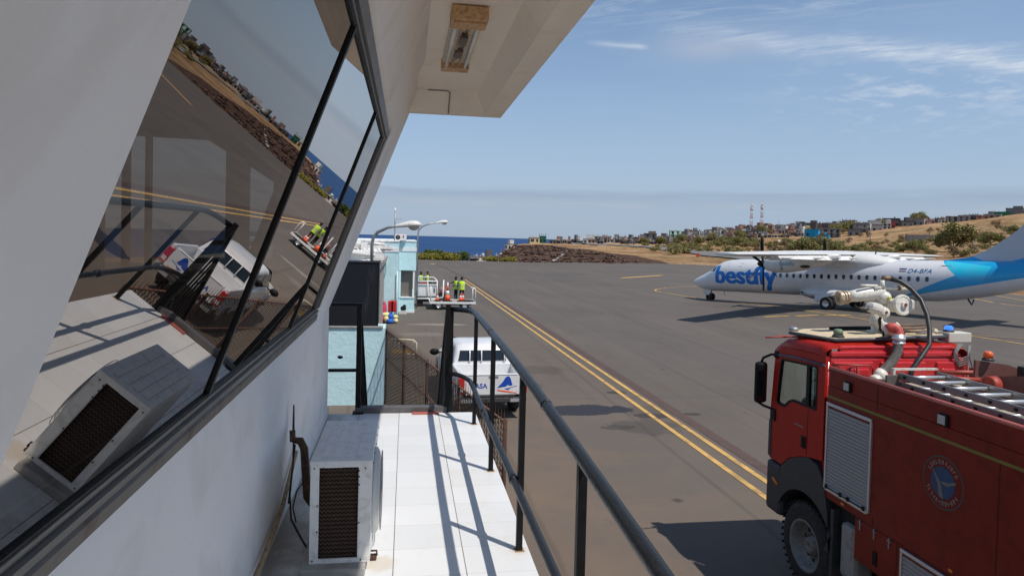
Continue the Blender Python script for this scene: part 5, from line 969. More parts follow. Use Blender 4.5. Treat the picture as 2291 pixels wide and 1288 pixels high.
# cab rear wall with pressed panels
M_redb = mat('sunlit_cab_red', (.56, .035, .042), .28, var=.05, scale=3, coat=.5, dirt='7a3a30', dirtamt=.15)  # cab red made brighter and pinker here, sunlight put into the colour
mb = MB(); mb.box(XL + .046, XR - .046, 7.88, 7.93, 1.3, 3.14, b=.01); mb.box(XL + .2, XR - .2, 7.885, 7.95, 3.10, 3.285, b=.02)
mb.box(XL + .06, 6.30, 7.850, 7.90, 3.145, 3.215, b=.018); mb.box(6.34, XR - .16, 7.850, 7.90, 3.145, 3.215, b=.018)
mb.box(XL + .06, XR - .08, 7.862, 7.90, 2.50, 3.125, b=.02)
for a, b_ in ((5.36, 5.92), (6.02, 6.66), (6.82, 7.14)): mb.box(a, b_, 7.836, 7.875, 2.50, 3.085, b=.016); mb.box(a + .07, b_ - .07, 7.818, 7.85, 2.50, 3.0, b=.014)
mb.tube([(XR - .045, 7.895, 1.4), (XR - .045, 7.895, 3.05), (XR - .10, 7.895, 3.12)], .035, 8); mb.tube([(XL + .045, 7.895, 1.8), (XL + .045, 7.895, 3.08)], .03, 8)
mb.build('cab_rear', M_redb, ft)
mb = MB(); mb.loft([[Vector((x, y, z + dz)) for x, dz in ((XL + .0, -.02), (XL + .012, .09), (XL + .07, .125), (XL + .4, .14), (XR - .4, .14), (XR - .07, .125), (XR - .012, .09), (XR, -.02))] for y, z in ((7.875, 3.12), (8.0, 3.17), (8.6, 3.16), (8.85, 3.10), (9.02, 3.0), (9.10, 2.93))], closed=False); mb.build('cab_roof', M_cabred, ft)
mb = MB(); mb.add([(XL + .01, 9.14, 2.1), (XR - .01, 9.14, 2.1), (XR - .05, 9.05, 2.96), (XL + .05, 9.05, 2.96)], [(0, 1, 2, 3)]); mb.build('windscreen', MC['clear_glass'], ft)
mb = MB(); mb.box(XL + .01, XR - .01, 9.08, 9.16, 1.45, 2.1, b=.03); mb.box(XL + .047, XR - .047, 7.95, 9.08, 1.70, 1.75); mb.build('cab_front', M_cabred, ft)
mb = MB(); mb.box(XL - .005, XR, 8.80, 9.20, .72, 1.44, b=.06); mb.box(XL - .012, XL + .05, 9.08, 9.15, 1.5, 2.02, b=.01); mb.build('bumper', M_grey, ft)
mb = MB(); mb.tube([(XL - .01, 8.98, 1.22), (XL - .012, 8.86, 1.16)], .02, 6); mb.build('side_marker', mat('amber_lens', (.8, .22, .02), .2), ft)
mb = MB(); mb.box(XL + .25, XL + .75, 8.1, 8.45, 2.0, 2.50, b=.1); mb.box(XL + .30, XL + .70, 8.55, 8.9, 2.2, 2.42, b=.08); mb.box(XL + .12, XL + .7, 8.05, 8.2, 2.5, 2.62, b=.05); mb.box(6.3, 6.9, 8.1, 8.5, 2.0, 2.4, b=.1); mb.box(XL + .1, XR - .1, 8.85, 9.05, 1.8, 2.22, b=.06); mb.build('seat', M_black, ft)
swm = MB(); cw = Vector((5.80, 8.70, 2.50)); swm.tube([cw + Vector((.2 * math.cos(a), .10 * math.sin(a), .17 * math.sin(a))) for a in [2 * PI * k / 20 for k in range(20)]], .016, 6, closed=True); swm.build('steering_wheel', M_black, ft)
# wheels and fenders
wc = Vector((5.45, 8.20, .61))
def arc(cy, cz, r_, a0, a1, n=14): return [(cy + r_ * math.cos(R(a0 + (a1 - a0) * k / n)), cz + r_ * math.sin(R(a0 + (a1 - a0) * k / n))) for k in range(n + 1)]
mb = MB(); mb.plate([(7.76, .74), (7.66, .74), (7.72, 1.25), (7.80, 1.56), (7.95, 1.74), (8.15, 1.775), (8.36, 1.72), (8.6, 1.61), (8.78, 1.46), (8.86, 1.2), (8.86, .95)] + arc(8.22, .62, .67, 25, 150), [], (XL - .012, 0, 0), Yv, Zv, (.40, 0, 0)); mb.build('fender', M_grey, ft)
mb = MB(); mb.box(XL + .0, XL + .40, 7.60, 7.66, .35, 1.3, b=.01); mb.build('mudflap', M_grey, ft)
for x, s_ in ((5.45, -1), (7.12, 1)):
    for y in (8.20, 3.9):
        c = (x, y, .585); r_ = .575
        wo = MB(); pr = [(-.17, .33), (-.175, .42), (-.165, .50), (-.13, .555), (-.05, .572), (.05, .572), (.13, .555), (.165, .50), (.175, .42), (.17, .33)]
        wo.lathe(pr, c, 'x', 56)
        for k in range(40):
            a = 2 * PI * k / 40; M_ = Matrix.Translation(c) @ Matrix.Rotation(a, 4, 'X'); wo.box(-.16, -.012, -.016, .016, .560, .5775, M_, b=.003); wo.box(.012, .16, .022, .054, .560, .5775, M_, b=.003)
        tw_ = wo.build('wheel', M_rubber, ft)
        rm = MB(); rm.oc = True; rm.lathe([(s_ * .02, .01), (s_ * .10, .015), (s_ * .115, .07), (s_ * .10, .105), (s_ * .03, .12), (s_ * .02, .23), (s_ * .09, .275), (s_ * .165, .30), (s_ * .178, .335), (s_ * .15, .34)], c, 'x', 40)
        for k in range(10): a = 2 * PI * k / 10; rm.lathe([(s_ * .03, .017), (s_ * .055, .016), (s_ * .06, .008)], (c[0], c[1] + .15 * math.cos(a), c[2] + .15 * math.sin(a)), 'x', 8)
        rm.build('rim', mat('rim_grey', (.22, .22, .21), .5, metal=.3, var=.25, scale=12, dirt='4a4038', dirtamt=.5), tw_)
        hm = MB()
        for k in range(10): a = 2 * PI * (k + .5) / 10; hm.lathe([(s_ * .022, .026), (s_ * .034, .026)], (c[0], c[1] + .195 * math.cos(a), c[2] + .195 * math.sin(a)), 'x', 10)
        hm.build('rim_hole', M_dark, tw_)
# body
mb = MB(); mb.box(XL, XR, 1.6, 7.80, 1.40, 2.80); mb.box(XL, XL + .05, 1.6, 7.80, 2.801, 3.02, b=.012); mb.box(XR - .05, XR, 1.6, 7.80, 2.801, 3.02, b=.012); mb.box(XL + .051, XR - .051, 1.6, 1.66, 2.801, 3.02)
mb.box(XL, XL + .3, 4.6, 7.19, .90, 1.398); mb.box(XR - .3, XR, 4.6, 7.19, .90, 1.398); mb.box(XL, XL + .3, 1.6, 3.2, .90, 1.398); mb.box(XR - .3, XR, 1.6, 3.2, .9, 1.398)
mb.build('body', M_red, ft)
mb = MB(); mb.tube([(XL + .022, 1.6, 3.022), (XL + .022, 7.80, 3.022)], .026, 8); mb.build('rim_rail', mat('pink_red_edge', (.50, .13, .10), .5, var=.15, scale=8), ft)
mb = MB(); mb.box(XL + .06, XR - .06, 1.7, 7.78, 2.801, 2.83); mb.build('roof_deck', mat('deck_sand', (.38, .33, .25), .8, var=.2, scale=4, dirt='5a4c3c', dirtamt=.5), ft)
mb = MB(); mb.box(XL + .35, XR - .35, 1.8, 9.0, .55, 1.38); mb.box(XL + .1, XR - .1, 7.2, 7.86, 1.0, 1.39); mb.build('chassis', M_dark, ft)
mb = MB(); mb.box(XL - .001 - .003, XL - .0005, 1.6, 7.80, 2.655, 2.685); mb.build('stripe', mat('olive_stripe', (.20, .17, .03), .5, var=.15), ft)
mb = MB(); mb.box(XL - .003, XL - .0005, 6.895, 6.90, 2.69, 3.0); mb.box(XL - .003, XL - .0005, 6.895, 6.90, 1.41, 1.5); mb.box(XL - .003, XL - .0005, 4.62, 7.19, 1.385, 1.392); mb.box(XL - .003, XL - .0005, 6.50, 6.506, .9, 1.385); mb.build('panel_seam', M_dark, ft)
for zz_ in (2.98, 2.70, 1.44):
    mb = MB()
    for k in range(30): mb.lathe([(0, .004), (-.0015, .003)], (XL - .0005, 7.74 - k * .11, zz_), 'x', 6)
    mb.build('rivet', M_redd, ft)
mb = MB(); mb.box(XL - .003, XL - .0005, 5.28, 5.284, 1.41, 2.65); mb.build('panel_seam', M_dark, ft)
for y in (7.10, 6.86, 6.62): mb = MB(); mb.box(XL - .012, XL - .001, y - .009, y + .009, 1.27, 1.39, b=.003); mb.box(XL - .012, XL - .001, y - .03, y + .03, 1.345, 1.36, b=.003); mb.build('hinge', M_galv, ft)
mb = MB(); mb.box(XL - .010, XL - .001, 6.80, 6.87, .98, 1.14, b=.006); mb.build('locker_handle', M_black, ft)
# roller shutters
m, t, b = newmat('shutter_alu'); tcn = N(t, 'ShaderNodeTexCoord'); b.inputs['Base Color'].default_value = (.36, .37, .38, 1); b.inputs['Metallic'].default_value = .35; b.inputs['Roughness'].default_value = .45
M_sh = m
def shutter(y0, y1, z0, z1):
    mb = MB(); n = int((z1 - z0) / .042)
    for k in range(n): a = z0 + (z1 - z0) * k / n; mb.add([(XL + .012, y0, a), (XL + .012, y1, a), (XL + .004, y1, a + .006), (XL + .004, y0, a + .006), (XL + .003, y0, a + .034), (XL + .003, y1, a + .034), (XL + .012, y1, a + .0415), (XL + .012, y0, a + .0415)], [(0, 1, 2, 3), (3, 2, 5, 4), (4, 5, 6, 7)])
    for v in mb.v: v.x -= .016
    sh = mb.build('roller_shutter', M_sh, ft)
    mb = MB(); mb.box(XL - .022, XL - .001, y0 - .03, y0 - .002, z0 - .01, z1 + .03); mb.box(XL - .022, XL - .001, y1 + .002, y1 + .03, z0 - .01, z1 + .03); mb.box(XL - .03, XL - .0015, y0 - .029, y1 + .029, z1 + .0305, z1 + .07, b=.008); mb.build('shutter_frame', M_alu, sh)
    mb = MB(); mb.box(XL - .026, XL - .012, y0, y1, z0 - .03, z0 + .035, b=.004); mb.build('shutter_bar', M_alu, sh)
    mb = MB(); mb.tube([(XL - .038, y0 + .03, z0 + .02), (XL - .038, y1 - .03, z0 + .02)], .008, 6)
    for yy in (y0 + .04, y0 + .32, y1 - .32, y1 - .04): mb.box(XL - .045, XL - .027, yy - .02, yy + .02, z0 - .0, z0 + .05, b=.005)
    mb.build('shutter_latch', M_black, sh)
shutter(6.98, 7.76, 1.53, 2.53); shutter(4.9, 6.40, .95, 1.30)
for y in (7.40, 5.93):
    mb = MB(); mb.box(XL - .03, XL - .0005, y - .065, y + .065, 2.81, 2.93, b=.012); sl = mb.build('side_lamp', M_black, ft)
    mb = MB(); mb.box(XL - .036, XL - .031, y - .04, y + .055, 2.825, 2.915, b=.002); mb.build('lamp_lens', mat('frosted_lens', (.50, .48, .45), .25, var=.08, scale=30), sl)
mb = MB(); mb.box(XL - .01, XL - .001, 7.40, 7.46, 1.43, 1.46, b=.004); mb.box(XL - .01, XL - .001, 5.75, 5.80, 1.43, 1.46, b=.004); mb.build('marker_lamp', MC['amber_lens'], ft)
mb = MB(); mb.box(XL + .02, XL + .3, 7.22, 7.50, .55, 1.22, b=.06); mb.build('side_tank', mat('tank_grey', (.30, .30, .29), .5, var=.1, scale=6, dirt='5a5048', dirtamt=.5), ft)
# round crest on the side
ey, ez, er = 5.92, 2.25, .262
def disc(x, r_, n=48, r0=None):
    mb = MB()
    if r0 is None: mb.add([(x, ey + r_ * math.cos(2 * PI * k / n), ez + r_ * math.sin(2 * PI * k / n)) for k in range(n)], [list(range(n))])
    else: mb.add([(x, ey + q * math.cos(2 * PI * k / n), ez + q * math.sin(2 * PI * k / n)) for k in range(n) for q in (r0, r_)], [(2 * k, 2 * k + 1, (2 * k + 3) % (2 * n), (2 * k + 2) % (2 * n)) for k in range(n)])
    return mb
cr_ = disc(XL - .0015, er, r0=er - .018).build('crest', mat('crest_ring', (.06, .06, .06), .5), ft)
disc(XL - .0025, .155).build('crest_sea', mat('crest_blue', (.02, .06, .16), .5, var=.35, scale=25), cr_)
mb = MB(); mb.prism([(.155, .145), (.02, -.02), (-.02, -.16), (.04, -.145), (.06, -.03)], (XL - .0035, ey, ez), Yv, Zv, (-.001, 0, 0)); mb.prism([(.03, .01), (-.07, .02), (-.17, .06), (-.165, .035), (-.06, -.02), (.0, -.01)], (XL - .005, ey, ez), Yv, Zv, (-.001, 0, 0)); mb.build('crest_bird', mat('crest_grey', (.18, .17, .16), .5, var=.2, scale=30), cr_)
rnd = random.Random(5)
for a0, a1, n in ((35, 150, 11), (205, 330, 12)):
    mb = MB()
    for k in range(n):
        a = R(a0 + (a1 - a0) * k / (n - 1)); c = Vector((XL - .0035, ey - .2 * math.cos(a), ez + .2 * math.sin(a))); tn = Vector((0, math.sin(a), math.cos(a))); rd = Vector((0, -math.cos(a), math.sin(a)))
        hgt = .022; wd = .007
        for q in ((-.008, 0), (.008, 0)): 
            if rnd.random() < .8: mb.add([c + tn * (q[0] - .003) - rd * hgt, c + tn * (q[0] + .003) - rd * hgt, c + tn * (q[0] + .003) + rd * hgt, c + tn * (q[0] - .003) + rd * hgt], [(0, 1, 2, 3)])
        zq = rnd.choice((-.015, 0, .015)); mb.add([c + tn * -.010 + rd * (zq - .004), c + tn * .010 + rd * (zq - .004), c + tn * .010 + rd * (zq + .004), c + tn * -.010 + rd * (zq + .004)], [(0, 1, 2, 3)])
    mb.build('crest_lettering', mat('crest_white', (.35, .35, .34), .6, var=.3, scale=60), cr_)
# mirror
mb = MB(); mb.box(5.06, 5.24, 9.17, 9.27, 2.24, 2.84, b=.045); mi_ = mb.build('wing_mirror', M_black, ft)
mb = MB(); mb.add([(5.08, 9.168, 2.28), (5.22, 9.168, 2.28), (5.22, 9.168, 2.80), (5.08, 9.168, 2.80)], [(0, 1, 2, 3)]); mb.build('mirror_glass', M_vwin, mi_)
mb = MB(); mb.tube([(5.15, 9.22, 2.83), (5.17, 9.2, 2.90), (5.24, 9.12, 2.96), (5.30, 9.02, 2.98)], .018, 8); mb.tube([(5.12, 9.22, 2.25), (5.20, 9.2, 2.20), (5.29, 9.12, 2.17)], .018, 8); mb.box(5.25, 5.31, 8.98, 9.12, 2.02, 2.20, b=.02); mb.box(5.25, 5.31, 8.96, 9.06, 2.92, 3.03, b=.02); mb.build('mirror_arm', M_black, mi_)
# roof platform, brackets, beacons
pl = [(5.27, 8.70, 3.355), (5.49, 8.0, 3.355), (7.04, 7.99, 3.41), (7.44, 8.58, 3.42), (7.25, 8.88, 3.42), (5.62, 8.94, 3.36)]
mb = MB(); n = len(pl); mb.add([Vector(p) for p in pl] + [Vector(p) - Vector((0, 0, .035)) for p in pl], [list(range(n)), list(range(n, 2 * n))[::-1]] + [(i, (i + 1) % n, n + (i + 1) % n, n + i) for i in range(n)]); pf = mb.build('roof_platform', mat('platform_sand', (.62, .50, .33), .8, var=.1, scale=5, dirt='6a5640', dirtamt=.4), ft)
mb = MB(); mb.tube([Vector(p) - Vector((0, 0, .02)) for p in pl], .024, 8, closed=True); mb.build('platform_edge', mat('edge_dark', (.06, .065, .075), .4, var=.2), pf)
mb = MB()
for x, y in ((5.42, 8.62), (5.47, 8.12), (6.2, 8.12), (6.95, 8.12), (7.1, 8.6)): mb.box(x - .02, x + .03, y - .025, y + .025, 3.10, 3.34, b=.004)
mb.box(5.2, 5.9, 8.90, 8.94, 3.24, 3.26); mb.tube([(5.0, 8.86, 3.245), (5.45, 8.9, 3.25)], .012, 6); mb.build('platform_bracket', mat('bracket_red', (.35, .05, .035), .5, var=.2, scale=8, dirt='7a4a3c', dirtamt=.4), ft)
mb = MB(); mb.box(5.38, 5.42, 8.55, 8.60, 3.17, 3.22); mb.lathe([(0, .07), (.03, .065), (.045, .02)], (5.36, 8.76, 3.365), 'z', 16); mb.build('roof_fitting', M_galv, ft)
def beacon(x, y, z, m_, nm, r_=.05, h=.085):
    mb = MB(); mb.lathe([(0, r_ * 1.25), (.02, r_ * 1.25), (.03, r_)], (x, y, z), 'z', 20); bs = mb.build(nm, M_grey, ft)
    mb = MB(); mb.lathe([(.031, r_), (.031 + h * .8, r_ * .96), (.031 + h, r_ * .6)], (x, y, z), 'z', 20); mb.build('beacon_lens', m_, bs)
beacon(5.60, 8.12, 3.36, mat('faded_green_lens', (.16, .22, .13), .5, var=.2, scale=20), 'green_beacon', .06, .075)
m, t, b = newmat('lit_blue_lens'); b.inputs['Base Color'].default_value = (.01, .08, .7, 1); b.inputs['Roughness'].default_value = .15; setv(b, 'Emission Color', (.05, .22, 1, 1)); setv(b, 'Emission Strength', 1.3)
mb = MB(); mb.box(7.12, 7.46, 8.0, 8.2, 3.31, 3.44, b=.01); mb.build('beacon_box', mat('box_cream', (.60, .58, .50), .5, var=.06), ft)
beacon(7.20, 8.1, 3.44, m, 'blue_beacon', .052, .05)
beacon(6.66, 6.9, 3.275, mat('orange_lens', (.80, .12, .02), .25, var=.06, coat=.4), 'orange_beacon', .05, .075)
mb = MB()
for k in range(4): mb.tube([(7.12 + .02 * k, 7.84, 3.32), (7.05, 7.83, 3.22 - .02 * k), (7.12, 7.82, 3.12 - .03 * k), (7.25, 7.82, 3.16 - .03 * k), (7.30 - .01 * k, 7.84, 3.30)], .010, 6)
mb.tube([(7.30, 7.84, 3.30), (7.28, 7.83, 3.15), (7.33, 7.83, 3.02), (7.35, 7.83, 2.6)], .009, 6); mb.tube([(7.1, 8.1, 3.40), (7.0, 8.15, 3.44), (6.85, 8.1, 3.43), (6.7, 8.08, 3.425)], .012, 6); mb.build('cable_loop', mat('cable_grey', (.16, .15, .15), .6), ft)
mb = MB()
mb.tube([(5.60, 7.84, 3.02), (5.55, 7.80, 2.98), (5.58, 7.79, 2.90), (5.52, 7.78, 2.82)], .009, 5); mb.tube([(5.40, 7.82, 2.86), (5.6, 7.78, 2.90), (5.78, 7.79, 2.92)], .008, 5); mb.tube([(5.65, 7.80, 3.06), (5.66, 7.79, 2.75)], .008, 5); mb.tube([(5.47, 7.82, 2.9), (5.52, 7.80, 3.0), (5.62, 7.8, 3.03)], .008, 5); mb.tube([(5.48, 7.8, 2.88), (5.50, 7.8, 2.72)], .007, 5); mb.build('loose_cable', M_rubber, ft)
mb = MB(); mb.tube([(5.34, 7.84, 3.06), (5.62, 7.76, 3.06), (5.80, 7.75, 3.06), (5.85, 7.76, 3.02), (5.86, 7.78, 2.84)], .012, 8); mb.build('red_bracket_rail', M_redd, ft)
# water cannon
wcn = mat('cannon_cream', (.72, .70, .62), .35, var=.05, scale=10, dirt='8a6238', dirtamt=.4, coat=.2)
yc = 8.45
mb = MB(); mb.lathe([(0, .13), (.02, .13), (.03, .07), (.10, .065), (.12, .085), (.15, .095), (.16, .085), (.33, .085), (.34, .10), (.37, .10)], (6.40, yc, 3.38), 'z', 24); mb.tube([(6.36, yc - .05, 3.62), (6.38, yc - .12, 3.50), (6.46, yc - .2, 3.45), (6.55, yc - .22, 3.50)], [.08, .085, .08, .07], 16)
mb.tube([(6.40, yc, 3.45), (6.47, yc - .12, 3.44), (6.40, 8.20, 3.42), (6.28, 8.02, 3.44), (6.18, 7.93, 3.48), (6.13, 7.90, 3.50)], [.07, .07, .062, .056, .052, .05], 16)
mb.build('cannon_base', wcn, ft)
cn = MB(); d = Vector((-.97, .12, -.16)).normalized(); a0 = Vector((6.42, yc, 3.93))
ax = (d, d.cross(Vector((0, 0, 1))).normalized(), d.cross(d.cross(Vector((0, 0, 1)))).normalized())
cn.lathe([(-.06, .02), (-.05, .082), (.0, .092), (.30, .088), (.36, .080), (.44, .075)], a0, ax, 24); cn.sph((6.46, yc - .03, 3.86), .10, .10, .10, 16, 10)
cn.tube([(6.30, yc - .05, 3.98), (6.45, yc - .05, 4.0), (6.62, yc - .08, 4.0), (6.75, yc - .1, 3.99)], .028, 10); cn.tube([(6.42, yc - .05, 3.98), (6.42, yc - .05, 4.10)], .035, 10); cn.tube([(6.10, yc - .04, 4.02), (6.35, yc - .04, 4.02)], .02, 8)
cn.tube([(6.40, yc, 3.66), (6.42, yc, 3.80)], .075, 14)
cno = cn.build('cannon_barrel', wcn, ft)
nz = MB(); nz.lathe([(.44, .070), (.445, .088), (.465, .088), (.468, .074), (.485, .074), (.488, .092), (.505, .092), (.508, .078), (.525, .078), (.528, .096), (.565, .10), (.58, .094), (.585, .06), (.55, .045)], a0, ax, 24, 0, False); nz.build('nozzle', mat('brass_cream', (.50, .40, .28), .4, metal=.1, var=.35, scale=14, dirt='6a3a1c', dirtamt=.8), cno)
dd = MB(); dv_ = Vector((.10, -.97, .12)).normalized(); dx_ = (dv_, dv_.cross(Vector((0, 0, 1))).normalized(), dv_.cross(dv_.cross(Vector((0, 0, 1)))).normalized())
c = Vector((6.58, yc - .22, 3.78)); dd.lathe([(-.16, .09), (-.02, .10), (.0, .135), (.03, .142), (.05, .135), (.052, .11), (.045, .105), (.048, .05), (.075, .045), (.08, .0)], c, dx_, 32, 0, False); dd.box(c.x + .02, c.x + .20, c.y - .02, c.y + .10, c.z - .075, c.z + .075, b=.03); dd.build('gear_disc', wcn, cno)
sp_ = MB(); sp_.box(6.10, 6.30, yc - .30, yc - .12, 3.66, 3.80, Matrix.Translation((6.2, yc - .2, 3.73)) @ Matrix.Rotation(R(14), 4, 'Y') @ Matrix.Translation((-6.2, -(yc - .2), -3.73)), b=.05); sp_.lathe([(-.05, .07), (.0, .075), (.025, .065), (.03, .02)], (6.31, yc - .26, 3.68), dx_, 20); sp_.build('motor_pod', wcn, cno)
hb = MB(); hb.lathe([(0, .022), (.012, .022)], c + dv_ * .078, dx_, 12); hb.lathe([(0, .02), (.012, .02)], Vector((6.31, yc - .26, 3.68)) + dv_ * .03, dx_, 12); hb.build('hub_bolt', mat('bolt_red_brown', (.2, .05, .04), .6), cno)
vb = MB(); vb.lathe([(0, .02), (.03, .02)], (6.46, yc - .13, 3.86), dx_, 12); vb.build('yellow_valve', mat('valve_yellow', (.55, .5, .05), .5), cno)
hv = MB(); hv.tube([(6.12, yc - .22, 3.72), (6.02, yc - .2, 3.70), (5.98, yc - .1, 3.76)], .012, 6); hv.tube([(6.34, yc - .2, 3.66), (6.30, yc - .18, 3.58), (6.34, yc - .15, 3.44), (6.45, yc - .1, 3.40)], .02, 8); hv.build('control_hose', M_rubber, cno)
mb = MB(); mb.tube([(6.42, yc - .05, 4.10), (6.44, yc - .06, 4.13), (6.52, yc - .10, 4.12)], .034, 10); mb.tube([(6.62, yc - .08, 4.0), (6.75, yc - .08, 4.0)], .035, 10); mb.build('brass_elbow', mat('old_brass', (.20, .13, .08), .5, metal=.4, var=.5, scale=40), cno)
mb = MB(); mb.tube([(6.50, yc - .10, 4.12), (6.62, yc - .14, 4.09), (6.72, yc - .22, 4.0), (6.76, yc - .36, 3.86), (6.74, yc - .5, 3.68), (6.70, yc - .6, 3.5), (6.62, yc - .70, 3.32), (6.46, yc - .75, 3.16), (6.31, yc - .8, 3.03), (6.25, yc - .82, 2.84)], .03, 12); mb.build('black_hose', mat('hose_black', (.022, .023, .024), .45, var=.3, scale=12, dirt='4a4440', dirtamt=.4), ft)
mb = MB(); mb.tube([(6.13, 7.90, 3.50), (6.16, 7.88, 3.525), (6.20, 7.86, 3.53), (6.235, 7.84, 3.50), (6.24, 7.82, 3.45), (6.235, 7.81, 3.41)], .058, 18); mb.build('red_elbow', mat('elbow_red', (.50, .08, .06), .5, var=.12, scale=12), ft)
mb = MB(); mb.tube([(6.23, 7.81, 3.40), (6.22, 7.80, 3.32), (6.19, yc - .68, 3.22), (6.10, yc - .70, 3.10), (5.96, yc - .74, 3.0), (5.86, yc - .78, 2.93)], .058, 16); gh_ = mb.build('grey_hose', mat('hose_grey', (.085, .08, .075), .85, var=.3, scale=25, bump=.3, bscale=60, dirt='a09888', dirtamt=.5), ft)
mb = MB(); mb.lathe([(-.06, .06), (-.055, .078), (-.03, .078), (-.028, .066), (-.01, .066), (-.008, .08), (.03, .08), (.035, .066), (.07, .066)], (6.232, 7.81, 3.38), 'z', 24); mb.build('hose_coupling', M_alu, gh_)
dq = Vector((-.62, -.2, -.5)).normalized(); aq = (dq, dq.cross(Vector((0, 0, 1))).normalized(), dq.cross(dq.cross(Vector((0, 0, 1)))).normalized())
mb = MB(); mb.lathe([(-.04, .06), (-.035, .075), (.05, .075), (.055, .065), (.10, .065), (.105, .08), (.14, .08), (.145, .05)], (5.90, yc - .77, 2.96), aq, 24); mb.build('hose_coupling', wcn, gh_)
mb = MB(); mb.tube([(6.55, 8.3, 3.44), (6.9, 8.3, 3.46), (7.15, 8.35, 3.47), (7.2, 8.5, 3.47), (7.0, 8.6, 3.46), (6.7, 8.55, 3.45)], .022, 8); mb.tube([(6.5, 8.2, 3.42), (6.8, 8.12, 3.44), (7.0, 8.16, 3.45), (7.1, 8.25, 3.45)], .016, 8); mb.build('coiled_hose', mat('hose_brown', (.16, .11, .08), .7, var=.3, scale=20), ft)
mb = MB(); mb.tube([(5.9, 8.75, 3.385), (6.2, 8.7, 3.40), (6.45, 8.65, 3.41)], .03, 8); mb.tube([(6.2, 8.05, 3.36), (6.2, 8.05, 3.46)], .01, 5); mb.tube([(6.5, 8.05, 3.36), (6.5, 8.05, 3.44)], .012, 5); mb.build('black_pipe', M_black, ft)
# ladder (two stacked) on the roof
ld = MB()
for x in (5.50, 6.00): 
    for z0, z1 in ((3.075, 3.15), (2.975, 3.05)): ld.box(x - .013, x + .013, 2.0, 6.88, z0, z1, b=.005)
ldo = ld.build('ladder', mat('ladder_alu', (.24, .23, .23), .4, metal=.5, var=.1, scale=10), ft)
mb = MB()
for k in range(17):
    y = 6.76 - k * .28
    mb.tube([(5.505, y, 3.113), (5.995, y, 3.113)], .019, 10)
    if k % 1 == 0: mb.tube([(5.505, y - .12, 3.012), (5.995, y - .12, 3.012)], .018, 8)
mb.build('rung', mat('rung_alu', (.70, .71, .72), .3, metal=.6, var=.05), ldo)
mb = MB()
for k in range(17):
    y = 6.76 - k * .28; mb.box(5.478, 5.486, y - .016, y + .016, 3.10, 3.126); mb.box(5.478, 5.486, y - .136, y - .104, 3.0, 3.026)
mb.build('ladder_bolt', M_black, ldo)
mb = MB(); mb.box(5.34, 5.50, 6.85, 6.88, 2.94, 3.12, b=.003); mb.box(5.30, 5.42, 6.95, 7.0, 2.90, 3.05); mb.build('ladder_bracket', M_alup, ft)
mb = MB(); mb.box(5.46, 6.02, 6.90, 6.94, 3.165, 3.185); mb.box(5.455, 5.485, 6.90, 6.94, 2.95, 3.165); mb.build('cream_bracket', M_cream, ft)
# box with dark duct, red arm and clamp at the right
mb = MB(); mb.plate([(6.52, 2.83), (7.2, 2.83), (7.2, 3.14), (6.95, 3.22), (6.52, 3.275)], [], (0, 6.92, 0), (1, 0, 0), (0, 0, 1), (0, .03, 0)); mb.box(6.52, 6.55, 6.2, 6.90, 2.83, 3.0)
mb.add([(6.62, 6.75, 2.95), (6.98, 6.2, 2.85), (6.98, 6.2, 3.24), (6.62, 6.75, 3.12)], [(0, 1, 2, 3)]); mb.add([(6.63, 6.76, 2.95), (6.99, 6.22, 2.85), (6.99, 6.22, 3.24), (6.63, 6.76, 3.12)], [(0, 1, 2, 3)])
mb.build('rear_box', mat('dusty_red_sheet', (.16, .065, .055), .6, var=.2, scale=5, dirt='6a4a40', dirtamt=.4), ft)
mb = MB(); mb.box(7.0, 7.22, 5.6, 6.85, 2.84, 3.22); mb.build('duct', mat('duct_dark', (.04, .036, .033), .7), ft)
mb = MB(); mb.tube([(6.10, 7.1, 3.04), (6.52, 6.85, 3.06)], .028, 8); mb.tube([(6.35, 7.3, 3.06), (6.9, 7.1, 3.09)], .03, 8); mb.lathe([(-.05, .08), (-.045, .095), (.05, .095), (.055, .08), (.055, .03)], (6.58, 6.75, 3.03), 'x', 20); mb.build('red_arm', mat('arm_red', (.36, .05, .03), .5, var=.25, scale=10, dirt='8a5a4a', dirtamt=.4), ft)
mb = MB(); mb.box(6.05, 6.35, 5.6, 7.6, 2.83, 2.87, b=.01); mb.box(6.3, 6.34, 6.8, 6.86, 2.87, 3.08); mb.build('deck_step', MC['deck_sand'], ft)
ft_tilt = None

# ------------------------------------------------------------------ turboprop airliner
LIVD = dict(A=(16.65, 1.06), B=(18.62, 1.88), Cc=(19.62, 2.44), D=(18.60, 3.37), L1=(16.92, 1.09), L2=(22.8, 2.36))
K = .985; PH = -.488
ap = thing('airliner', 'white twin propeller airliner with turquoise tail parked on the apron', 'airplane', (23.202, 52.366, -.056), R(90) - PH, ry=math.asin(.0355))
ZC, RF = 2.03, 1.27
def AP(a, b_, z): return Vector((-a * K, b_ * K, z * K))
ST = [(0, 1.42, .03), (.12, 1.42, .20), (.35, 1.43, .36), (.8, 1.47, .56), (1.3, 1.55, .74), (1.8, 1.66, .90), (2.2, 1.77, 1.02), (2.6, 1.86, 1.11), (3.1, 1.94, 1.19), (3.7, 2.0, 1.245), (4.4, ZC, 1.27), (6, ZC, 1.27), (9, ZC, 1.27), (12, ZC, 1.27), (15, ZC, 1.27), (17.2, ZC, 1.27), (18.4, 2.05, 1.25), (19.4, 2.11, 1.19), (20.6, 2.22, 1.08), (21.8, 2.36, .94), (23, 2.52, .77), (24.4, 2.72, .56), (25.8, 2.92, .34), (27.0, 3.08, .10)]
def st(a):
    for p, q in zip(ST, ST[1:]):
        if a <= q[0]: t_ = (a - p[0]) / (q[0] - p[0]); return p[1] + (q[1] - p[1]) * t_, p[2] + (q[2] - p[2]) * t_
    return ST[-1][1:]
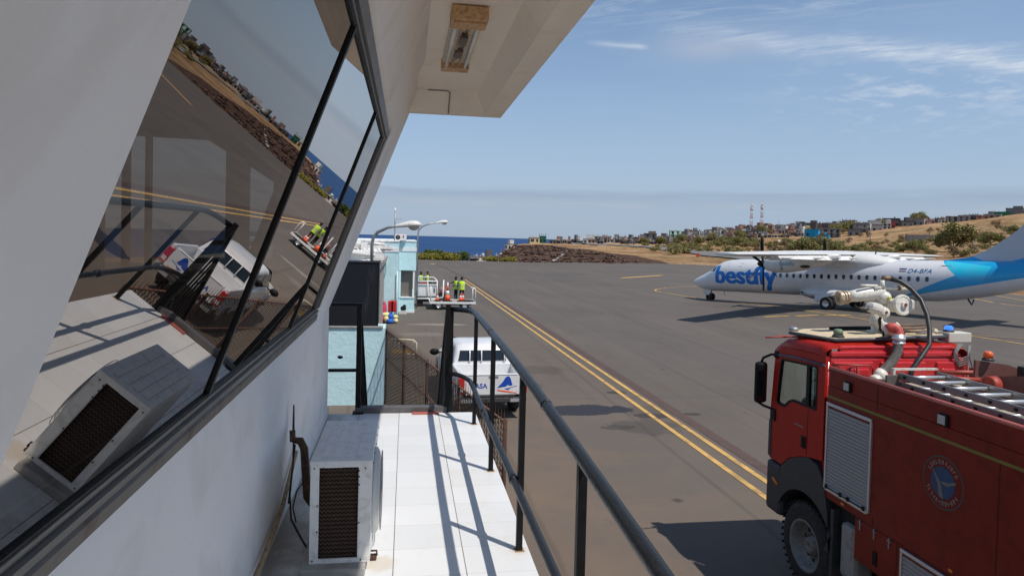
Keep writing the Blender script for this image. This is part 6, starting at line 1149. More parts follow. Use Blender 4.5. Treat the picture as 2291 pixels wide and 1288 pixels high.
m, t, b = newmat('airliner_paint'); tcn = N(t, 'ShaderNodeTexCoord'); sp = N(t, 'ShaderNodeSeparateXYZ'); t.links.new(tcn.outputs['Object'], sp.inputs[0])
A_ = tmath(t, 'MULTIPLY', sp.outputs[0], -1 / K); Zn = tmath(t, 'MULTIPLY', sp.outputs[2], 1 / K)
def side_of(p, q):   # 1 where the point lies left of the line p -> q
    v = tmath(t, 'SUBTRACT', tmath(t, 'MULTIPLY', tmath(t, 'SUBTRACT', Zn, p[1]), q[0] - p[0]), tmath(t, 'MULTIPLY', tmath(t, 'SUBTRACT', A_, p[0]), q[1] - p[1]))
    return tmath(t, 'GREATER_THAN', v, 0)
def AND(*x):
    r_ = x[0]
    for y in x[1:]: r_ = tmath(t, 'MINIMUM', r_, y)
    return r_
def OR(*x):
    r_ = x[0]
    for y in x[1:]: r_ = tmath(t, 'MAXIMUM', r_, y)
    return r_
LIV = LIVD
above = side_of(LIV['L1'], LIV['L2']); below_ac = side_of(LIV['Cc'], LIV['A']); right_cd = side_of(LIV['D'], LIV['Cc'])
bl = AND(above, OR(below_ac, right_cd), tmath(t, 'GREATER_THAN', A_, 16.6))
cy = AND(bl, right_cd, side_of((21.36, 2.98), (18.87, 3.29)), side_of((20.9, 1.9), (21.36, 2.98)), tmath(t, 'GREATER_THAN', Zn, 1.9), tmath(t, 'GREATER_THAN', A_, 18.9))
white = (.74, .74, .75); gcy = ramp(t, tmath(t, 'MULTIPLY_ADD', Zn, .75, -1.35, clamp=True), [(0.0, (.0, .32, .74)), (0.8, (.015, .60, .80))])
col = tmix(t, bl, white, (.0, .35, .68)); col = tmix(t, cy, col, gcy)
grime = ramp(t, tnoise(t, tcn.outputs['Object'], .8, 8, .6), [(.4, 0), (.75, .12)]); col = tmix(t, grime, col, (.4, .38, .35))
fr2 = tmath(t, 'FRACT', tmath(t, 'MULTIPLY', A_, .52)); col = tmix(t, tmath(t, 'MULTIPLY', tmath(t, 'LESS_THAN', fr2, .008), .35), col, (.2, .2, .2))
t.links.new(col, b.inputs['Base Color']); b.inputs['Roughness'].default_value = .3; setv(b, 'Coat Weight', .4); setv(b, 'Coat Roughness', .1)
M_liv = m
n = 40; rings = []
for i, (a, zc, r_) in enumerate(ST):
    rz_ = r_ * (1.0 if a > 3.7 else 1.0); rings.append([AP(a, r_ * math.cos(2 * PI * k / n), zc + (rz_ * (1.0 if math.sin(2 * PI * k / n) < 0 or a > 4 else (.80 + .2 * min(1, max(0, (a - 2.0) / 1.0))) if a > .3 else 1)) * math.sin(2 * PI * k / n)) for k in range(n)])
mb = MB(); mb.loft(rings); mb.build('fuselage', M_liv, ap, local=True)
def cyl_pt(a, z, off=.006, sd_=1):
    zc, r_ = st(a); q = max(0, r_ * r_ - (z - zc) ** 2); yb = math.sqrt(q); nv = Vector((0, yb, z - zc)).normalized()
    return AP(a, sd_ * yb, z) + Vector((0, sd_ * nv.y, nv.z)) * off
# windows, cockpit, door, lettering
wb_ = [];
def shp(a, z, w_, h, r_=.08, n=4):
    pts = []
    for sx_, sz_, a0 in ((1, -1, -90), (1, 1, 0), (-1, 1, 90), (-1, -1, 180)):
        for q in range(n + 1): an = R(a0 + 90 * q / n); pts.append((a + sx_ * (w_ / 2 - r_) + r_ * math.cos(an), z + sz_ * (h / 2 - r_) + r_ * math.sin(an)))
    return pts
for k in range(20):
    a = 8.55 + k * .506; mb = MB(); pts = shp(a, 2.17, .20, .30)
    mb.add([cyl_pt(x, z, .006) for x, z in pts], [list(range(len(pts)))]); wo = mb.build('cabin_window', M_vwin, ap, local=True)
    for sd_ in (-1,): mb = MB(); mb.add([cyl_pt(x, z, .006, sd_) for x, z in pts], [list(range(len(pts)))]); mb.build('cabin_window', M_vwin, ap, local=True)
for sd_ in (1, -1):
    for poly in ([(2.42, 2.38), (2.80, 2.36), (2.83, 2.75), (2.56, 2.80)], [(1.95, 2.30), (2.34, 2.38), (2.46, 2.78), (2.22, 2.66)]):
        mb = MB(); g = []
        for u_ in range(5):
            for v_ in range(5):
                p = [poly[0][i] * (1 - u_ / 4) + poly[1][i] * u_ / 4 for i in (0, 1)]; q = [poly[3][i] * (1 - u_ / 4) + poly[2][i] * u_ / 4 for i in (0, 1)]; x, z = [p[i] * (1 - v_ / 4) + q[i] * v_ / 4 for i in (0, 1)]
                zc, r_ = st(x); zr = (z - zc) / (.80 + .2 * min(1, max(0, (x - 2.0) / 1.0))); yb = math.sqrt(max(.01, r_ * r_ - zr ** 2)); g.append(AP(x, sd_ * (yb + .012), z + .004))
        mb.add(g, [(i * 5 + j, i * 5 + j + 1, i * 5 + j + 6, i * 5 + j + 5) for i in range(4) for j in range(4)], True); mb.build('cockpit_window', M_vwin, ap, local=True)
mb = MB(); dr = shp(19.07, 2.10, .72, 1.75, .12, 5); mb.tube([cyl_pt(x, z, .004) for x, z in dr], .014, 5, closed=True); mb.tube([cyl_pt(3.9, z, .002) for z in (2.95, 3.0)] + [cyl_pt(5.3, z, .002) for z in (3.0, 2.95)], .006, 4, closed=True); mb.tube([cyl_pt(4.0, z, .002) for z in (2.75, 2.78)] + [cyl_pt(5.2, z, .002) for z in (2.78, 2.75)], .006, 4, closed=True); mb.build('door_outline', mat('door_grey', (.42, .42, .44), .4), ap, local=True)
mb = MB(); g = shp(18.95, 2.98, .3, .05, .02); mb.add([cyl_pt(x, z, .012) for x, z in g], [list(range(len(g)))]); mb.build('door_light', M_galv, ap, local=True)
def wrap_text(txt, a0, a1, z0, z1, m_, name, bold=.0, sub=.12, shear=0.0, sp_=1.0, zlo=None, lift=.008):
    vs, fs = text_mesh(txt, 1.0, bold, shear, 1.0, sp_); xs_ = [v[0] for v in vs]; xmin, xmax = min(xs_), max(xs_)
    bm = bmesh.new(); bv = [bm.verts.new((v[0], v[1], 0)) for v in vs]
    for f in fs:
        try: bm.faces.new([bv[i] for i in f])
        except ValueError: pass
    bmesh.ops.remove_doubles(bm, verts=bm.verts[:], dist=1e-5)
    h0 = .70   # cap/ascender height of the font at size 1
    ymin, ymax = min(v[1] for v in vs), max(v[1] for v in vs)
    for q in range(1, 16):
        yy = ymin + (ymax - ymin) * q / 16; bmesh.ops.bisect_plane(bm, geom=bm.verts[:] + bm.edges[:] + bm.faces[:], plane_co=(0, yy, 0), plane_no=(0, 1, 0))
    out2 = []
    for v in bm.verts: out2.append(cyl_pt(a0 + (v.co.x - xmin) / (xmax - xmin) * (a1 - a0), z0 + (v.co.y - ymin) / (ymax - ymin) * (z1 - z0), lift))
    bm.verts.index_update(); fs2 = [[v.index for v in f.verts] for f in bm.faces]; bm.free()
    mb = MB(); mb.add(out2, fs2); return mb.build(name, m_, ap, local=True)
M_let = mat('lettering_blue', (.0, .17, .60), .3, var=.05)
wrap_text('bestfly', 2.93, 8.20, 1.03, 2.80, M_let, 'airline_lettering', .022); wrap_text('bestfly', 3.01, 8.28, 1.03, 2.80, M_let, 'airline_lettering', .022, lift=.0085)
wrap_text('D4-BFA', 17.02, 18.38, 2.53, 2.78, mat('reg_blue', (.02, .16, .32), .4), 'registration_lettering', .01, shear=.25, sp_=1.05)
mb = MB()
for z0, z1, in ((2.74, 2.80), (2.60, 2.63)):
    for k in range(6): a = 16.52 + k * .07; mb.add([cyl_pt(a, z0, .009), cyl_pt(a + .0701, z0, .009), cyl_pt(a + .0701, z1, .009), cyl_pt(a, z1, .009)], [(0, 1, 2, 3)])
mb.build('flag_blue', mat('flag_blue', (.02, .03, .18), .4), ap, local=True)
mb = MB()
for k in range(6): a = 16.52 + k * .07; mb.add([cyl_pt(a, 2.65, .009), cyl_pt(a + .0701, 2.65, .009), cyl_pt(a + .0701, 2.67, .009), cyl_pt(a, 2.67, .009)], [(0, 1, 2, 3)])
mb.build('flag_red', mat('flag_red', (.4, .05, .06), .4), ap, local=True)
# wing
M_wing = mat('wing_white', (.74, .73, .70), .35, var=.04, scale=.8, dirt='8c8478', dirtamt=.25)
def airfoil(a0, ch, zc, th, b_, n=14):
    pts = []
    for k in range(n * 2):
        u_ = k / n if k < n else 2 - k / n; x = .5 - .5 * math.cos(PI * u_); y = th * ch * 5 * (.2969 * math.sqrt(max(x, 0)) - .126 * x - .3516 * x * x + .2843 * x ** 3 - .1036 * x ** 4) * (1 if k < n else -.7)
        pts.append(AP(a0 + ch * x, b_, zc + y))
    return pts
mb = MB(); mb.loft([airfoil(a0, ch, z, th, b_) for b_, a0, ch, z, th in ((-13.5, 12.05, 1.45, 3.60, .12), (-13.2, 11.9, 1.65, 3.60, .15), (-4.8, 11.15, 2.5, 3.64, .20), (0, 11.15, 2.55, 3.66, .21), (4.8, 11.15, 2.5, 3.64, .20), (13.2, 11.9, 1.65, 3.60, .15), (13.5, 12.05, 1.45, 3.60, .12))]); mb.build('wing', M_wing, ap, local=True)
mb = MB(); mb.loft([[AP(a, w_ * math.cos(2 * PI * k / 24), zc + h_ * math.sin(2 * PI * k / 24)) for k in range(24)] for a, w_, h_, zc in ((9.7, .1, .1, 3.15), (10.5, .8, .50, 3.10), (11.3, 1.15, .78, 3.10), (12.6, 1.2, .82, 3.10), (14, 1.15, .74, 3.08), (15.3, .85, .5, 3.0), (16.8, .1, .1, 3.0))]); mb.build('wing_fairing', M_wing, ap, local=True)
for sd_ in (1, -1):
    mb = MB(); yb = 4.05 * sd_
    mb.loft([[AP(a, yb + w_ * math.cos(2 * PI * k / 20), zc + h_ * math.sin(2 * PI * k / 20)) for k in range(20)] for a, w_, h_, zc in ((9.12, .22, .24, 3.0), (9.3, .36, .42, 2.97), (9.8, .42, .54, 2.97), (10.8, .45, .60, 3.03), (12.0, .44, .54, 3.15), (13.2, .36, .40, 3.30), (14.3, .16, .16, 3.50))]); nc = mb.build('engine_nacelle', M_wing, ap, local=True)
    mb = MB(); mb.lathe([(0, .2), (0, .20)], AP(9.1, yb, 3.0), 'x', 12); 
    mb = MB(); mb.box(-10.62 * K, -10.56 * K, (yb - .46) * K, (yb + .46) * K, 2.6 * K, 3.3 * K); mb.build('nacelle_band', M_galv, nc, local=True)
    mb = MB(); mb.sph(AP(12.2, yb + sd_ * .35, 2.86), .35, .12, .10); mb.sph(AP(9.18, yb, 2.72), .1, .2, .1); mb.build('exhaust', mat('soot_brown', (.05, .035, .025), .6), nc, local=True)
    pr = MB(); hubc = AP(8.95, yb, 3.01)
    rg = [[hubc + Vector((-(a) * K, r_ * math.cos(2 * PI * k / 18), r_ * math.sin(2 * PI * k / 18))) for k in range(18)] for a, r_ in ((-.42, .03), (-.34, .12), (-.2, .20), (0, .25), (.18, .26))]; pr.loft(rg); ph = pr.build('propeller', M_black, ap, local=True)
    for k in range(6):
        an = R(4 if sd_ > 0 else 2) + k * PI / 3; bl_ = MB(); rr = []
        ur = Vector((0, math.sin(an), math.cos(an))); ut = Vector((0, math.cos(an), -math.sin(an))); ux = Vector((1, 0, 0))
        for r_, ch, tw, th, sw_ in ((.2, .12, 60, .08, 0), (.5, .19, 62, .05, 0), (.9, .23, 66, .04, .02), (1.35, .22, 70, .03, .0), (1.82, .15, 74, .02, -.05), (1.95, .08, 76, .014, -.10)):
            tw = R(tw); cdv = (ut * math.cos(tw) + ux * math.sin(tw)); ndv = cdv.cross(ur); rr.append([hubc + ur * r_ + ut * sw_ + cdv * ch * x + ndv * th * y for x, y in ((-.5, 0), (-.2, .5), (.2, .45), (.5, 0), (.2, -.4), (-.2, -.5))])
        bl_.m = 0; bl_.loft(rr[:5]); bl_.m = 1; bl_.loft([[p + Vector((.0005, 0, 0)) for p in rr[4]], rr[5]]); bl_.build('blade', [M_black, mat('blade_tip_yellow', (.6, .30, .03), .5)], ph, local=True)
wrap_n = text_mesh('bestfly', .42)
mb = MB(); mb.add([AP(10.45 + v[0], 4.05 + .462, 2.93 + v[1] * .8) for v in wrap_n[0]], wrap_n[1]); mb.build('nacelle_lettering', mat('pale_blue_lettering', (.08, .35, .55), .5), ap, local=True)
for b0, b1 in ((1.35, 4.9), (4.95, 9.6), (-4.9, -1.35), (-9.6, -4.95)):
    mb = MB(); f0 = 1 - (abs(b0) - 4.8) / 8.4 * .34 if abs(b0) > 4.8 else 1; f1 = 1 - (abs(b1) - 4.8) / 8.4 * .34 if abs(b1) > 4.8 else 1
    def fl_(b_, f): a0 = 13.15 - (1 - f) * .3; zt_ = 3.70; return [AP(a0, b_, zt_), AP(a0 + .40 * f, b_, zt_ - .10), AP(a0 + .80 * f, b_, zt_ - .42 * f), AP(a0 + .76 * f, b_, zt_ - .46 * f), AP(a0 + .28 * f, b_, zt_ - .30 * f), AP(a0, b_, zt_ - .18)]
    mb.loft([fl_(b0, f0), fl_(b1, f1)], smooth=False); mb.build('flap', M_wing, ap, local=True)
# flap fairings and tail
for b_ in (1.9, 6.2, 9.5, -6.2, -9.5):
    mb = MB(); mb.loft([[AP(a, b_ + .05 * math.cos(2 * PI * k / 8), zc + h_ * math.sin(2 * PI * k / 8)) for k in range(8)] for a, h_, zc in ((12.4, .02, 3.42), (13.0, .10, 3.36), (13.8, .10, 3.36), (14.4, .02, 3.42))]); mb.build('flap_fairing', M_wing, ap, local=True)
prof = [(17.6, 3.27), (19.0, 3.34), (20.0, 3.50), (20.9, 3.92), (21.64, 4.42), (22.35, 5.0), (22.85, 5.55), (23.3, 6.2), (24.2, 7.35), (26.4, 7.35), (26.3, 5.0), (26.0, 3.2), (22, 3.0), (19, 3.1)]
m, t, b = newmat('shaded_fin_paint'); tcn = N(t, 'ShaderNodeTexCoord'); sp = N(t, 'ShaderNodeSeparateXYZ'); t.links.new(tcn.outputs['Object'], sp.inputs[0]); A_ = tmath(t, 'MULTIPLY', sp.outputs[0], -1 / K); Zn = tmath(t, 'MULTIPLY', sp.outputs[2], 1 / K)
wh = AND(side_of((20.03, 3.61), (21.37, 3.03)), side_of((21.37, 3.03), (22.58, 3.44)))
t.links.new(tmix(t, wh, tmix(t, tmath(t, 'LESS_THAN', A_, LIVD['D'][0]), (.0, .35, .68), (.74, .74, .75)), (.52, .55, .60)), b.inputs['Base Color']); b.inputs['Roughness'].default_value = .3  # white of the fin darkened to blue-grey, its shade put into the colour
M_fin = m
mb = MB()
prs = []
for y, k_ in ((.12, 0), (.05, 1), (-.05, 1), (-.12, 0)): pass
mb.plate([(-a * K, z * K) for a, z in prof], [], (0, -.10, 0), (1, 0, 0), (0, 0, 1), (0, .20, 0)); mb.build('fin', M_fin, ap, local=True)
mb = MB(); mb.loft([airfoil(a0, ch, 7.45, .1, b_, 8) for b_, a0, ch in ((-3.6, 24.9, 1.0), (0, 24.3, 1.7), (3.6, 24.9, 1.0))]); mb.build('tailplane', M_wing, ap, local=True)
mb = MB(); mb.loft([[AP(a, w_ * math.cos(2 * PI * k / 20), zc + h_ * math.sin(2 * PI * k / 20)) for k in range(20)] for a, w_, h_, zc in ((9.4, .1, .08, 1.0), (9.9, 1.05, .30, 1.0), (10.8, 1.55, .48, 1.0), (12.6, 1.72, .52, 1.0), (14.0, 1.5, .42, 1.05), (15.2, .9, .2, 1.1), (15.8, .2, .1, 1.1))]); mb.build('gear_fairing', M_liv, ap, local=True)
mb = MB(); g = [(10.0, .95), (10.35, .80), (10.42, 1.0)]; mb.add([AP(a, 1.26 + (a - 10) * .55, z + .12) for a, z in g], [(0, 1, 2)]); mb.build('air_scoop', M_dark, ap, local=True)
gr = MB()
for sd_ in (1, -1):
    gm = MB(); gm.tube([AP(12.3, sd_ * 1.45, 1.0), AP(12.4, sd_ * 1.9, .42)], .07, 8); gm.tube([AP(12.7, sd_ * 1.3, .8), AP(12.4, sd_ * 1.9, .45)], .04, 6); leg = gm.build('gear_leg', M_galv, ap, local=True)
    for yy in (1.68, 2.12):
        wm_ = MB(); c = AP(12.4, sd_ * yy, .42); wm_.lathe([(-.12, .22), (-.12, .36), (-.08, .415), (.08, .415), (.12, .36), (.12, .22)], c, 'y', 28); wv_ = wm_.build('wheel', M_rubber, leg, local=True)
        rm = MB(); rm.oc = True; rm.lathe([(sd_ * .06, .02), (sd_ * .10, .06), (sd_ * .07, .15), (sd_ * .11, .22)], c, 'y', 20); rm.build('rim', M_alu, wv_, local=True)
    gd_ = MB(); vv = [AP(11.4, sd_ * 1.75, .95), AP(12.9, sd_ * 1.75, 1.05), AP(12.2, sd_ * 2.0, .80), AP(11.75, sd_ * 2.1, .45), AP(11.55, sd_ * 2.1, .55)]
    gd_.add(vv + [v + Vector((0, -.03 * sd_, -.02)) for v in vv], [(0, 1, 2, 3, 4), (5, 6, 7, 8, 9), (0, 1, 6, 5), (1, 2, 7, 6), (2, 3, 8, 7), (3, 4, 9, 8), (4, 0, 5, 9)]); gd_.build('gear_door', M_wing, ap, local=True)
gm = MB(); gm.tube([AP(1.75, 0, 1.0), AP(1.62, 0, .28)], .06, 8); gm.tube([AP(1.62, -.2, .28), AP(1.62, .2, .28)], .035, 6); leg = gm.build('nose_gear', M_galv, ap, local=True)
for yy in (.20, -.20): wm_ = MB(); wm_.lathe([(-.07, .14), (-.07, .25), (-.04, .28), (.04, .28), (.07, .25), (.07, .14), (.02, .12), (-.02, .01)], AP(1.62, yy, .28), 'y', 24); wm_.build('wheel', M_rubber, leg, local=True)
gd_ = MB(); gd_.box(-1.75 * K, -1.15 * K, .30, .33, .42, .82, b=.01); gd_.build('gear_door', M_wing, ap, local=True)
gd_ = MB(); gd_.tube([AP(2.9, 0, .72), AP(2.98, 0, .45)], .02, 5); gd_.tube([AP(19.9, 0, 1.02), AP(20.1, 0, .70), AP(20.2, 0, 1.0)], .05, 5); gd_.tube([AP(14.5, 0, 3.3), AP(14.6, 0, 3.85)], .04, 5); gd_.build('antenna', M_black, ap, local=True)
# ------------------------------------------------------------------ hillside town
rnd = random.Random(21)
HC = dict(grey=(.20, .195, .19), dark=(.115, .11, .11), lgrey=(.30, .29, .28), white=(.62, .61, .58), cream=(.55, .45, .26), tan=(.33, .25, .18), pink=(.42, .28, .24), mint=(.42, .62, .50), blue=(.012, .30, .52), green=(.015, .16, .09), red=(.45, .04, .03), terra=(.30, .15, .11))
HM = {k: mat('house_' + k, v, .9, var=.18, scale=.25, dirt='5a5048', dirtamt=.4) for k, v in HC.items()}
M_hwin = mat('house_window_dark', (.015, .016, .02), .5, var=.4, scale=1)
HL = dict(grey='bare grey concrete block house of the hillside town', dark='dark unfinished block house of the hillside town', lgrey='light grey house of the hillside town', white='white painted house of the hillside town', cream='cream painted house of the hillside town', tan='tan plastered house of the hillside town', pink='pink painted house of the hillside town', terra='house with terracotta coloured walls in the hillside town')
def house(pxx, rho, w_, h, col, d_=None, rot=None, label=None, roofc=None, parts=False, dz=0, x2=None, nf=None, name='house'):
    x, y = at(pxx, rho); z = H(x, y) - .6 + dz; d_ = d_ or w_ * rnd.uniform(.7, 1.1); th = math.atan2(x, y)
    rz = -th + (R(rnd.uniform(-38, 38)) if rot is None else rot)
    Mx = Matrix.Translation((x, y, z)) @ Matrix.Rotation(rz, 4, 'Z')
    mb = MB(); wl = MB() if parts else mb; wn_ = MB() if parts else mb; rf = MB() if parts else mb
    wl.m = 0; wl.box(-w_ / 2, w_ / 2, -d_ / 2, d_ / 2, 0, h, Mx)
    nf = nf or max(1, int(h / 3.1)); fh = (h - .4) / nf
    rf.m = 0 if parts else 2; pr_ = .22; rf.box(-w_ / 2 - pr_, w_ / 2 + pr_, -d_ / 2 - pr_, d_ / 2 + pr_, h + .002, h + .18, Mx)
    ty = rnd.random()
    if ty < .5 and not parts: rf.m = 0; rf.box(-w_ * .1, w_ * .46, -d_ * .2, d_ * .46, h + .185, h + rnd.uniform(1.2, 2.8), Mx); 
    if ty > .6 and not parts:
        rf.m = 0
        for q in range(4): xx = -w_ / 2 + .3 + q * (w_ - .6) / 3; rf.box(xx - .12, xx + .12, -d_ / 2 + .1, -d_ / 2 + .34, h + .185, h + rnd.uniform(.7, 1.4), Mx)
    if rnd.random() < .35: rf.m = 0; rf.tube([Mx @ Vector((w_ * .2, 0, h + .19)), Mx @ Vector((w_ * .2, 0, h + 1.3))], .5, 10)
    for f in range(nf):
        n = max(2, int(w_ / 3))
        for q in range(n):
            if rnd.random() < .12: continue
            xx = -w_ / 2 + w_ * (q + .5) / n; ww = rnd.choice((.5, .6, .8)); z0 = f * fh + (.9 if rnd.random() < .7 else .2); z1 = min(h - .2, f * fh + 2.2)
            wn_.m = 0 if parts else 1; wn_.box(xx - ww, xx + ww, -d_ / 2 - .03, -d_ / 2 + .02, z0, z1, Mx)
        for q in range(2):
            yy = -d_ / 2 + d_ * (q + .5) / 2
            for sx_ in (-1, 1): wn_.box(sx_ * w_ / 2 - .03, sx_ * w_ / 2 + .03, yy - .5, yy + .5, f * fh + .9, min(h - .2, f * fh + 2.1), Mx)
        if f and rnd.random() < .5: rf.m = 0 if not parts else 0; rf.box(-w_ / 2 - .05, w_ / 2 + .05, -d_ / 2 - .9, -d_ / 2 - .031, f * fh - .05, f * fh + .12, Mx)
    rm_ = HM[roofc] if roofc else HM[rnd.choice(('lgrey', 'grey', 'dark', 'white', 'terra') if rnd.random() < .5 else ('grey', 'lgrey'))]
    lab = label or HL[col]; grp = None if label else col + ' houses of the hillside town'
    if parts:
        o = thing('house', lab, 'house', (x, y, z), 0); wl.build('wall', HM[col], o); rf.build('roof', rm_, o); wn_.build('window', M_hwin, o)
    else:
        o = mb.build('house', [HM[col], M_hwin, rm_], origin=(x, y, z)); tag(o, lab, 'house', grp)
    return o
def hh(pxw, rho): return pxw * rho / 1527.0
# landmarks first
house(1194, 330, hh(22, 330), hh(13, 330), 'cream', label='cream box house at the left end of the ridge by the sea', dz=.3, rot=.2)
house(1213, 335, hh(16, 335), hh(17, 335), 'green', label='dark green house beside the cream one at the seaward end of the ridge', dz=.3, rot=0)
house(1508, 470, hh(22, 470), hh(29, 470), 'mint', label='tall pale mint apartment block of four floors', parts=True, rot=.15, nf=4, roofc='mint')
o = house(1815, 400, hh(26, 400), hh(30, 400), 'blue', label='bright blue house with a higher left tower on the bare hillside', parts=True, rot=-.15, nf=2, roofc='blue', dz=-2.2)
house(1838, 398, hh(26, 398), hh(17, 398), 'blue', label='low bright blue annex with a yellow end wall on the bare hillside', parts=True, rot=-.15, nf=1, roofc='blue', dz=-1.6)
house(1790, 385, hh(26, 385), hh(7, 385), 'blue', label='bright blue garden wall block left of the blue house', rot=-.15, dz=-1.8, nf=1)
house(1850, 430, hh(44, 430), hh(25, 430), 'grey', label='large bare grey block building just behind the blue house', rot=.05, dz=-1, nf=3)
house(1990, 560, hh(30, 560), hh(17, 560), 'dark', label='dark four storey block standing highest on the ridge', rot=.05, nf=4)
house(1992, 520, hh(12, 520), hh(9, 520), 'red', label='small bright red walled house below the dark tall block', rot=0, nf=1)
house(1982, 512, hh(14, 512), hh(12, 512), 'white', label='white house left of the small red one below the dark tall block', rot=0, nf=2)
house(1453, 450, hh(26, 450), hh(26, 450), 'dark', label='dark brown block with a pink side wall near the mint apartments', rot=.1, nf=3, roofc='pink')
house(2140, 560, hh(36, 560), hh(11, 560), 'lgrey', label='long pale roofed grey building on the right part of the ridge', rot=0, roofc='white', nf=2)
house(2236, 600, hh(24, 600), hh(12, 600), 'green', label='low green house at the top right of the hill', rot=0)
house(2265, 610, hh(26, 610), hh(15, 610), 'grey', label='grey house beside the green one at the top right of the hill', rot=0)
house(1908, 440, hh(22, 440), hh(15, 440), 'grey', label='grey block shed on the open slope right of the blue house', rot=0, nf=1)
house(1922, 475, hh(26, 475), hh(20, 475), 'grey', rot=.1); house(1945, 500, hh(40, 500), hh(15, 500), 'lgrey', rot=.1)
# terraces of houses along the ridge
def row(x0, x1, rho0, rho1, hmin, hmax, wmin, wmax, cols, step, jit=.35):
    x = x0
    while x < x1:
        t_ = (x - x0) / (x1 - x0); rho = rho0 + (rho1 - rho0) * t_ + rnd.uniform(-18, 18); w_ = rnd.uniform(wmin, wmax)
        house(x + w_ / 2, rho, hh(w_, rho), hh(rnd.uniform(hmin, hmax), rho), rnd.choice(cols)); x += w_ * step * rnd.uniform(1 - jit, 1 + jit)
G = ['grey', 'grey', 'dark', 'grey', 'lgrey', 'lgrey', 'dark', 'tan', 'white', 'pink', 'terra', 'grey']
row(1228, 1330, 350, 420, 7, 13, 10, 18, ['white', 'grey', 'terra', 'grey', 'tan'], .95)
row(1325, 1500, 430, 470, 10, 17, 13, 22, G, .75); row(1330, 1500, 400, 430, 8, 14, 10, 18, G + ['white', 'white'], .9)
row(1525, 1790, 560, 600, 8, 14, 12, 20, G, .62); row(1530, 1800, 500, 530, 8, 13, 11, 18, G + ['pink', 'cream', 'white', 'terra'], .66); row(1540, 1760, 455, 480, 8, 14, 10, 18, G + ['white', 'pink', 'terra', 'white'], .9)
row(1535, 1790, 430, 450, 6, 11, 8, 15, G + ['white', 'terra', 'pink'], 1.1); row(1240, 1500, 380, 400, 6, 11, 9, 16, G, 1.2)
row(1790, 1900, 520, 540, 12, 20, 14, 24, G + ['cream', 'white'], .8); row(1870, 2060, 540, 570, 8, 14, 14, 24, G, .72); row(2070, 2230, 560, 590, 6, 11, 12, 22, G, .85)
row(2300, 2700, 560, 600, 6, 12, 16, 30, G, 1.5)
for pxx, rho, w_, h, c_ in ((1075, 265, 28, 15, 'white'), (1105, 290, 26, 13, 'grey'), (1128, 300, 18, 12, 'terra'), (1062, 250, 16, 10, 'lgrey'), (1090, 240, 22, 9, 'dark'), (1045, 330, 20, 9, 'white'), (1140, 320, 18, 14, 'white'), (1118, 270, 16, 8, 'white')):
    house(pxx, rho, hh(w_, rho), hh(h, rho), c_, label={'white': None}.get(c_, None), dz=.4, rot=rnd.uniform(-.4, .4))
# long low wall on the slope
x, y = at(2070, 330); mb = MB(); Mx = Matrix.Translation((x, y, H(x, y) - .8)) @ Matrix.Rotation(-math.atan2(x, y) + .1, 4, 'Z'); mb.box(-7.5, 6, -.2, .2, 0, 3.2, Mx); mb.box(-7.3, -7.0, -.3, .3, 0, 3.4, Mx); mb.box(3.2, 6.4, -.24, .24, .2, 3.3, Mx)
tag(mb.build('boundary_wall', HM['grey'], origin=(x, y, 0)), 'long unfinished grey block wall on the dry slope left of the big tree', 'wall')
x, y = at(1741, 330); sh_ = thing('small_shrine', 'tiny white hut with a pointed top among the bushes below the town', 'hut', (x, y, H(x, y))); mb = MB(); mb.box(x - .9, x + .9, y - .8, y + .8, H(x, y) - .3, H(x, y) + 1.7, b=.05); mb.lathe([(1.6, 1.1), (2.9, .05)], (x, y, H(x, y)), 'z', 4, PI / 4, False); mb.build('wall', HM['white'], sh_); mb = MB(); mb.box(x - .35, x + .35, y - .84, y - .801, H(x, y), H(x, y) + 1.2); mb.build('door', M_hwin, sh_)
# telecom masts
def tower(pxx, rho, hpx, label):
    x, y = at(pxx, rho); z = H(x, y); h = hh(hpx, rho) + 6; o = thing('telecom_mast', label, 'mast', (x, y, z), 0, 'lattice masts above the town')
    for k in range(7):
        z0, z1 = z + h * k / 7, z + h * (k + 1) / 7; w0, w1 = 1.0 - .55 * k / 7, 1.0 - .55 * (k + 1) / 7; mb = MB()
        cs = [(1, 1), (1, -1), (-1, -1), (-1, 1)]
        for q in range(4): a, b_ = cs[q], cs[(q + 1) % 4]; mb.tube([(x + a[0] * w0, y + a[1] * w0, z0), (x + a[0] * w1, y + a[1] * w1, z1)], .13, 4); mb.tube([(x + a[0] * w0, y + a[1] * w0, z0), (x + b_[0] * w1, y + b_[1] * w1, z1)], .09, 4)
        mb.build('lattice_section', mat('mast_red', (.42, .09, .07), .7) if k % 2 else mat('mast_white', (.6, .58, .56), .7), o)
    mb = MB(); mb.tube([(x, y, z + h), (x, y, z + h + 2.5)], .1, 5); mb.box(x - .9, x + .9, y - .9, y + .9, z + h * .8, z + h * .86); mb.build('antenna', MC['mast_white'], o)
tower(1678, 600, 42, 'red and white lattice mast above the town, left of the pair'); tower(1701, 605, 42, 'red and white lattice mast above the town, right of the pair')
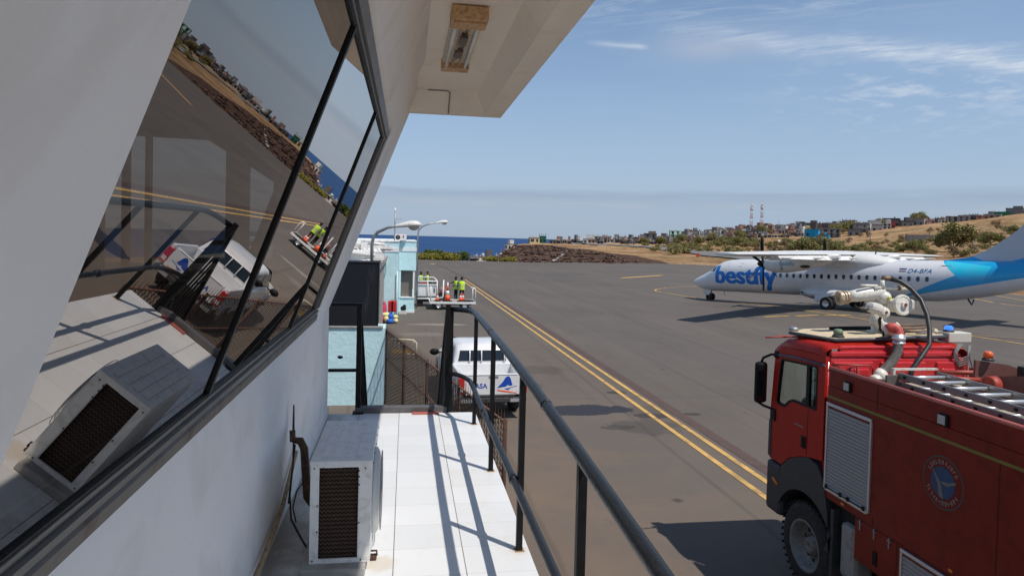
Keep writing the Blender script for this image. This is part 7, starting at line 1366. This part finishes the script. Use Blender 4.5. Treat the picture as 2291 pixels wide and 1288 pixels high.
# poles
for pxx, rho, hpx in ((1740, 480, 34), (1945, 300, 42), (1563, 470, 22), (2175, 250, 24), (1385, 420, 18), (1320, 400, 14)):
    x, y = at(pxx, rho); z = H(x, y); h = hh(hpx, rho); o = thing('utility_pole', 'thin grey utility pole standing on the slope below the town', 'pole', (x, y, z), 0, 'utility poles on the slope')
    mb = MB(); mb.tube([(x, y, z - .5), (x, y, z + h)], .16, 6); mb.build('pole', M_galv, o); mb = MB(); mb.box(x - .8, x + .8, y - .05, y + .05, z + h - .9, z + h - .75); mb.build('crossarm', M_galv, o)
x, y = at(1561, 178); sg = thing('runway_sign', 'small red square marker board in the dry grass by the runway', 'sign', (x, y, H(x, y))); mb = MB(); z = H(x, y); mb.box(x - .4, x + .4, y - .06, y + .06, z + .25, z + 1.15, b=.02); mb.build('board', mat('sign_red', (.42, .03, .02), .6), sg); mb = MB(); mb.tube([(x - .2, y + .1, z - .2), (x - .2, y + .1, z + .6)], .04, 6); mb.tube([(x + .2, y + .1, z - .2), (x + .2, y + .1, z + .6)], .04, 6); mb.build('leg', M_galv, sg)
for pxx, rho in ((1238, 137), (1268, 176)):
    x, y = at(pxx, rho); z = H(x, y); o = thing('marker_post', 'short white marker post on the ploughed slope', 'post', (x, y, z), 0, 'marker posts on the slope'); mb = MB(); mb.box(x - .25, x + .25, y - .2, y + .2, z - .2, z + .35, b=.04); mb.build('block', M_whl, o); mb = MB(); mb.box(x - .1, x + .1, y - .1, y + .1, z + .352, z + .5); mb.build('cap', M_white, o)
draped('path', [at(1240, 140), at(1255, 158), at(1272, 176)], .7, M_conc, lift=.12)

# ------------------------------------------------------------------ trees and bushes
def leafmat(name, c): return mat(name, c, .7, var=.45, scale=.8, spec=.2)
LM = [leafmat('leaf_olive', (.24, .215, .085)), leafmat('leaf_dry', (.26, .20, .085)), leafmat('leaf_green', (.13, .17, .045)), leafmat('leaf_dark', (.055, .085, .024)), leafmat('leaf_yellow', (.30, .26, .05)), leafmat('twig_brown', (.13, .08, .055))]
M_bark = mat('bark', (.09, .065, .05), .95, var=.3, scale=4)
def tree_proto(name, label, w_, h, lm, nl, seed, flat=.55, trunk=.35, lsz=.16, group=None, gap=.3):
    rd = random.Random(seed); o = thing(name, label, 'tree' if trunk > .2 else 'bush', (0, 0, 0), 0, group)
    tk = MB(); nb = 7; tips = []
    for k in range(2 if trunk < .25 else 1): tk.tube([(rd.uniform(-.1, .1) * k, 0, -.4), (rd.uniform(-.2, .2), rd.uniform(-.1, .1), h * trunk)], [.05 * h * .6 + .03, .04 * h * .6], 7)
    base = Vector((0, 0, h * trunk * .8))
    for k in range(nb):
        a = 2 * PI * k / nb + rd.uniform(-.3, .3); rr = w_ * .5 * rd.uniform(.35, .85); zt_ = h * rd.uniform(.42, .92); tip = Vector((rr * math.cos(a), rr * math.sin(a), zt_)); mid = base.lerp(tip, .5) + Vector((0, 0, -.08 * h)); tk.tube([base, mid, tip], [.025 * h * .6 + .01, .018 * h * .5 + .01, .01], 5); tips.append(tip); tips.append(mid.lerp(tip, .6) + Vector((rd.uniform(-.2, .2) * w_, rd.uniform(-.2, .2) * w_, 0)))
    tips.append(Vector((0, 0, h * .85))); tk.build('trunk', M_bark, o, local=True)
    cr = MB(); cl_r = [w_ * rd.uniform(.16, .27) for _ in tips]
    for i in range(nl):
        k = rd.randrange(len(tips)); c, r_ = tips[k], cl_r[k]; d = Vector((rd.gauss(0, 1), rd.gauss(0, 1), rd.gauss(0, 1))).normalized() * r_ * rd.uniform(.35, 1.05); d.z *= flat; p = c + d
        if p.z < h * trunk * .55: continue
        u_ = Vector((rd.gauss(0, 1), rd.gauss(0, 1), rd.gauss(0, .6))).normalized(); v_ = u_.cross(Vector((rd.gauss(0, 1), rd.gauss(0, 1), rd.gauss(0, 1)))).normalized(); s_ = lsz * rd.uniform(.6, 1.5)
        cr.m = 0 if rd.random() < .72 else 1; cr.add([p - u_ * s_, p + v_ * s_ * .5, p + u_ * s_, p - v_ * s_ * .5], [(0, 1, 2, 3)], False)
    cr.build('crown', [LM[lm[0]], LM[lm[1]]], o, local=True); return o
protos = {}
def plant(kind, pxx, rho, scale=1.0, label=None, first={}):
    x, y = at(pxx, rho); z = H(x, y); p = protos[kind]
    if kind not in first: first[kind] = p; o = p
    else: o = copy_tree(p)
    o.location = (x, y, z - .1); o.rotation_euler = (0, 0, rnd.uniform(0, 6.28)); o.scale = (scale, scale, scale * rnd.uniform(.9, 1.1))
    if label: o['label'] = label; 
    return o
protos['acacia'] = tree_proto('acacia_tree', 'spreading olive green acacia on the dry slope', 8.5, 4.6, (0, 2), 4600, 1, lsz=.23, trunk=.22, group='acacias on the dry slope')
protos['acacia_b'] = tree_proto('acacia_tree', 'rounded olive green acacia on the dry slope', 7, 5.2, (0, 0), 5600, 2, flat=.85, lsz=.23, trunk=.22, group='rounded acacias on the dry slope')
protos['bush'] = tree_proto('scrub_bush', 'low dry olive scrub bush in the yellow grass', 4.5, 2.0, (0, 1), 1000, 3, flat=.7, trunk=.12, lsz=.2, group='scrub bushes in the dry grass')
protos['bare'] = tree_proto('bare_shrub', 'leafless brown shrub on the dry slope', 3.4, 3.0, (5, 1), 500, 4, flat=.8, trunk=.25, lsz=.14, group='leafless shrubs on the dry slope')
protos['garden'] = tree_proto('garden_tree', 'leafy green tree at the far edge of the apron', 5.2, 3.9, (2, 3), 2400, 5, flat=.9, trunk=.2, lsz=.22, group='green trees at the apron edge')
protos['hedge'] = tree_proto('garden_shrub', 'yellow green garden shrub at the far edge of the apron', 2.4, 1.4, (4, 2), 800, 6, flat=.9, trunk=.1, lsz=.14, group='garden shrubs at the apron edge')
for pxx, rho, s_ in ((1800, 215, 1.15), (1780, 240, .9), (1868, 205, .95), (1915, 222, .7), (1835, 250, .8), (2045, 228, .95), (2020, 235, .6), (2215, 262, 1.1), (1760, 300, .9), (1640, 300, 1.1), (1665, 320, 1.2), (1600, 300, .8), (1690, 330, .9), (2260, 330, .8)): plant('acacia', pxx, rho, s_ * .82)
for pxx, rho, s_, lab in ((2133, 232, 1.42, 'largest dark olive tree on the dry slope behind the airliner tail'), (2055, 560, 1.6, None), (1850, 218, .8, None), (1620, 330, 1.0, None), (1560, 340, .9, None), (1520, 350, .9, None), (1900, 480, 1.3, None), (1870, 470, 1.2, None), (1960, 530, 1.3, None), (1705, 470, 1.1, None), (1590, 440, .9, None), (1478, 380, .8, None), (1655, 420, 1.0, None), (1440, 370, .7, None), (1895, 520, 1.2, None)): o = plant('acacia_b', pxx, rho, s_, lab)
for k in range(125):
    t_ = rnd.random(); pxx = 1440 + 860 * rnd.random(); rho = rnd.uniform(190, 380) if pxx < 1700 else rnd.uniform(190, 330)
    plant('bush', pxx, rho, rnd.uniform(.35, 1.15) * (1.0 if pxx < 1780 else .75))
for k in range(60): plant('bare', 1660 + 640 * rnd.random(), rnd.uniform(190, 420), rnd.uniform(.5, 1.2))
for pxx, rho, s_ in ((958, 136, 1.0), (975, 140, 1.05), (942, 134, .7), (990, 145, .8), (1030, 138, .92), (1037, 142, .85), (1012, 150, .7), (965, 150, 1.1), (925, 140, 1.1)): plant('garden', pxx, rho, s_ * .62)
for k in range(26): plant('hedge', 938 + 82 * rnd.random(), rnd.uniform(128, 134), rnd.uniform(.55, 1.1))
for k in range(9): plant('hedge', 1085 + 60 * rnd.random(), rnd.uniform(128, 138), rnd.uniform(.5, .8), 'olive weeds at the foot of the ploughed slope')
